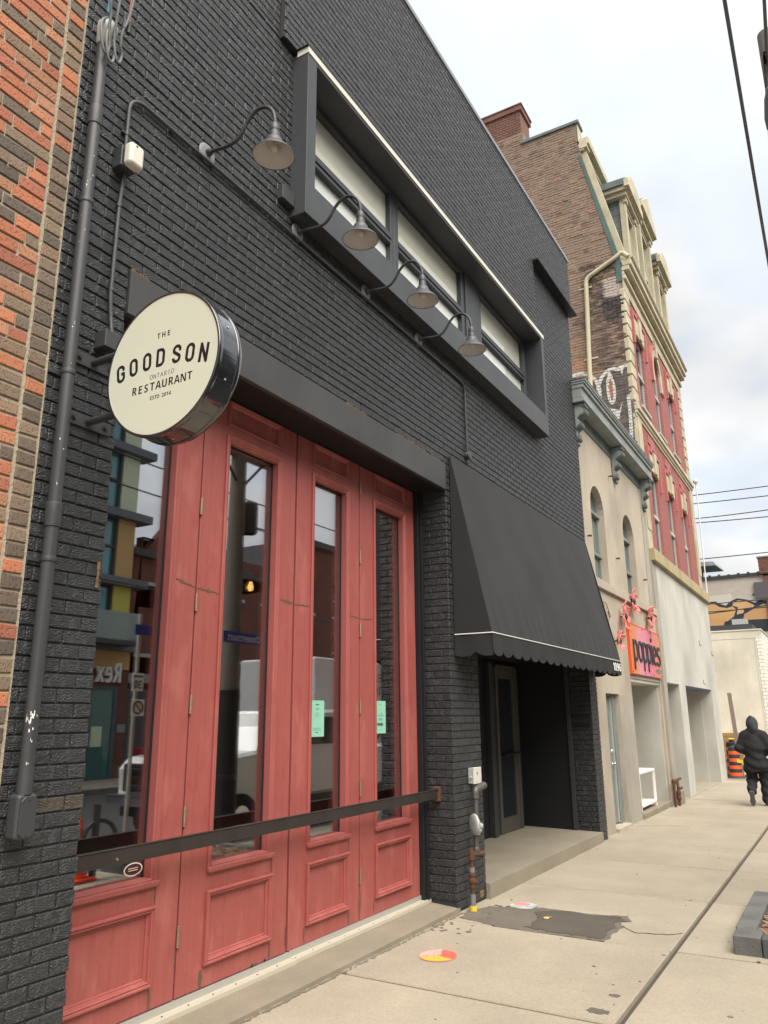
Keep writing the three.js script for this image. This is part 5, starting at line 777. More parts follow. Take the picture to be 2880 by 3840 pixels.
  win(up[0][0], up[0][1], 9.0, 10.9); win(up[1][0], up[1][1], 8.95, 10.85, true); win(up[2][0], up[2][1], 9.0, 10.92); hood(up[0][0], up[0][1], 10.88); hood(up[2][0], up[2][1], 10.9);
  { const [a, c] = up[1], ring = (p, q, o, i, yb, ys) => { const m = (p + q) / 2, r1 = (q - p) / 2, pts = []; for (let k = 0; k <= 16; k++) { const t = (k / 16) * Math.PI; pts.push([m + (r1 + o) * Math.cos(t), ys + (r1 + o) * Math.sin(t)]); } for (let k = 16; k >= 0; k--) { const t = (k / 16) * Math.PI; pts.push([m + (r1 + i) * Math.cos(t), ys + (r1 + i) * Math.sin(t)]); } pts.splice(17, 0, [p - o, yb], [p - i, yb]); pts.push([q + i, yb], [q + o, yb]); return pts; }; P('arch_surround', slabZ(ring(a, c, 0.2, 0, 10.4, 10.87), z, z + 0.06, [], 0.004), M.cream); P('hood_moulding', slabZ(ring(a, c, 0.3, 0.21, 10.35, 10.88), z, z + 0.075, [], 0.004), M.redTrim); P('keystone', slabZ([[(a + c) / 2 - 0.08, 11.25], [(a + c) / 2 + 0.08, 11.25], [(a + c) / 2 + 0.14, 11.75], [(a + c) / 2 - 0.14, 11.75]], z, z + 0.1), M.cream); }
  // quoins, pilasters, bands
  for (let i = 0; i < 9; i++) { const y = 8.82 + i * 0.33; P('quoin', box(X0 - 0.012, 17.95 - (i % 2) * 0.08, y + 0.01, y + 0.315, z - 0.1, z + 0.035, 0.03), M.cream); P('quoin', box(24.52 + (i % 2) * 0.08, X1 + 0.02, y + 0.01, y + 0.315, z - 0.1, z + 0.035, 0.03), M.cream); }
  for (const [a, c] of [[X0 - 0.01, 17.95], [24.55, X1 + 0.01]]) { P('pilaster', box(a, c, 5.27, 8.5, z - 0.05, z + 0.02, 0.004), M.cream); for (let k = 0; k < 4; k++) P('flute', box(a + 0.06 + k * 0.11, a + 0.12 + k * 0.11, 5.75, 8.42, z + 0.02, z + 0.045, 0.012), M.cream); }
  P('string_course', [box(X0 - 0.02, X1 + 0.03, 8.50, 8.58, z, z + 0.07, 0.01), box(X0 - 0.03, X1 + 0.04, 8.58, 8.70, z, z + 0.11, 0.015), box(X0 - 0.01, X1 + 0.02, 8.42, 8.5, z, z + 0.04, 0.006), box(X0 - 0.03, X1 + 0.04, 8.70, 8.77, z, z + 0.075, 0.02)], M.cream);
  P('sill_band', box(17.40, X1 + 0.4, 5.0, 5.27, z - 0.1, 0.09, 0.006), M.creamBand, 'yellowish band over the white ground floor');
  P('cornice', [box(X0, X1, 11.72, 12.0, z, z + 0.04, 0.004), box(X0 - 0.01, X1 + 0.02, 12.0, 12.12, z, z + 0.10, 0.02), box(X0 - 0.01, X1 + 0.02, 12.12, 12.22, z, z + 0.07, 0.01), box(X0 - 0.02, X1 + 0.04, 12.22, 12.34, z, z + 0.20, 0.02), box(X0 - 0.02, X1 + 0.05, 12.34, 12.52, z - 0.1, z + 0.26, 0.03)], M.cream);
  P('gutter', [tube([[X0 - 0.02, 12.58, z + 0.24], [X1 + 0.05, 12.58, z + 0.24]], 0.075, 0.02, 10)], M.cream);
  // mansard roof
  const m0 = [12.5, z + 0.05], m1 = [16.25, -0.82]; P('mansard', boxUV(hexa([[X0 + 0.3, m0[0], m0[1]], [X1, m0[0], m0[1]], [X1, m0[0], -3], [X0 + 0.3, m0[0], -3], [X0 + 0.3, m1[0], m1[1]], [X1 - 0.3, m1[0], m1[1]], [X1 - 0.3, m1[0], -3], [X0 + 0.3, m1[0], -3]])), M.slate);
  { const on = (t, o) => [m0[0] + (m1[0] - m0[0]) * t, m0[1] + (m1[1] - m0[1]) * t + o], [a0, c0] = on(0, 0.12), [a1, c1] = on(0.97, 0.12); P('verge_board', quads([[[X0 + 0.1, a0, c0], [X0 + 0.34, a0, c0], [X0 + 0.34, a1, c1], [X0 + 0.1, a1, c1]], [[X0 + 0.1, a0, c0 - 0.15], [X0 + 0.1, a0, c0], [X0 + 0.1, a1, c1], [X0 + 0.1, a1, c1 - 0.15]]]), M.cream); P('verge_flashing', slabX([[m0[1] - 0.09, 12.2], [m0[1] + 0.0, 12.35], [m1[1] + 0.04, 15.9], [m1[1] - 0.03, 15.9]], X0 - 0.02, X0 + 0.12), M.copper); P('verge_flashing', box(X0 - 0.03, X0 + 0.02, 11.95, 12.6, z - 0.12, z + 0.01, 0.004), M.copper); }
  P('upper_cornice', [box(X0 + 0.02, X1, 16.2, 16.42, -1.2, -0.55, 0.02), box(X0 + 0.02, X1, 16.05, 16.2, -1.1, -0.68, 0.01), box(X0 + 0.0, X0 + 0.3, 16.1, 16.35, -1.05, -0.6, 0.01)], M.cream); P('attic', box(X0 + 0.34, X1 - 0.2, 16.42, 16.6, -4, -0.7), M.leadGrey);
  const dormer = (x0, x1, yb, ye, kind) => {
    const d = sub(b, 'dormer'), zf = z + 0.02, zb = -1.0, w = x1 - x0, c = (x0 + x1) / 2, s = 0.2;
    part(d, 'cheek', [box(x0 + 0.06, x0 + 0.1, yb, ye, zb, zf - 0.1), box(x1 - 0.1, x1 - 0.06, yb, ye, zb, zf - 0.1)], M.slate);
    { const g = [], q = rng(70 + Math.round(x0)); for (let y = yb, i = 0; y < ye - 0.05; y += 0.2, i++) for (let k = 0; k < 5; k++) { const a = zb + k * 0.2 + (i % 2) * 0.1; g.push(box(x0 + 0.045, x0 + 0.06 + q() * 0.004, y, Math.min(ye, y + 0.192), a, Math.min(a + 0.192, zf - 0.11))); } const h = part(d, 'shingle', g, M.slate); h.userData.kind = 'stuff'; }
    part(d, 'front', slabZ(rect(x0, x1, yb, ye + 0.05), zf - 0.1, zf, [rect(x0 + 0.2, x1 - 0.2, yb + 0.25, ye - 0.25)]), M.cream); part(d, 'pane', box(x0 + 0.19, x1 - 0.19, yb + 0.24, ye - 0.24, zf - 0.16, zf - 0.14), M.darkGlass); part(d, 'sash', [box(x0 + 0.2, x1 - 0.2, (yb + ye) / 2 - 0.04, (yb + ye) / 2 + 0.04, zf - 0.14, zf - 0.08), box(x0 + 0.2, x0 + 0.25, yb + 0.25, ye - 0.25, zf - 0.14, zf - 0.09), box(x1 - 0.25, x1 - 0.2, yb + 0.25, ye - 0.25, zf - 0.14, zf - 0.09)], M.castGrey);
    for (const px of [x0 + 0.01, x1 - 0.17]) part(d, 'pilaster', [box(px, px + 0.16, yb, ye - 0.1, zf, zf + 0.05, 0.01), box(px - 0.03, px + 0.19, ye - 0.16, ye - 0.02, zf, zf + 0.09, 0.01), box(px - 0.02, px + 0.18, yb, yb + 0.14, zf, zf + 0.075, 0.01)], M.cream);
    { const q = rng(5), g = []; for (let i = 0; i < 9; i++) { const xx = x0 + 0.3 + (i / 8) * (w - 0.6); g.push(new THREE.TorusGeometry(0.045, 0.014, 5, 10).translate(xx, ye - 0.1 + 0.02 * Math.sin(i * 2.2), zf + 0.015)); } part(d, 'carving', g, M.cream).userData.kind = 'stuff'; }
    const top = kind ? [[x0 - s, ye + 0.14], [x1 + s, ye + 0.14], [x1 + s, ye + 0.28], [c, ye + 1.0], [x0 - s, ye + 0.28]] : [[x0 - s, ye + 0.1], [x1 + s, ye + 0.1], [x1 + s, ye + 0.3], ...Array.from({ length: 9 }, (_, i) => { const a = (i / 8) * Math.PI; return [c + (w / 2 + s * 0.2) * Math.cos(a), ye + 0.34 + 0.34 * Math.sin(a)]; }), [x0 - s, ye + 0.3]];
    part(d, 'hood', [slabZ(top, zb, zf + 0.16), slabZ(top.map(([px, py]) => [c + (px - c) * 1.06, py + (py > ye + 0.2 ? 0.07 : 0.05)]), zf + 0.1, zf + 0.23, [], 0.01), box(x0 - s * 0.6, x1 + s * 0.6, ye - 0.02, ye + 0.1, zb, zf + 0.12, 0.01)], M.cream); part(d, 'hood_roof', slabZ(top.map(([px, py]) => [c + (px - c) * 1.07, py + (py > ye + 0.2 ? 0.10 : 0.12)]), zb, zf + 0.09), M.corniceDark);
  };
  dormer(18.5, 19.75, 12.75, 15.0, 0); dormer(20.4, 21.85, 12.75, 15.55, 1); dormer(22.65, 23.95, 12.75, 15.05, 0);
  P('corner_dormer_post', box(24.3, 24.6, 12.6, 13.6, -0.4, z, 0.02), M.cream);
  // white stuccoed ground floor
  const wz = 0.0; P('ground_wall', slabZ(rect(17.42, 25.42, -0.5, 5.0), -0.30, wz, [rect(17.80, 19.2, -0.45, 2.38), rect(20.02, 24.18, -0.45, 2.38)]), M.whiteStucco); P('pier', box(17.40, 17.78, -0.5, 5.0, -0.05, wz + 0.004), M.beigeGrey); 
  P('recess_wall', [box(19.16, 20.06, -0.4, 2.38, -1.5, -0.3), box(24.14, 25.4, -0.4, 2.38, -1.5, -0.3), box(17.4, 17.84, -0.4, 2.38, -1.5, -0.3), box(17.4, 25.4, -0.4, 2.6, -1.6, -1.5), box(17.4, 25.4, 2.38, 2.5, -1.5, -0.3)], M.whiteStucco); P('recess_floor', boxUV(groundBox(17.5, 24.2, -1.5, 0.0, 0.008, 0.3)), M.concreteB);
  P('soffit', box(20.02, 24.18, 2.35, 2.378, -1.48, -0.02), mat('soffitBlue', col(0.11, 0.15, 0.23))); P('end_wall', box(25.1, 25.4, -0.4, 12.6, -12, -0.3), M.whiteStucco);
  { const g = []; for (const [x, y] of [[22.9, 3.55], [25.1, 3.4], [22.9, 2.5]]) g.push(tube([[x, y + 0.12, 0.004], [x, y, 0.004], [x + 0.28, y + 0.02, 0.004]], 0.008, 0.02, 5)); P('wall_mark', g, M.rustPipe).userData.kind = 'stuff'; }
  // downspout on the side wall
  const ds = thing('downspout', 'cream downspout bent down the brick side wall of the tall building', 'downspout', [X0 - 0.06, 9, -0.9]);
  part(ds, 'pipe', tube([[X0 - 0.03, 12.55, z + 0.2], [X0 - 0.03, 12.72, z + 0.06], [X0 - 0.05, 12.62, -0.12], [X0 - 0.07, 12.25, -0.9], [X0 - 0.07, 9.0, -1.02]], 0.055, 0.14, 10, 8), M.cream); for (const y of [12.02, 10.1]) part(ds, 'strap', box(X0 - 0.03, X0 - 0.005, y - 0.02, y + 0.02, -1.12, -0.78, 0.003), M.cream);
  const sc = thing('fire_connection', 'grey wall mounted fittings inside the second white recess', 'fitting', [20.06, 0.85, -0.1]);
  part(sc, 'body', [lathe([[0, 0.14], [0.07, 0.13], [0.09, 0.1], [0.1, 0], [0.1, -0.1], [0.06, -0.14], [0.05, -0.2]], [20.2, 0.86, -0.16], [0, 1, 0], 14)], M.galvanised); part(sc, 'cap', [cyl([20.2, 0.98, -0.16], [20.2, 1.08, -0.16], 0.05, 0.035, 10), cyl([20.2, 0.66, -0.16], [20.2, 0.72, -0.16], 0.03, 0.05, 10)], M.blackSmooth); part(sc, 'wall_plate', box(20.04, 20.12, 0.75, 0.97, -0.26, -0.06, 0.01), M.castGrey);
  const rp = thing('corner_pipe', 'thin white pipe running up the far corner of the tall building', 'pipe', [25.25, 5.5, 0.08]);
  part(rp, 'pipe', tube([[25.34, 5.3, 0.04], [25.2, 8.7, 0.1], [25.16, 8.8, 0.1]], 0.018, 0.05, 8), M.white); part(rp, 'cap', lathe([[0, 0.09], [0.07, 0.06], [0.08, 0], [0.05, -0.06], [0, -0.08]], [25.15, 8.82, 0.1], [0, 1, 0], 10), M.offWhite);
}

// ------------------------------------------------------------------ across the side street
{
  const f = thing('cream_building', 'low cream painted building across the side street', 'building', [38, 0, -2]);
  const X = 38, P = (n, g, m, l) => part(f, n, g, m, l);
  P('wall', box(X, X + 3.2, -0.6, 5.32, -12, 0.42), M.farCream); P('wall', box(X + 3.2, 60, -0.6, 4.6, -12, 0.42), M.farCream);
  P('coping', box(X - 0.03, X + 3.3, 5.3, 5.36, -12, 0.45, 0.01), M.farCream); P('seam', [box(X - 0.006, X, 4.95, 4.965, -12, 0.18), box(X - 0.006, X, 0.75, 0.765, -12, 0.18), box(X - 0.006, X, 0.6, 4.95, 0.1, 0.115)], M.farJoint);
  // painted bricks round the corner and on the street side
  const list = []; for (const q of layCourses([[0, 0.24, 0.2, 5.0]], { len: 0.24, course: 0.155, u0: 0, v0: 0, gap: 0.02 })) list.push({ at: V(X, q.v, 0.19 + q.u), ry: -Math.PI / 2, w: q.w, h: q.h, tint: [1, 1, 1], tone: 0 });
  for (const q of layCourses([[X, X + 16, 0.2, 5.2]], { len: 0.42, course: 0.155, u0: 0, v0: 0, gap: 0.02 })) list.push({ at: V(q.u, q.v, 0.42), ry: 0, w: q.w, h: q.h, tint: [1, 1, 1], tone: 0 });
  P('mortar', [box(X - 0.003, X, 0.2, 5.0, 0.185, 0.423), box(X - 0.003, X + 16.1, 0.2, 5.25, 0.42, 0.423)], M.farJoint);
  buildBricks(f, list, M.farBrick, { d: 0.018, jit: 0.01, seed: 31 });
  const gr = thing('grey_building', 'grey rendered building with orange graffiti behind the cream building', 'building', [42, 0, -3]);
  const art = canvasTex(1024, 1024, (g, W) => {                      // z from -8 to 1.2, y from 4.6 to 8.6
    const X2 = (zz) => ((zz + 8) / 9.2) * W, Y2 = (yy) => W - ((yy - 4.6) / 4) * W, r = rng(6);
    g.fillStyle = '#b5aba0'; g.fillRect(0, 0, W, W); for (let i = 0; i < 1400; i++) { g.globalAlpha = 0.12 * r(); g.fillStyle = r() < 0.5 ? '#8f877d' : '#cfc7bc'; g.fillRect(r() * W, r() * W, 10 + r() * 60, 6 + r() * 40); } g.globalAlpha = 1;
    const poly = (pts, c) => { g.fillStyle = c; g.beginPath(); pts.forEach(([a, b], i) => (i ? g.lineTo(X2(a), Y2(b)) : g.moveTo(X2(a), Y2(b)))); g.closePath(); g.fill(); };
    poly([[-2.2, 7.5], [-1.0, 7.55], [-0.95, 7.0], [-1.9, 6.95]], '#c3bbb0');
    poly([[-8, 7.0], [-2.1, 7.23], [-1.75, 7.22], [-1.6, 7.1], [-1.3, 6.98], [-1.05, 7.18], [-0.75, 7.3], [-0.3, 7.2], [0.05, 7.0], [0.25, 7.15], [1.2, 6.95], [1.2, 5.6], [-8, 5.4]], '#30343c');
    poly([[-8, 6.8], [-2.1, 7.1], [-1.8, 7.08], [-1.6, 6.93], [-1.25, 6.85], [-1.0, 6.92], [-0.85, 6.75], [-1.0, 6.4], [-1.3, 6.2], [-8, 6.1]], '#c39a66'); poly([[-0.95, 7.1], [-0.7, 7.2], [-0.35, 7.12], [0.0, 6.9], [-0.1, 6.75], [-0.4, 6.8], [-0.55, 6.55], [-0.85, 6.5], [-0.75, 6.85], [-1.0, 6.95]], '#c49e70'); poly([[-0.5, 6.5], [0.1, 6.8], [0.4, 6.95], [1.2, 6.7], [1.2, 6.2], [-0.6, 6.2]], '#b98f66'); poly([[-8, 6.0], [-2.0, 6.4], [-1.4, 6.3], [-1.5, 6.0], [-8, 5.7]], '#c09463'); poly([[-0.55, 6.75], [-0.25, 6.7], [-0.45, 6.6]], '#2c3038'); poly([[-1.6, 6.75], [-1.45, 6.68], [-1.5, 6.63]], '#30343c');
    poly([[0.1, 7.4], [1.2, 7.2], [1.2, 7.1], [0.1, 7.15]], '#d8d8d6'); g.strokeStyle = '#3a3a40'; g.lineWidth = 6; g.font = 'bold 46px sans-serif'; g.fillStyle = '#46464c'; g.save(); g.translate(X2(-0.1), Y2(7.38)); g.rotate(0.25); g.fillText('BFD', 0, 0); g.restore();
    g.fillStyle = '#c07a78'; g.font = '40px serif'; g.globalAlpha = 0.6; g.fillText('DASH', X2(0.0), Y2(8.2)); g.globalAlpha = 1;
  });
  const wg = box(42, 42.3, 4.6, 8.42, -14, 0.55); { const p = wg.attributes.position, uv = wg.attributes.uv; for (let i = 0; i < p.count; i++) uv.setXY(i, (p.getZ(i) + 8) / 9.2, (p.getY(i) - 4.6) / 4); }
  part(gr, 'wall', wg, new THREE.MeshPhysicalMaterial({ map: art, roughness: 0.9, name: 'graffitiWall' })); part(gr, 'mass', box(42.3, 52, -0.6, 8.3, -14, 0.5), M.leadGrey); part(gr, 'base', box(42.0, 42.3, -0.6, 4.6, -14, 0.55), M.leadGrey);
  part(gr, 'roof_edge', [boxUV(hexa([[41.9, 8.36, 0.6], [52, 8.36, 0.6], [52, 8.3, -14], [41.9, 8.3, -14], [41.9, 8.5, 0.6], [52, 8.5, 0.6], [52, 8.42, -14], [41.9, 8.42, -14]]))], M.tar);
  { const r = rng(4), g = []; for (let q = -6; q < 0.4; q += 0.45) g.push(box(41.88, 42.0, 8.44, 8.5 + r() * 0.07, q, q + 0.12, 0.01)); part(gr, 'roof_lumps', g, M.tar).userData.kind = 'stuff'; }
  part(gr, 'chimney', [box(41.8, 42.6, 8.4, 9.22, 0.42, 0.95)], M.chimneyBrick); part(gr, 'chimney_cap', box(41.75, 42.65, 9.2, 9.26, 0.38, 1.0), M.leadGrey); part(gr, 'dark_brick', box(41.85, 42.1, 7.2, 8.0, 0.1, 4), mat('purpleBrick', col(0.095, 0.08, 0.09))); part(gr, 'brick_wall', box(41.9, 46, -0.5, 8.3, 0.56, 4), M.chimneyBrick);
  { const g = []; for (let y = 8.45, i = 0; y < 9.15; y += 0.09, i++) for (let q = 0.43 + (i % 2) * 0.12; q < 0.92; q += 0.24) g.push(box(41.785, 41.8, y, y + 0.075, q, Math.min(q + 0.225, 0.945))); for (let y = 5.8, i = 0; y < 8.25; y += 0.09, i++) for (let q = 0.57 + (i % 2) * 0.12; q < 3.8; q += 0.24) if (y < 7.1) g.push(box(41.885, 41.9, y, y + 0.075, q, q + 0.225)); part(gr, 'brickwork', g, M.chimneyBrick).userData.kind = 'stuff'; }
  part(gr, 'lower_roof', [box(38.2, 41.9, 5.38, 5.62, -12, 0.1)], M.tar); part(gr, 'roof_box', box(40.9, 41.7, 5.62, 6.15, -1.0, -0.35), M.castGrey);
  const ca = thing('roof_canopy', 'flat grey canopy on a post above the far roofs', 'canopy', [42.4, 8.5, -2.2]);
  part(ca, 'slab', boxUV(hexa([[41.6, 9.0, -1.5], [44, 9.05, -1.4], [44, 9.1, -6], [41.6, 9.1, -6], [41.6, 9.2, -1.6], [44, 9.25, -1.5], [44, 9.45, -6], [41.6, 9.42, -6]])), M.cornice); part(ca, 'post', box(42.3, 42.6, 8.3, 9.05, -2.6, -2.25), mat('postPurple', col(0.2, 0.18, 0.22)));
}

// ------------------------------------------------------------------ the person walking away
function isosurface(f, centre, half, cell) {                        // meshes f < 0 inside a cube
  const n = Math.ceil((2 * half) / cell) + 2, mc = new MarchingCubes(n, new THREE.MeshBasicMaterial(), false, false, 120000); mc.isolation = 0; const h = n / 2;
  for (let k = 0; k < n; k++) for (let j = 0; j < n; j++) for (let i = 0; i < n; i++) mc.field[i + j * n + k * n * n] = -f(centre[0] + ((i - h) / h) * half, centre[1] + ((j - h) / h) * half, centre[2] + ((k - h) / h) * half);
  mc.update(); const c = mc.count, g = new THREE.BufferGeometry(), p = mc.positionArray.slice(0, c * 3), nn = mc.normalArray.slice(0, c * 3);
  for (let i = 0; i < c; i++) for (let a = 0; a < 3; a++) p[i * 3 + a] = centre[a] + p[i * 3 + a] * half;
  g.setAttribute('position', new THREE.BufferAttribute(p, 3)); g.setAttribute('normal', new THREE.BufferAttribute(nn, 3));
  return boxUV(g);
}
const smin = (a, b, k) => { const h = Math.max(0, Math.min(1, 0.5 + (0.5 * (b - a)) / k)); return b + (a - b) * h - k * h * (1 - h); };
const cap = (p, a, b, ra, rb) => { const x = b[0] - a[0], y = b[1] - a[1], z = b[2] - a[2], u = p[0] - a[0], v = p[1] - a[1], w = p[2] - a[2], t = Math.max(0, Math.min(1, (u * x + v * y + w * z) / (x * x + y * y + z * z))); return Math.hypot(u - x * t, v - y * t, w - z * t) - (ra + (rb - ra) * t); };
const ell3 = (p, c, r) => { const x = (p[0] - c[0]) / r[0], y = (p[1] - c[1]) / r[1], z = (p[2] - c[2]) / r[2], k = Math.hypot(x, y, z); return (k - 1) * Math.min(...r); };
{
  const px = 18.15, pz = 1.52, g0 = gy(18.15), t = thing('person', 'person in black coat and grey hood walking away on the pavement', 'person', [px, g0, pz]);
  t.rotation.y = 0; const at = (g) => g.translate(px, g0, pz), many = (f, bones, k) => (x, y, z) => { const p = [x, y, z]; let d = 9; for (const b of bones) d = smin(d, cap(p, ...b), k); return f ? f(d, p) : d; };
  // joints: x forward, z to the person's right
  const hipL = [0, 0.90, -0.09], hipR = [0.01, 0.90, 0.10], kneeL = [0.09, 0.49, -0.12], kneeR = [0.07, 0.48, 0.13], ankL = [-0.26, 0.23, -0.12], ankR = [0.01, 0.09, 0.13], shL = [0.05, 1.34, -0.165], shR = [0.05, 1.34, 0.175], elL = [-0.02, 1.10, -0.29], elR = [-0.02, 1.09, 0.31], haL = [0.20, 1.02, -0.17], haR = [0.20, 1.0, 0.18];
  const headF = (x, y, z) => { const p = [x, y, z]; let d = ell3(p, [0.085, 1.60, 0.005], [0.098, 0.118, 0.078]); d = smin(d, ell3(p, [0.12, 1.545, 0.005], [0.06, 0.062, 0.055]), 0.03); d = smin(d, cap(p, [0.175, 1.60, 0.005], [0.192, 1.57, 0.005], 0.009, 0.013), 0.012); for (const s of [-1, 1]) { d = smin(d, ell3(p, [0.08, 1.585, 0.005 + s * 0.08], [0.02, 0.03, 0.01]), 0.008); d = Math.max(d, -ell3(p, [0.182, 1.607, 0.005 + s * 0.032], [0.012, 0.009, 0.014])); d = smin(d, ell3(p, [0.168, 1.606, 0.005 + s * 0.032], [0.012, 0.011, 0.011]), 0.003); } d = Math.max(d, -ell3(p, [0.185, 1.535, 0.005], [0.012, 0.003, 0.022])); return smin(d, cap(p, [0.06, 1.52, 0], [0.04, 1.38, 0], 0.052, 0.06), 0.03); };
  const handF = (h, s) => (x, y, z) => { const p = [x, y, z]; let d = ell3(p, [h[0] + 0.03, h[1], h[2]], [0.045, 0.035, 0.018]); d = smin(d, cap(p, [h[0] - 0.08, h[1] + 0.01, h[2] - s * 0.02], h, 0.028, 0.024), 0.02); for (let i = 0; i < 4; i++) { const oy = 0.024 - i * 0.016, l = [0.042, 0.048, 0.045, 0.034][i]; d = Math.min(smin(d, cap(p, [h[0] + 0.06, h[1] + oy, h[2]], [h[0] + 0.06 + l * 0.8, h[1] + oy, h[2] - s * 0.018], 0.009, 0.008), 0.006), cap(p, [h[0] + 0.06 + l * 0.8, h[1] + oy, h[2] - s * 0.018], [h[0] + 0.05 + l * 0.7, h[1] + oy - 0.004, h[2] - s * 0.05], 0.008, 0.007)); } return smin(d, cap(p, [h[0] + 0.01, h[1] + 0.028, h[2] - s * 0.01], [h[0] + 0.06, h[1] + 0.045, h[2] - s * 0.035], 0.011, 0.009), 0.008); };
  const trunk = many(null, [[[0.02, 0.95, -0.05], [0.02, 0.95, 0.06], 0.11, 0.11], [[0.02, 0.95, 0], [0.05, 1.3, 0], 0.12, 0.14], [shL, shR, 0.06, 0.06], [shL, elL, 0.05, 0.04], [elL, haL, 0.04, 0.028], [shR, elR, 0.05, 0.04], [elR, haR, 0.04, 0.028], [hipL, kneeL, 0.08, 0.055], [kneeL, ankL, 0.052, 0.035], [hipR, kneeR, 0.08, 0.055], [kneeR, ankR, 0.052, 0.035], [[0.05, 1.3, 0], [0.055, 1.45, 0], 0.07, 0.05]], 0.05);
  const hl = handF(haL, -1), hr = handF(haR, 1), body = (x, y, z) => Math.min(trunk(x, y, z), y > 1.36 ? smin(headF(x, y, z), trunk(x, y, z), 0.02) : 9);
  part(t, 'body', [at(isosurface(body, [0, 0.9, 0], 0.93, 0.016)), at(isosurface(hl, [haL[0] + 0.02, haL[1], haL[2]], 0.13, 0.004)), at(isosurface(hr, [haR[0] + 0.02, haR[1], haR[2]], 0.13, 0.004)), at(isosurface(headF, [0.08, 1.58, 0.005], 0.17, 0.004))], M.skin);
  const fold = (x, y, z) => 0.008 * Math.sin(y * 38 + z * 14 + Math.sin(x * 20) * 2) * Math.max(0, Math.min(1, (1.3 - y) * 3)) + 0.006 * (noise3(x * 22, y * 16, z * 22, 4) - 0.5);
  const coatBones = [[[0.02, 0.80, -0.075], [0.02, 0.80, 0.085], 0.165, 0.165], [[0.03, 0.66, -0.075], [0.03, 0.66, 0.085], 0.175, 0.175], [[0.02, 0.8, 0], [0.045, 1.22, 0], 0.19, 0.17], [[0.03, 1.12, -0.06], [0.03, 1.12, 0.07], 0.16, 0.16], [[0.045, 1.33, -0.15], [0.045, 1.33, 0.16], 0.095, 0.095], [[0.05, 1.36, -0.05], [0.06, 1.45, 0.0], 0.11, 0.085], [[0.05, 1.45, 0], [0.05, 1.36, -0.15], 0.08, 0.075], [[0.05, 1.45, 0], [0.05, 1.36, 0.16], 0.08, 0.075]], sleeve = [[shL, elL, 0.09, 0.08], [elL, haL, 0.08, 0.058], [shR, elR, 0.09, 0.08], [elR, haR, 0.08, 0.058]];
  const coat = (x, y, z) => { const p = [x, y, z]; let d = 9; for (const b of coatBones) d = smin(d, cap(p, ...b), 0.07); let s = 9; for (const b of sleeve) s = smin(s, cap(p, ...b), 0.03); d = smin(d, s, 0.07) + fold(x, y, z); return Math.max(d, 0.645 + 0.02 * Math.sin(z * 9) - y, Math.hypot(x - haL[0] - 0.05, y - haL[1], z - haL[2]) < 0.06 ? 0.01 : -9); };
  part(t, 'coat', at(isosurface(coat, [0.02, 1.08, 0], 0.5, 0.011)), M.coat);
  part(t, 'collar', at(isosurface((x, y, z) => { const d = Math.hypot((x - 0.045) / 1.05, z) - 0.098; return Math.max(Math.abs(d) - 0.014, y - 1.475 - (0.05 - x) * 0.15, 1.38 - y); }, [0.04, 1.43, 0], 0.16, 0.006)), M.coat);
  const hood = (x, y, z) => { const p = [x, y, z]; let d = ell3(p, [0.06, 1.58, 0.005], [0.145, 0.15, 0.116]); d = smin(d, cap(p, [0.02, 1.68, 0.0], [-0.035, 1.745, -0.004], 0.055, 0.012), 0.07); d = smin(d, cap(p, [0.0, 1.47, 0.05], [0.0, 1.45, 0.08], 0.075, 0.05), 0.06);  const open = ell3(p, [0.17, 1.585, 0.005], [0.14, 0.115, 0.085]); return Math.max(d, -open, 1.42 - y, -(ell3(p, [0.075, 1.59, 0.005], [0.125, 0.13, 0.1]))); };
  part(t, 'hood', at(isosurface(hood, [0.04, 1.59, 0.0], 0.2, 0.006)), M.hood); part(t, 'eyelet', at(lathe([[0, 0.004], [0.008, 0.003], [0.009, 0]], [-0.055, 1.475, -0.055], [-0.8, 0, -0.5], 8)), M.chrome);
  const tr = many((d, [x, y, z]) => Math.max(d + 0.007 * Math.sin(y * 34 + z * 25 + x * 12), y > 0.86 ? y - 0.9 : -9), [[hipL, kneeL, 0.13, 0.105], [kneeL, [-0.2, 0.285, -0.12], 0.105, 0.088], [hipR, kneeR, 0.13, 0.108], [kneeR, [0.015, 0.115, 0.13], 0.108, 0.098], [[0.0, 0.86, -0.06], [0.0, 0.86, 0.07], 0.14, 0.14]], 0.03);
  part(t, 'trousers', at(isosurface(tr, [0, 0.45, 0], 0.5, 0.011)), M.trousers);
  const shoe = (flip) => { const f = (x, y, z) => { const p = [x, y, z]; let d = cap(p, [-0.06, 0.045, 0], [0.10, 0.035, 0.005], 0.046, 0.042); d = smin(d, cap(p, [0.1, 0.035, 0.005], [0.155, 0.028, 0.005], 0.044, 0.03), 0.03); d = smin(d, cap(p, [-0.05, 0.06, 0], [-0.03, 0.12, 0], 0.045, 0.047), 0.03); return Math.max(d, 0.012 - y); }; return isosurface(f, [0.04, 0.07, 0], 0.17, 0.007); };
  const soleG = () => slabY([[-0.112, -0.03], [-0.09, -0.045], [0.0, -0.036], [0.09, -0.05], [0.16, -0.03], [0.185, 0.0], [0.165, 0.032], [0.09, 0.05], [0.0, 0.037], [-0.09, 0.045], [-0.112, 0.03]], 0, 0.024);
  const pose = (g, pitch, o) => { g.rotateZ(pitch); g.translate(...o); return at(g); };
  part(t, 'shoe', pose(shoe(), 0, [0.01, 0, 0.13]), M.coat); part(t, 'sole', pose(soleG(), 0, [0.01, 0, 0.13]), M.sole);
  part(t, 'shoe', pose(shoe(), -1.28, [-0.315, 0.18, -0.12]), M.sole, 'raised shoe showing its grey sole'); part(t, 'sole', pose(soleG(), -1.28, [-0.315, 0.18, -0.12]), M.sole);
}

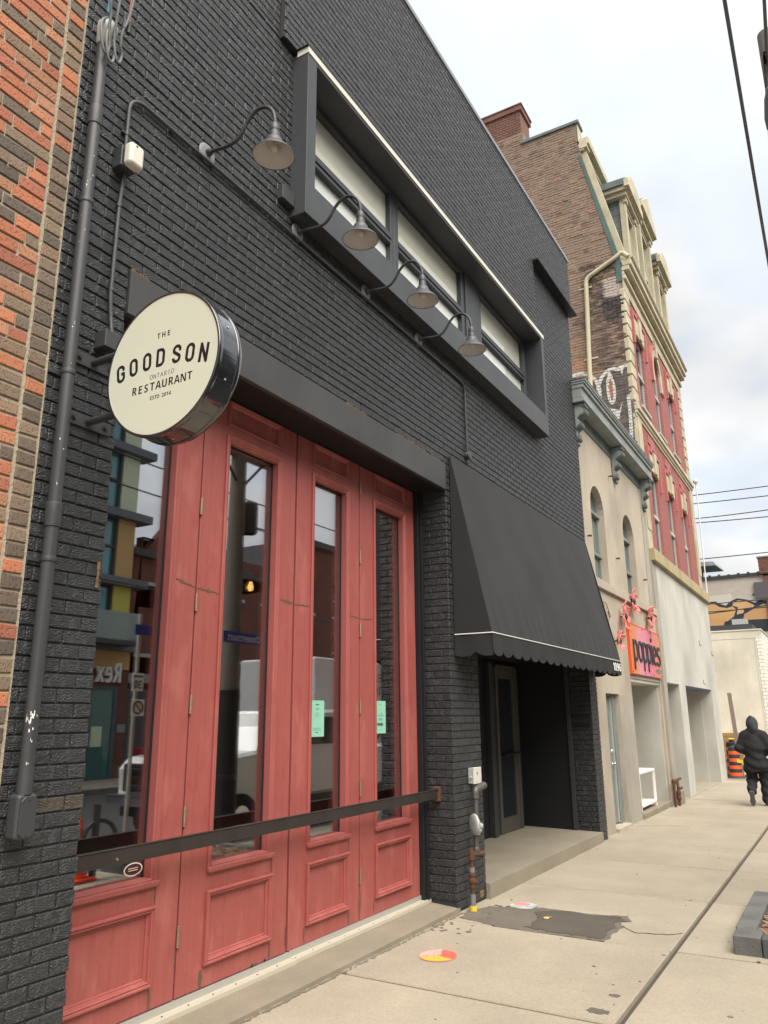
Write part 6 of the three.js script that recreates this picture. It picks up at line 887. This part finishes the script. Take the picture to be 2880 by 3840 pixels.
// ------------------------------------------------------------------ construction barrels, post and boards at the corner
{
  const GR = 'orange and black construction barrels at the far corner';
  const t = thing('construction_barrel', 'front orange and black construction barrel wound with yellow tape', 'barrel', [25.62, gy(25.6), 0.28], GR), cx = 25.62, cz = 0.22, y0 = gy(25.6);
  part(t, 'base', lathe([[0, 0], [0.24, 0], [0.25, 0.03], [0.235, 0.07], [0.17, 0.09], [0, 0.09]], [cx, y0, cz], [0, 1, 0], 20), M.barrelBlack);
  const rad = (h) => 0.175 - 0.045 * h; for (let i = 0; i < 8; i++) { const a = 0.09 + i * 0.1, c = a + 0.098; part(t, 'band', lathe([[rad(a), a], [rad(a) + 0.004, a + 0.006], [rad(c) + 0.004, c - 0.006], [rad(c), c]], [cx, y0, cz], [0, 1, 0], 24), i % 2 ? M.barrelBlack : M.barrelOrange); }
  part(t, 'top', lathe([[rad(0.89), 0.89], [0.12, 0.91], [0.05, 0.915], [0.045, 0.95], [0, 0.955]], [cx, y0, cz], [0, 1, 0], 20), M.barrelBlack);
  const b2 = copyOf(t, [26.3, gy(26.3), 0.14], 0.6, 'rear orange and black construction barrel with a crumpled yellow wrapper on top'); b2.scale.y = 1.12;
  copyOf(t, [26.45, gy(26.4), 0.62], 1.1, 'orange and black construction barrel half hidden behind the taped one');
  const tp = thing('caution_tape', 'yellow tape wound round the front construction barrel and trailing to the ground', 'tape', [cx, y0, cz]);
  part(tp, 'band', lathe([[rad(0.5) + 0.012, 0.47], [rad(0.5) + 0.016, 0.52], [rad(0.5) + 0.012, 0.56]], [cx, y0, cz], [0.06, 1, 0.12], 24), M.tapeYellow);
  part(tp, 'tail', quads(Array.from({ length: 10 }, (_, i) => { const P = (k) => { const s = k / 10; return [cx - 0.1 - 0.05 * Math.sin(s * 5), y0 + 0.5 - 0.48 * s * s, cz + 0.13 + s * 0.3]; }, a = P(i), b = P(i + 1); return [a, b, [b[0], b[1] + 0.06, b[2] + 0.015], [a[0], a[1] + 0.06, a[2] + 0.015]]; })), M.tapeYellow);
  const r = rng(9), wr = []; for (let i = 0; i < 9; i++) { const q = new THREE.IcosahedronGeometry(0.05 + r() * 0.04, 0); q.scale(1, 0.5, 1.3); q.rotateY(r() * 6); q.translate(26.3 + (r() - 0.5) * 0.16, gy(26.3) + 1.06 + r() * 0.05, 0.14 + (r() - 0.5) * 0.18); wr.push(q); }
  solo('wrapper', wr, M.tapeYellow, 'crumpled yellow wrapper on top of the rear construction barrel', 'wrapper', [26.3, gy(26.3) + 1.04, 0.14]);
  solo('timber_post', hexa([[25.95, gy(26), 0.40], [26.05, gy(26), 0.40], [26.05, gy(26), 0.29], [25.95, gy(26), 0.29], [25.95, 2.33, 0.30], [26.05, 2.33, 0.30], [26.05, 2.33, 0.19], [25.95, 2.33, 0.19]]), M.greyWood, 'brown timber post standing behind the construction barrels', 'post', [26, gy(26), 0.34]);
  const bd = thing('board_stack', 'tan boards stacked behind the construction barrels', 'boards', [27.6, gy(27.6), 0.1]); for (let i = 0; i < 6; i++) part(bd, 'board', box(27.4, 27.8 + (i % 2) * 0.04, gy(27.6) + 0.45 + i * 0.14, gy(27.6) + 0.575 + i * 0.14, -1.2, 0.32 - (i % 3) * 0.03, 0.01), mat('boardTan', col(0.42, 0.26, 0.1), { roughness: 0.85 })); part(bd, 'trestle', box(27.42, 27.78, gy(27.6), gy(27.6) + 0.45, -0.9, 0.2, 0.01), M.greyWood);
  solo('steel_plate', boxUV(groundBox(25.2, 27.2, -0.2, 1.0, 0.03, 0.025)), M.galvanised, 'grey steel plate lying under the construction barrels', 'plate', [26.2, gy(26) + 0.02, 0.4]);
  const rp = thing('red_panel', 'red rounded panel at the right edge behind the person', 'panel', [28, gy(28), 1.45]); part(rp, 'panel', slabX([[1.22, 0.62], [1.25, 0.58], [1.7, 0.58], [1.7, 1.22], [1.28, 1.22], [1.22, 1.17]], 28, 28.06), mat('panelRed', col(0.5, 0.07, 0.05))); part(rp, 'leg', box(28.01, 28.05, gy(28), 0.6, 1.5, 1.55, 0.004), M.steel);
}
// ------------------------------------------------------------------ overhead wires
{
  const wire = (pts, r, label, m = M.cable, group) => solo('overhead_wire', spline(pts, r, 60, 8), m, label, 'wire', pts[0], group);
  wire([[-6, 9.9, 3.24], [6.4, 8.0, 3.206], [10.1, 7.4, 3.196], [22, 5.9, 3.16]], 0.018, 'thick grey overhead wire crossing the top right of the sky');
  wire([[-6, 11.6, 4.4], [6.6, 8.0, 3.52], [7.45, 7.75, 3.44], [16, 6.2, 3.0]], 0.016, 'second grey overhead wire in the extreme top right corner');
  solo('splice_case', lathe([[0, -0.26], [0.05, -0.22], [0.07, -0.1], [0.07, 0.1], [0.05, 0.22], [0, 0.26]], [7.60, 7.62, 3.46], [0.9, -0.3, -0.1], 16), M.leadGrey, 'dark splice case hanging on the wire at the right edge', 'cable splice', [7.6, 7.62, 3.46]);
  const far = (a, b, s, label, k = 0) => wire([a, [(a[0] + b[0]) / 2, (a[1] + b[1]) / 2 - s, (a[2] + b[2]) / 2], b], 0.02, label, M.darkCable);
  far([33, 10.53, -3.5], [33, 10.42, 4], 0.02, 'topmost thin wire crossing the street in the distance'); far([33, 10.2, -3.5], [33, 10.0, 4], 0.02, 'second highest thin wire crossing the street in the distance'); far([33, 9.56, -3.5], [33, 9.53, 4], 0.08, 'third highest thin wire crossing the street in the distance'); far([33, 9.42, -3.5], [33, 9.14, 4], 0.03, 'fourth thin wire crossing the distance, just above the far roofs');
  far([34, 8.05, -6], [34, 8.0, 4], 0.05, 'thin wire just above the grey building parapet'); far([33, 5.95, -6], [33, 6.05, 4], 0.05, 'wire passing in front of the orange graffiti'); far([33, 5.65, -6], [33, 5.75, 4], 0.06, 'lower wire in front of the graffiti'); far([33, 5.35, -6], [33, 6.0, 4], 0.1, 'sagging wire over the roof of the cream building');
}

// ------------------------------------------------------------------ the other side of the street, which the door panes mirror
{
  const Z = 16, c = thing('condominium_building', 'modern apartment building with teal windows and coloured panels, mirrored in the leftmost pane', 'building', [9, 0, 20]);
  const P = (n, g, m, l) => part(c, n, g, m, l), X0 = -6, X1 = 18.0;
  P('wall', box(X0, X1 - 0.05, -0.3, 3.9, Z, Z + 12), M.cityBrick); P('wall', box(X0, X1 - 0.2, 3.9, 13.5, Z + 0.3, Z + 12), M.cityDark);
  for (const y of [3.95, 6.05, 8.3, 10.6, 12.9]) P('floor_slab', box(X0, X1 + (y > 5 ? 0.3 : 0.1), y - 0.13, y + 0.14, Z - 0.25, Z + 0.5, 0.01), mat('slabGrey', col(0.13, 0.15, 0.17)));
  const bay = (x, y0, h, pm) => {
    P('panel', box(x + 0.66, x + 1.36, y0, y0 + h, Z + 0.05, Z + 0.3), pm); const w = sub(c, 'window'); part(w, 'pane', box(x - 0.7, x + 0.64, y0 + 0.1, y0 + h - 0.05, Z + 0.2, Z + 0.24), M.blueGlass);
    part(w, 'frame', [box(x - 0.72, x - 0.66, y0, y0 + h, Z + 0.1, Z + 0.26), box(x + 0.58, x + 0.66, y0, y0 + h, Z + 0.1, Z + 0.26), box(x - 0.1, x - 0.02, y0, y0 + h, Z + 0.12, Z + 0.26), box(x - 0.02, x + 0.6, y0 + h * 0.5, y0 + h * 0.5 + 0.07, Z + 0.12, Z + 0.26)], M.cityDark);
  };
  for (let k = 0; k < 6; k++) { const x = 16.45 - k * 2.3; bay(x, 4.09, 1.83, M.lime); bay(x, 6.19, 1.98, M.tan); bay(x, 8.44, 2.03, M.paleGreen); bay(x, 10.74, 2.03, M.paleGreen); }
  P('panel', box(14.8, 17.9, 3.25, 3.82, Z - 0.06, Z), M.tan); P('balcony', [box(15.2, 17.4, 4.1, 4.95, Z - 0.9, Z - 0.86)], mat('balconyGlass', col(0.5, 0.6, 0.6), { transmission: 0.6, roughness: 0.15, thickness: 0, ior: 1.5 })); P('balcony_floor', box(15.0, 17.5, 3.95, 4.08, Z - 0.95, Z - 0.2), M.cityDark);
  const sd = sub(c, 'shop_door'); part(sd, 'frame', slabZ(rect(15.4, 17.5, -0.1, 2.72), Z - 0.08, Z, [rect(15.5, 16.4, 0.0, 2.6), rect(16.5, 17.35, 0, 2.6)]), mat('tealFrame', col(0.06, 0.1, 0.11))); part(sd, 'pane', box(15.45, 17.4, 0, 2.65, Z - 0.05, Z - 0.03), mat('shopGlass', col(0.06, 0.16, 0.16), { roughness: 0.05 })); part(sd, 'poster', box(16.6, 17.0, 0.9, 1.5, Z - 0.07, Z - 0.055), M.paleGreen); part(sd, 'handle', cyl([16.55, 0.9, Z - 0.12], [16.55, 1.3, Z - 0.12], 0.02), M.chrome);
  const sg = thing('shop_sign', 'pale raised shop letters on the apartment building, mirrored in the leftmost pane', 'sign', [17, 2.85, Z - 0.1]); const g = text('Rex', fontBold, 0.98, 0.62, 0.1); g.rotateY(Math.PI); g.translate(17.55, 2.83, Z - 0.02); part(sg, 'letters', g, M.white);
  const pl = thing('wall_plaque', 'small grey wall plaque by the shop door opposite', 'sign', [17.8, 1.4, Z - 0.05]); part(pl, 'board', box(17.62, 18.0 - 0.06, 1.3, 1.55, Z - 0.03, Z), M.leadGrey);
  solo('news_box', [box(17.5, 17.85, 0, 0.85, Z - 1.3, Z - 0.9, 0.03)], mat('boxRed', col(0.35, 0.02, 0.03)), 'red newspaper box on the far pavement', 'newspaper box', [17.7, 0, Z - 1.1]);
  // brick row houses
  const house = (x0, x1, h, gable, label) => {
    const o = thing('row_house', label, 'house', [(x0 + x1) / 2, 0, Z + 0.5], 'brick row houses mirrored in the panes'), m = (x0 + x1) / 2;
    const ws = []; for (const y of [3.9, 6.4]) for (const k of [0.25, 0.72]) ws.push([x0 + (x1 - x0) * k - 0.5, x0 + (x1 - x0) * k + 0.5, y, y + 1.6]);
    part(o, 'wall', slabZ([[x0, -0.3], [x1, -0.3], [x1, h], ...(gable ? [[m + 1.6, h], [m, h + 1.9], [m - 1.6, h]] : []), [x0, h]], Z + 0.8, Z + 1.1, ws.map((w) => rect(...w))), M.cityBrick); part(o, 'mass', box(x0, x1, -0.3, h - 0.1, Z + 1.3, Z + 10), M.cityDark);
    for (const [a, b2, y0, y1] of ws) { const w = sub(o, 'window'); part(w, 'pane', box(a, b2, y0, y1, Z + 1.12, Z + 1.15), M.darkGlass); part(w, 'frame', [box(a, b2, (y0 + y1) / 2 - 0.03, (y0 + y1) / 2 + 0.03, Z + 0.95, Z + 1.1), box(a - 0.1, b2 + 0.1, y0 - 0.12, y0, Z + 0.72, Z + 0.9)], M.castGrey); }
    part(o, 'shop_front', box(x0 + 0.2, x1 - 0.2, 0.3, 2.7, Z + 0.76, Z + 0.8), M.cityDark); part(o, 'cornice', box(x0, x1, 2.9, 3.2, Z + 0.6, Z + 0.8), M.leadGrey); part(o, 'eave', box(x0, x1, h - 0.05, h + 0.2, Z + 0.55, Z + 1.2), M.cityDark);
    part(o, 'roof', boxUV(hexa([[x0, h, Z + 1.1], [x1, h, Z + 1.1], [x1, h, Z + 1.0], [x0, h, Z + 1.0], [x0, h + 1.5, Z + 5], [x1, h + 1.5, Z + 5], [x1, h + 1.5, Z + 4.8], [x0, h + 1.5, Z + 4.8]])), M.slate);
  };
  house(18.3, 22.6, 7.3, true, 'gabled brick row house next to the apartment building'); house(22.6, 27.4, 7.3, false, 'low brick row house second from the apartment building'); house(27.4, 33, 9.6, false, 'flat topped brick row house mirrored in the third pane'); house(33, 40, 9.4, false, 'flat topped brick row house mirrored near the edge of the third pane');
  for (let k = 0; k < 3; k++) house(40 + k * 7, 47 + k * 7, 8.6, k === 1, ['brick row house farthest but two along the opposite side', 'gabled brick row house farthest but one along the opposite side', 'brick row house farthest along the opposite side'][k]);
  // utility pole on the near pavement, with sleeve, cross arm and lines
  const PX = 8.66, PZ = 3.55, p = thing('utility_pole', 'tall timber utility pole with cross arm at the near kerb, mirrored in the second pane', 'utility pole', [PX, 0, PZ]);
  part(p, 'pole', cyl([PX, -0.2, PZ], [PX + 0.04, 9.5, PZ], 0.15, 0.10, 16), M.poleWood); part(p, 'sleeve', cyl([PX, -0.05, PZ], [PX + 0.002, 2.09, PZ], 0.175, 0.17, 18), mat('sleeveBlack', col(0.015, 0.015, 0.016)));
  part(p, 'cross_arm', box(PX - 0.8, PX + 0.9, 5.62, 5.76, PZ - 0.07, PZ + 0.07, 0.01), M.poleWood); part(p, 'brace', cyl([PX - 0.5, 5.65, PZ - 0.05], [PX + 0.03, 5.1, PZ - 0.05], 0.022), M.steel); part(p, 'brace', cyl([PX + 0.58, 5.65, PZ - 0.05], [PX + 0.03, 5.1, PZ - 0.05], 0.022), M.steel);
  for (const x of [-0.7, -0.38, 0.44, 0.78]) part(p, 'insulator', lathe([[0, 0.14], [0.03, 0.13], [0.045, 0.09], [0.03, 0.07], [0.05, 0.03], [0.03, 0]], [PX + x, 5.76, PZ], [0, 1, 0], 12), M.cityDark);
  part(p, 'transformer', lathe([[0, 0.52], [0.11, 0.5], [0.13, 0.45], [0.13, 0.03], [0.11, 0]], [PX + 0.32, 4.45, PZ], [0, 1, 0], 16), M.cityDark);
  const line = (pts, label) => solo('overhead_wire', spline(pts, 0.012, 50, 6), M.darkCable, label, 'wire', pts[0]);
  line([[-8, 5.75, 4.4], [9.5, 5.35, 4.4], [32, 5.6, 4.6]], 'upper street line mirrored in the panes'); line([[-8, 5.3, 4.5], [9.5, 4.95, 4.5], [32, 5.2, 4.6]], 'lower street line mirrored in the panes'); line([[-8, 3.9, 4.55], [9.5, 3.55, 4.55], [32, 3.7, 4.6]], 'lowest street line mirrored in the leftmost pane');
  const ss = thing('street_name_sign', 'blue street name plate on the utility pole, mirrored in the second pane', 'street sign', [8.75, 2.7, 3.36]); part(ss, 'plate', box(8.28, 9.22, 2.74, 2.90, 3.34, 3.35, 0.002), M.signBlue); { const g2 = text('Dovercourt', fontSans, 0.7, 0.1, 0.003); g2.rotateY(Math.PI); g2.translate(9.06, 2.77, 3.34); part(ss, 'letters', g2, M.white); }
  const sl = thing('speed_sign', 'white speed limit sign on a thin post, mirrored in the leftmost pane', 'traffic sign', [6.95, 0, 3.55]), sx = 6.95, sz = 3.53; part(sl, 'post', cyl([sx, 0, sz + 0.03], [sx, 3.0, sz + 0.03], 0.026, 0.026, 10), M.galvanised); part(sl, 'plate', box(sx - 0.09, sx + 0.09, 2.04, 2.26, sz - 0.01, sz, 0.003), M.white); { const a = text('30', fontBold, 0.12, 0.1, 0.002); a.rotateY(Math.PI); a.translate(sx + 0.06, 2.07, sz - 0.01); part(sl, 'numerals', a, M.letterDark); const m2 = text('MAXIMUM', fontBold, 0.15, 0.028, 0.002); m2.rotateY(Math.PI); m2.translate(sx + 0.075, 2.205, sz - 0.01); part(sl, 'letters', m2, M.letterDark); }
  part(sl, 'no_turn_plate', box(sx - 0.07, sx + 0.13, 1.74, 1.94, sz - 0.01, sz, 0.003), M.white); { const t2 = new THREE.TorusGeometry(0.072, 0.011, 6, 24); t2.translate(sx + 0.03, 1.84, sz - 0.01); part(sl, 'ring', t2, M.letterDark); part(sl, 'bar', cyl([sx - 0.02, 1.89, sz - 0.014], [sx + 0.08, 1.79, sz - 0.014], 0.007), M.letterDark); }
  part(sl, 'street_plate', box(sx - 0.1, sx + 0.36, 2.73, 2.86, sz - 0.01, sz, 0.002), M.signBlue);
  const cn = thing('traffic_cone', 'orange traffic cone near the kerb, mirrored low in the leftmost pane', 'cone', [6.2, 0, 3.45]); part(cn, 'base', box(6.04, 6.36, 0, 0.035, 3.29, 3.61, 0.01), M.coneOrange); part(cn, 'cone', lathe([[0.12, 0], [0.05, 0.4]], [6.2, 0.035, 3.45], [0, 1, 0], 20), M.coneOrange); part(cn, 'collar', lathe([[0.078, 0.26], [0.058, 0.37]], [6.2, 0.035, 3.45], [0, 1, 0], 20), M.white); part(cn, 'tip', lathe([[0.048, 0.4], [0.028, 0.6], [0, 0.61]], [6.2, 0.035, 3.45], [0, 1, 0], 20), M.coneOrange);
  const bk = thing('bicycle_stand', 'dark post and ring bicycle stand at the kerb, mirrored in the leftmost pane', 'bicycle stand', [6.38, 0, 3.4]); part(bk, 'post', cyl([6.38, 0, 3.4], [6.38, 0.78, 3.4], 0.04, 0.04, 12), M.blackPaint); { const g2 = new THREE.TorusGeometry(0.24, 0.026, 8, 30); g2.translate(6.44, 0.36, 3.4); part(bk, 'ring', g2, M.blackPaint); }
  // pickup truck facing this way along the kerb and a white service truck ahead of it
  const tr = thing('pickup_truck', 'dark grilled pickup truck at the kerb, mirrored in the two left panes', 'pickup truck', [10.9, 0, 5.0]);
  const T = (n, g, m, l) => part(tr, n, g, m, l), sideShape = [[8.45, 0.42], [8.42, 0.95], [8.6, 1.12], [9.6, 1.2], [10.3, 1.82], [12.0, 1.85], [12.3, 1.2], [14.0, 1.18], [14.0, 0.5], [13.4, 0.42]];
  T('body', slabZ(sideShape, 5.35, 7.2, [], 0.05), M.truckWhite); T('grille', [box(8.36, 8.46, 0.62, 1.04, 5.55, 7.0, 0.03)], M.truckBlack); for (let k = 0; k < 3; k++) T('grille_bar', box(8.33, 8.4, 0.68 + k * 0.12, 0.73 + k * 0.12, 5.6, 6.95, 0.01), M.truckBlack); T('bumper', box(8.25, 8.5, 0.42, 0.6, 5.32, 7.22, 0.04), M.chrome); T('headlamp', box(8.34, 8.5, 0.72, 1.0, 5.34, 5.56, 0.03), M.clearGlass); T('headlamp', box(8.34, 8.5, 0.72, 1.0, 7.0, 7.2, 0.03), M.clearGlass); T('licence_plate', box(8.235, 8.25, 0.32, 0.45, 6.0, 6.4, 0.004), M.offWhite); T('side_window', [box(10.4, 11.9, 1.25, 1.72, 5.33, 5.36, 0.01)], M.darkGlass); T('windscreen', boxUV(hexa([[9.68, 1.22, 7.0], [9.72, 1.2, 7.0], [9.72, 1.2, 5.5], [9.68, 1.22, 5.5], [10.22, 1.78, 6.9], [10.26, 1.76, 6.9], [10.26, 1.76, 5.6], [10.22, 1.78, 5.6]])), M.darkGlass); T('skirt', box(8.5, 13.9, 0.25, 0.45, 5.4, 7.15), M.truckBlack);
  for (const [wx, wz] of [[9.2, 5.42], [12.9, 5.42], [9.2, 7.1], [12.9, 7.1]]) { const w = T('wheel', cyl([wx, 0.22, wz - 0.12], [wx, 0.22, wz + 0.12], 0.37, 0.37, 24), M.tyre); part(w, 'rim', cyl([wx, 0.22, wz - 0.13], [wx, 0.22, wz + 0.13], 0.2, 0.2, 16), M.chrome); }
  tr.children.forEach((m) => m.position.add(V(0.5, 0, -1.2)));
  const bt = thing('service_truck', 'white box truck with dark lettering, mirrored in the two right panes', 'truck', [16, 0, 6.5]); const B = (n, g, m) => part(bt, n, g, m);
  B('box_body', box(13.5, 17.6, 0.5, 2.95, 5.45, 7.5, 0.05), mat('boxBody', col(0.6, 0.6, 0.6), { roughness: 0.4 })); B('cab', slabZ([[17.6, 0.4], [19.2, 0.4], [19.2, 1.2], [18.7, 1.35], [18.3, 2.2], [17.6, 2.25]], 5.5, 7.45, [], 0.04), M.truckWhite); B('side_window', box(17.75, 18.35, 1.4, 2.0, 5.47, 5.5), M.darkGlass); B('chassis', box(13.5, 19, 0.25, 0.5, 5.7, 7.3), M.truckBlack);
  for (const [wx, wz] of [[14.6, 5.62], [18.2, 5.62], [14.6, 7.35], [18.2, 7.35]]) { const w = B('wheel', cyl([wx, 0.25, wz - 0.12], [wx, 0.25, wz + 0.12], 0.4, 0.4, 24), M.tyre); part(w, 'rim', cyl([wx, 0.25, wz - 0.13], [wx, 0.25, wz + 0.13], 0.2, 0.2, 16), M.galvanised); }
  const say = (s, f, x, y, w, h, m) => { const g2 = text(s, f, w, h, 0.004); g2.rotateY(Math.PI); g2.translate(x, y, 5.45); B('letters', g2, m); };
  say('LINEN', fontBold, 16.9, 2.5, 1.1, 0.2, M.leadGrey); say('SERVICE', fontBold, 16.9, 2.2, 1.2, 0.2, M.leadGrey); say('R', fontBold, 14.9, 2.0, 0.7, 0.75, mat('letterPlum', col(0.1, 0.03, 0.12))); say('UNIFORMS', fontBold, 16.6, 1.2, 2.6, 0.17, mat('letterRed', col(0.3, 0.02, 0.03))); say('business', fontSerif, 16.2, 0.88, 1.6, 0.2, M.signBlue);
}
// a small warm bulb hanging inside, seen through the second pane
{
  const t = thing('pendant_lamp', 'small warm filament bulb hanging inside, seen through the second pane', 'lamp', [6.3, 3.05, -2.0]);
  part(t, 'cord', cyl([6.3, 3.2, -2], [6.3, 4.0, -2], 0.005, 0.005, 6), M.darkCable); part(t, 'socket', cyl([6.3, 3.1, -2], [6.3, 3.2, -2], 0.022, 0.018, 10), M.brass);
  part(t, 'bulb', lathe([[0, 0], [0.025, 0.01], [0.034, 0.04], [0.026, 0.075], [0.014, 0.1]], [6.3, 3.0, -2], [0, 1, 0], 14), new THREE.MeshStandardMaterial({ name: 'bulbGlow', color: 0x000000, emissive: new THREE.Color(1, 0.55, 0.15), emissiveIntensity: 2.2 }));
  const l = new THREE.PointLight(0xffa040, 0.6, 0, 2); l.position.set(6.3, 3.05, -2); l.castShadow = true; l.shadow.radius = 1.5; l.name = 'bulb_light'; scene.add(l);
}
scene.updateMatrixWorld(true);
renderer.render(scene, camera);
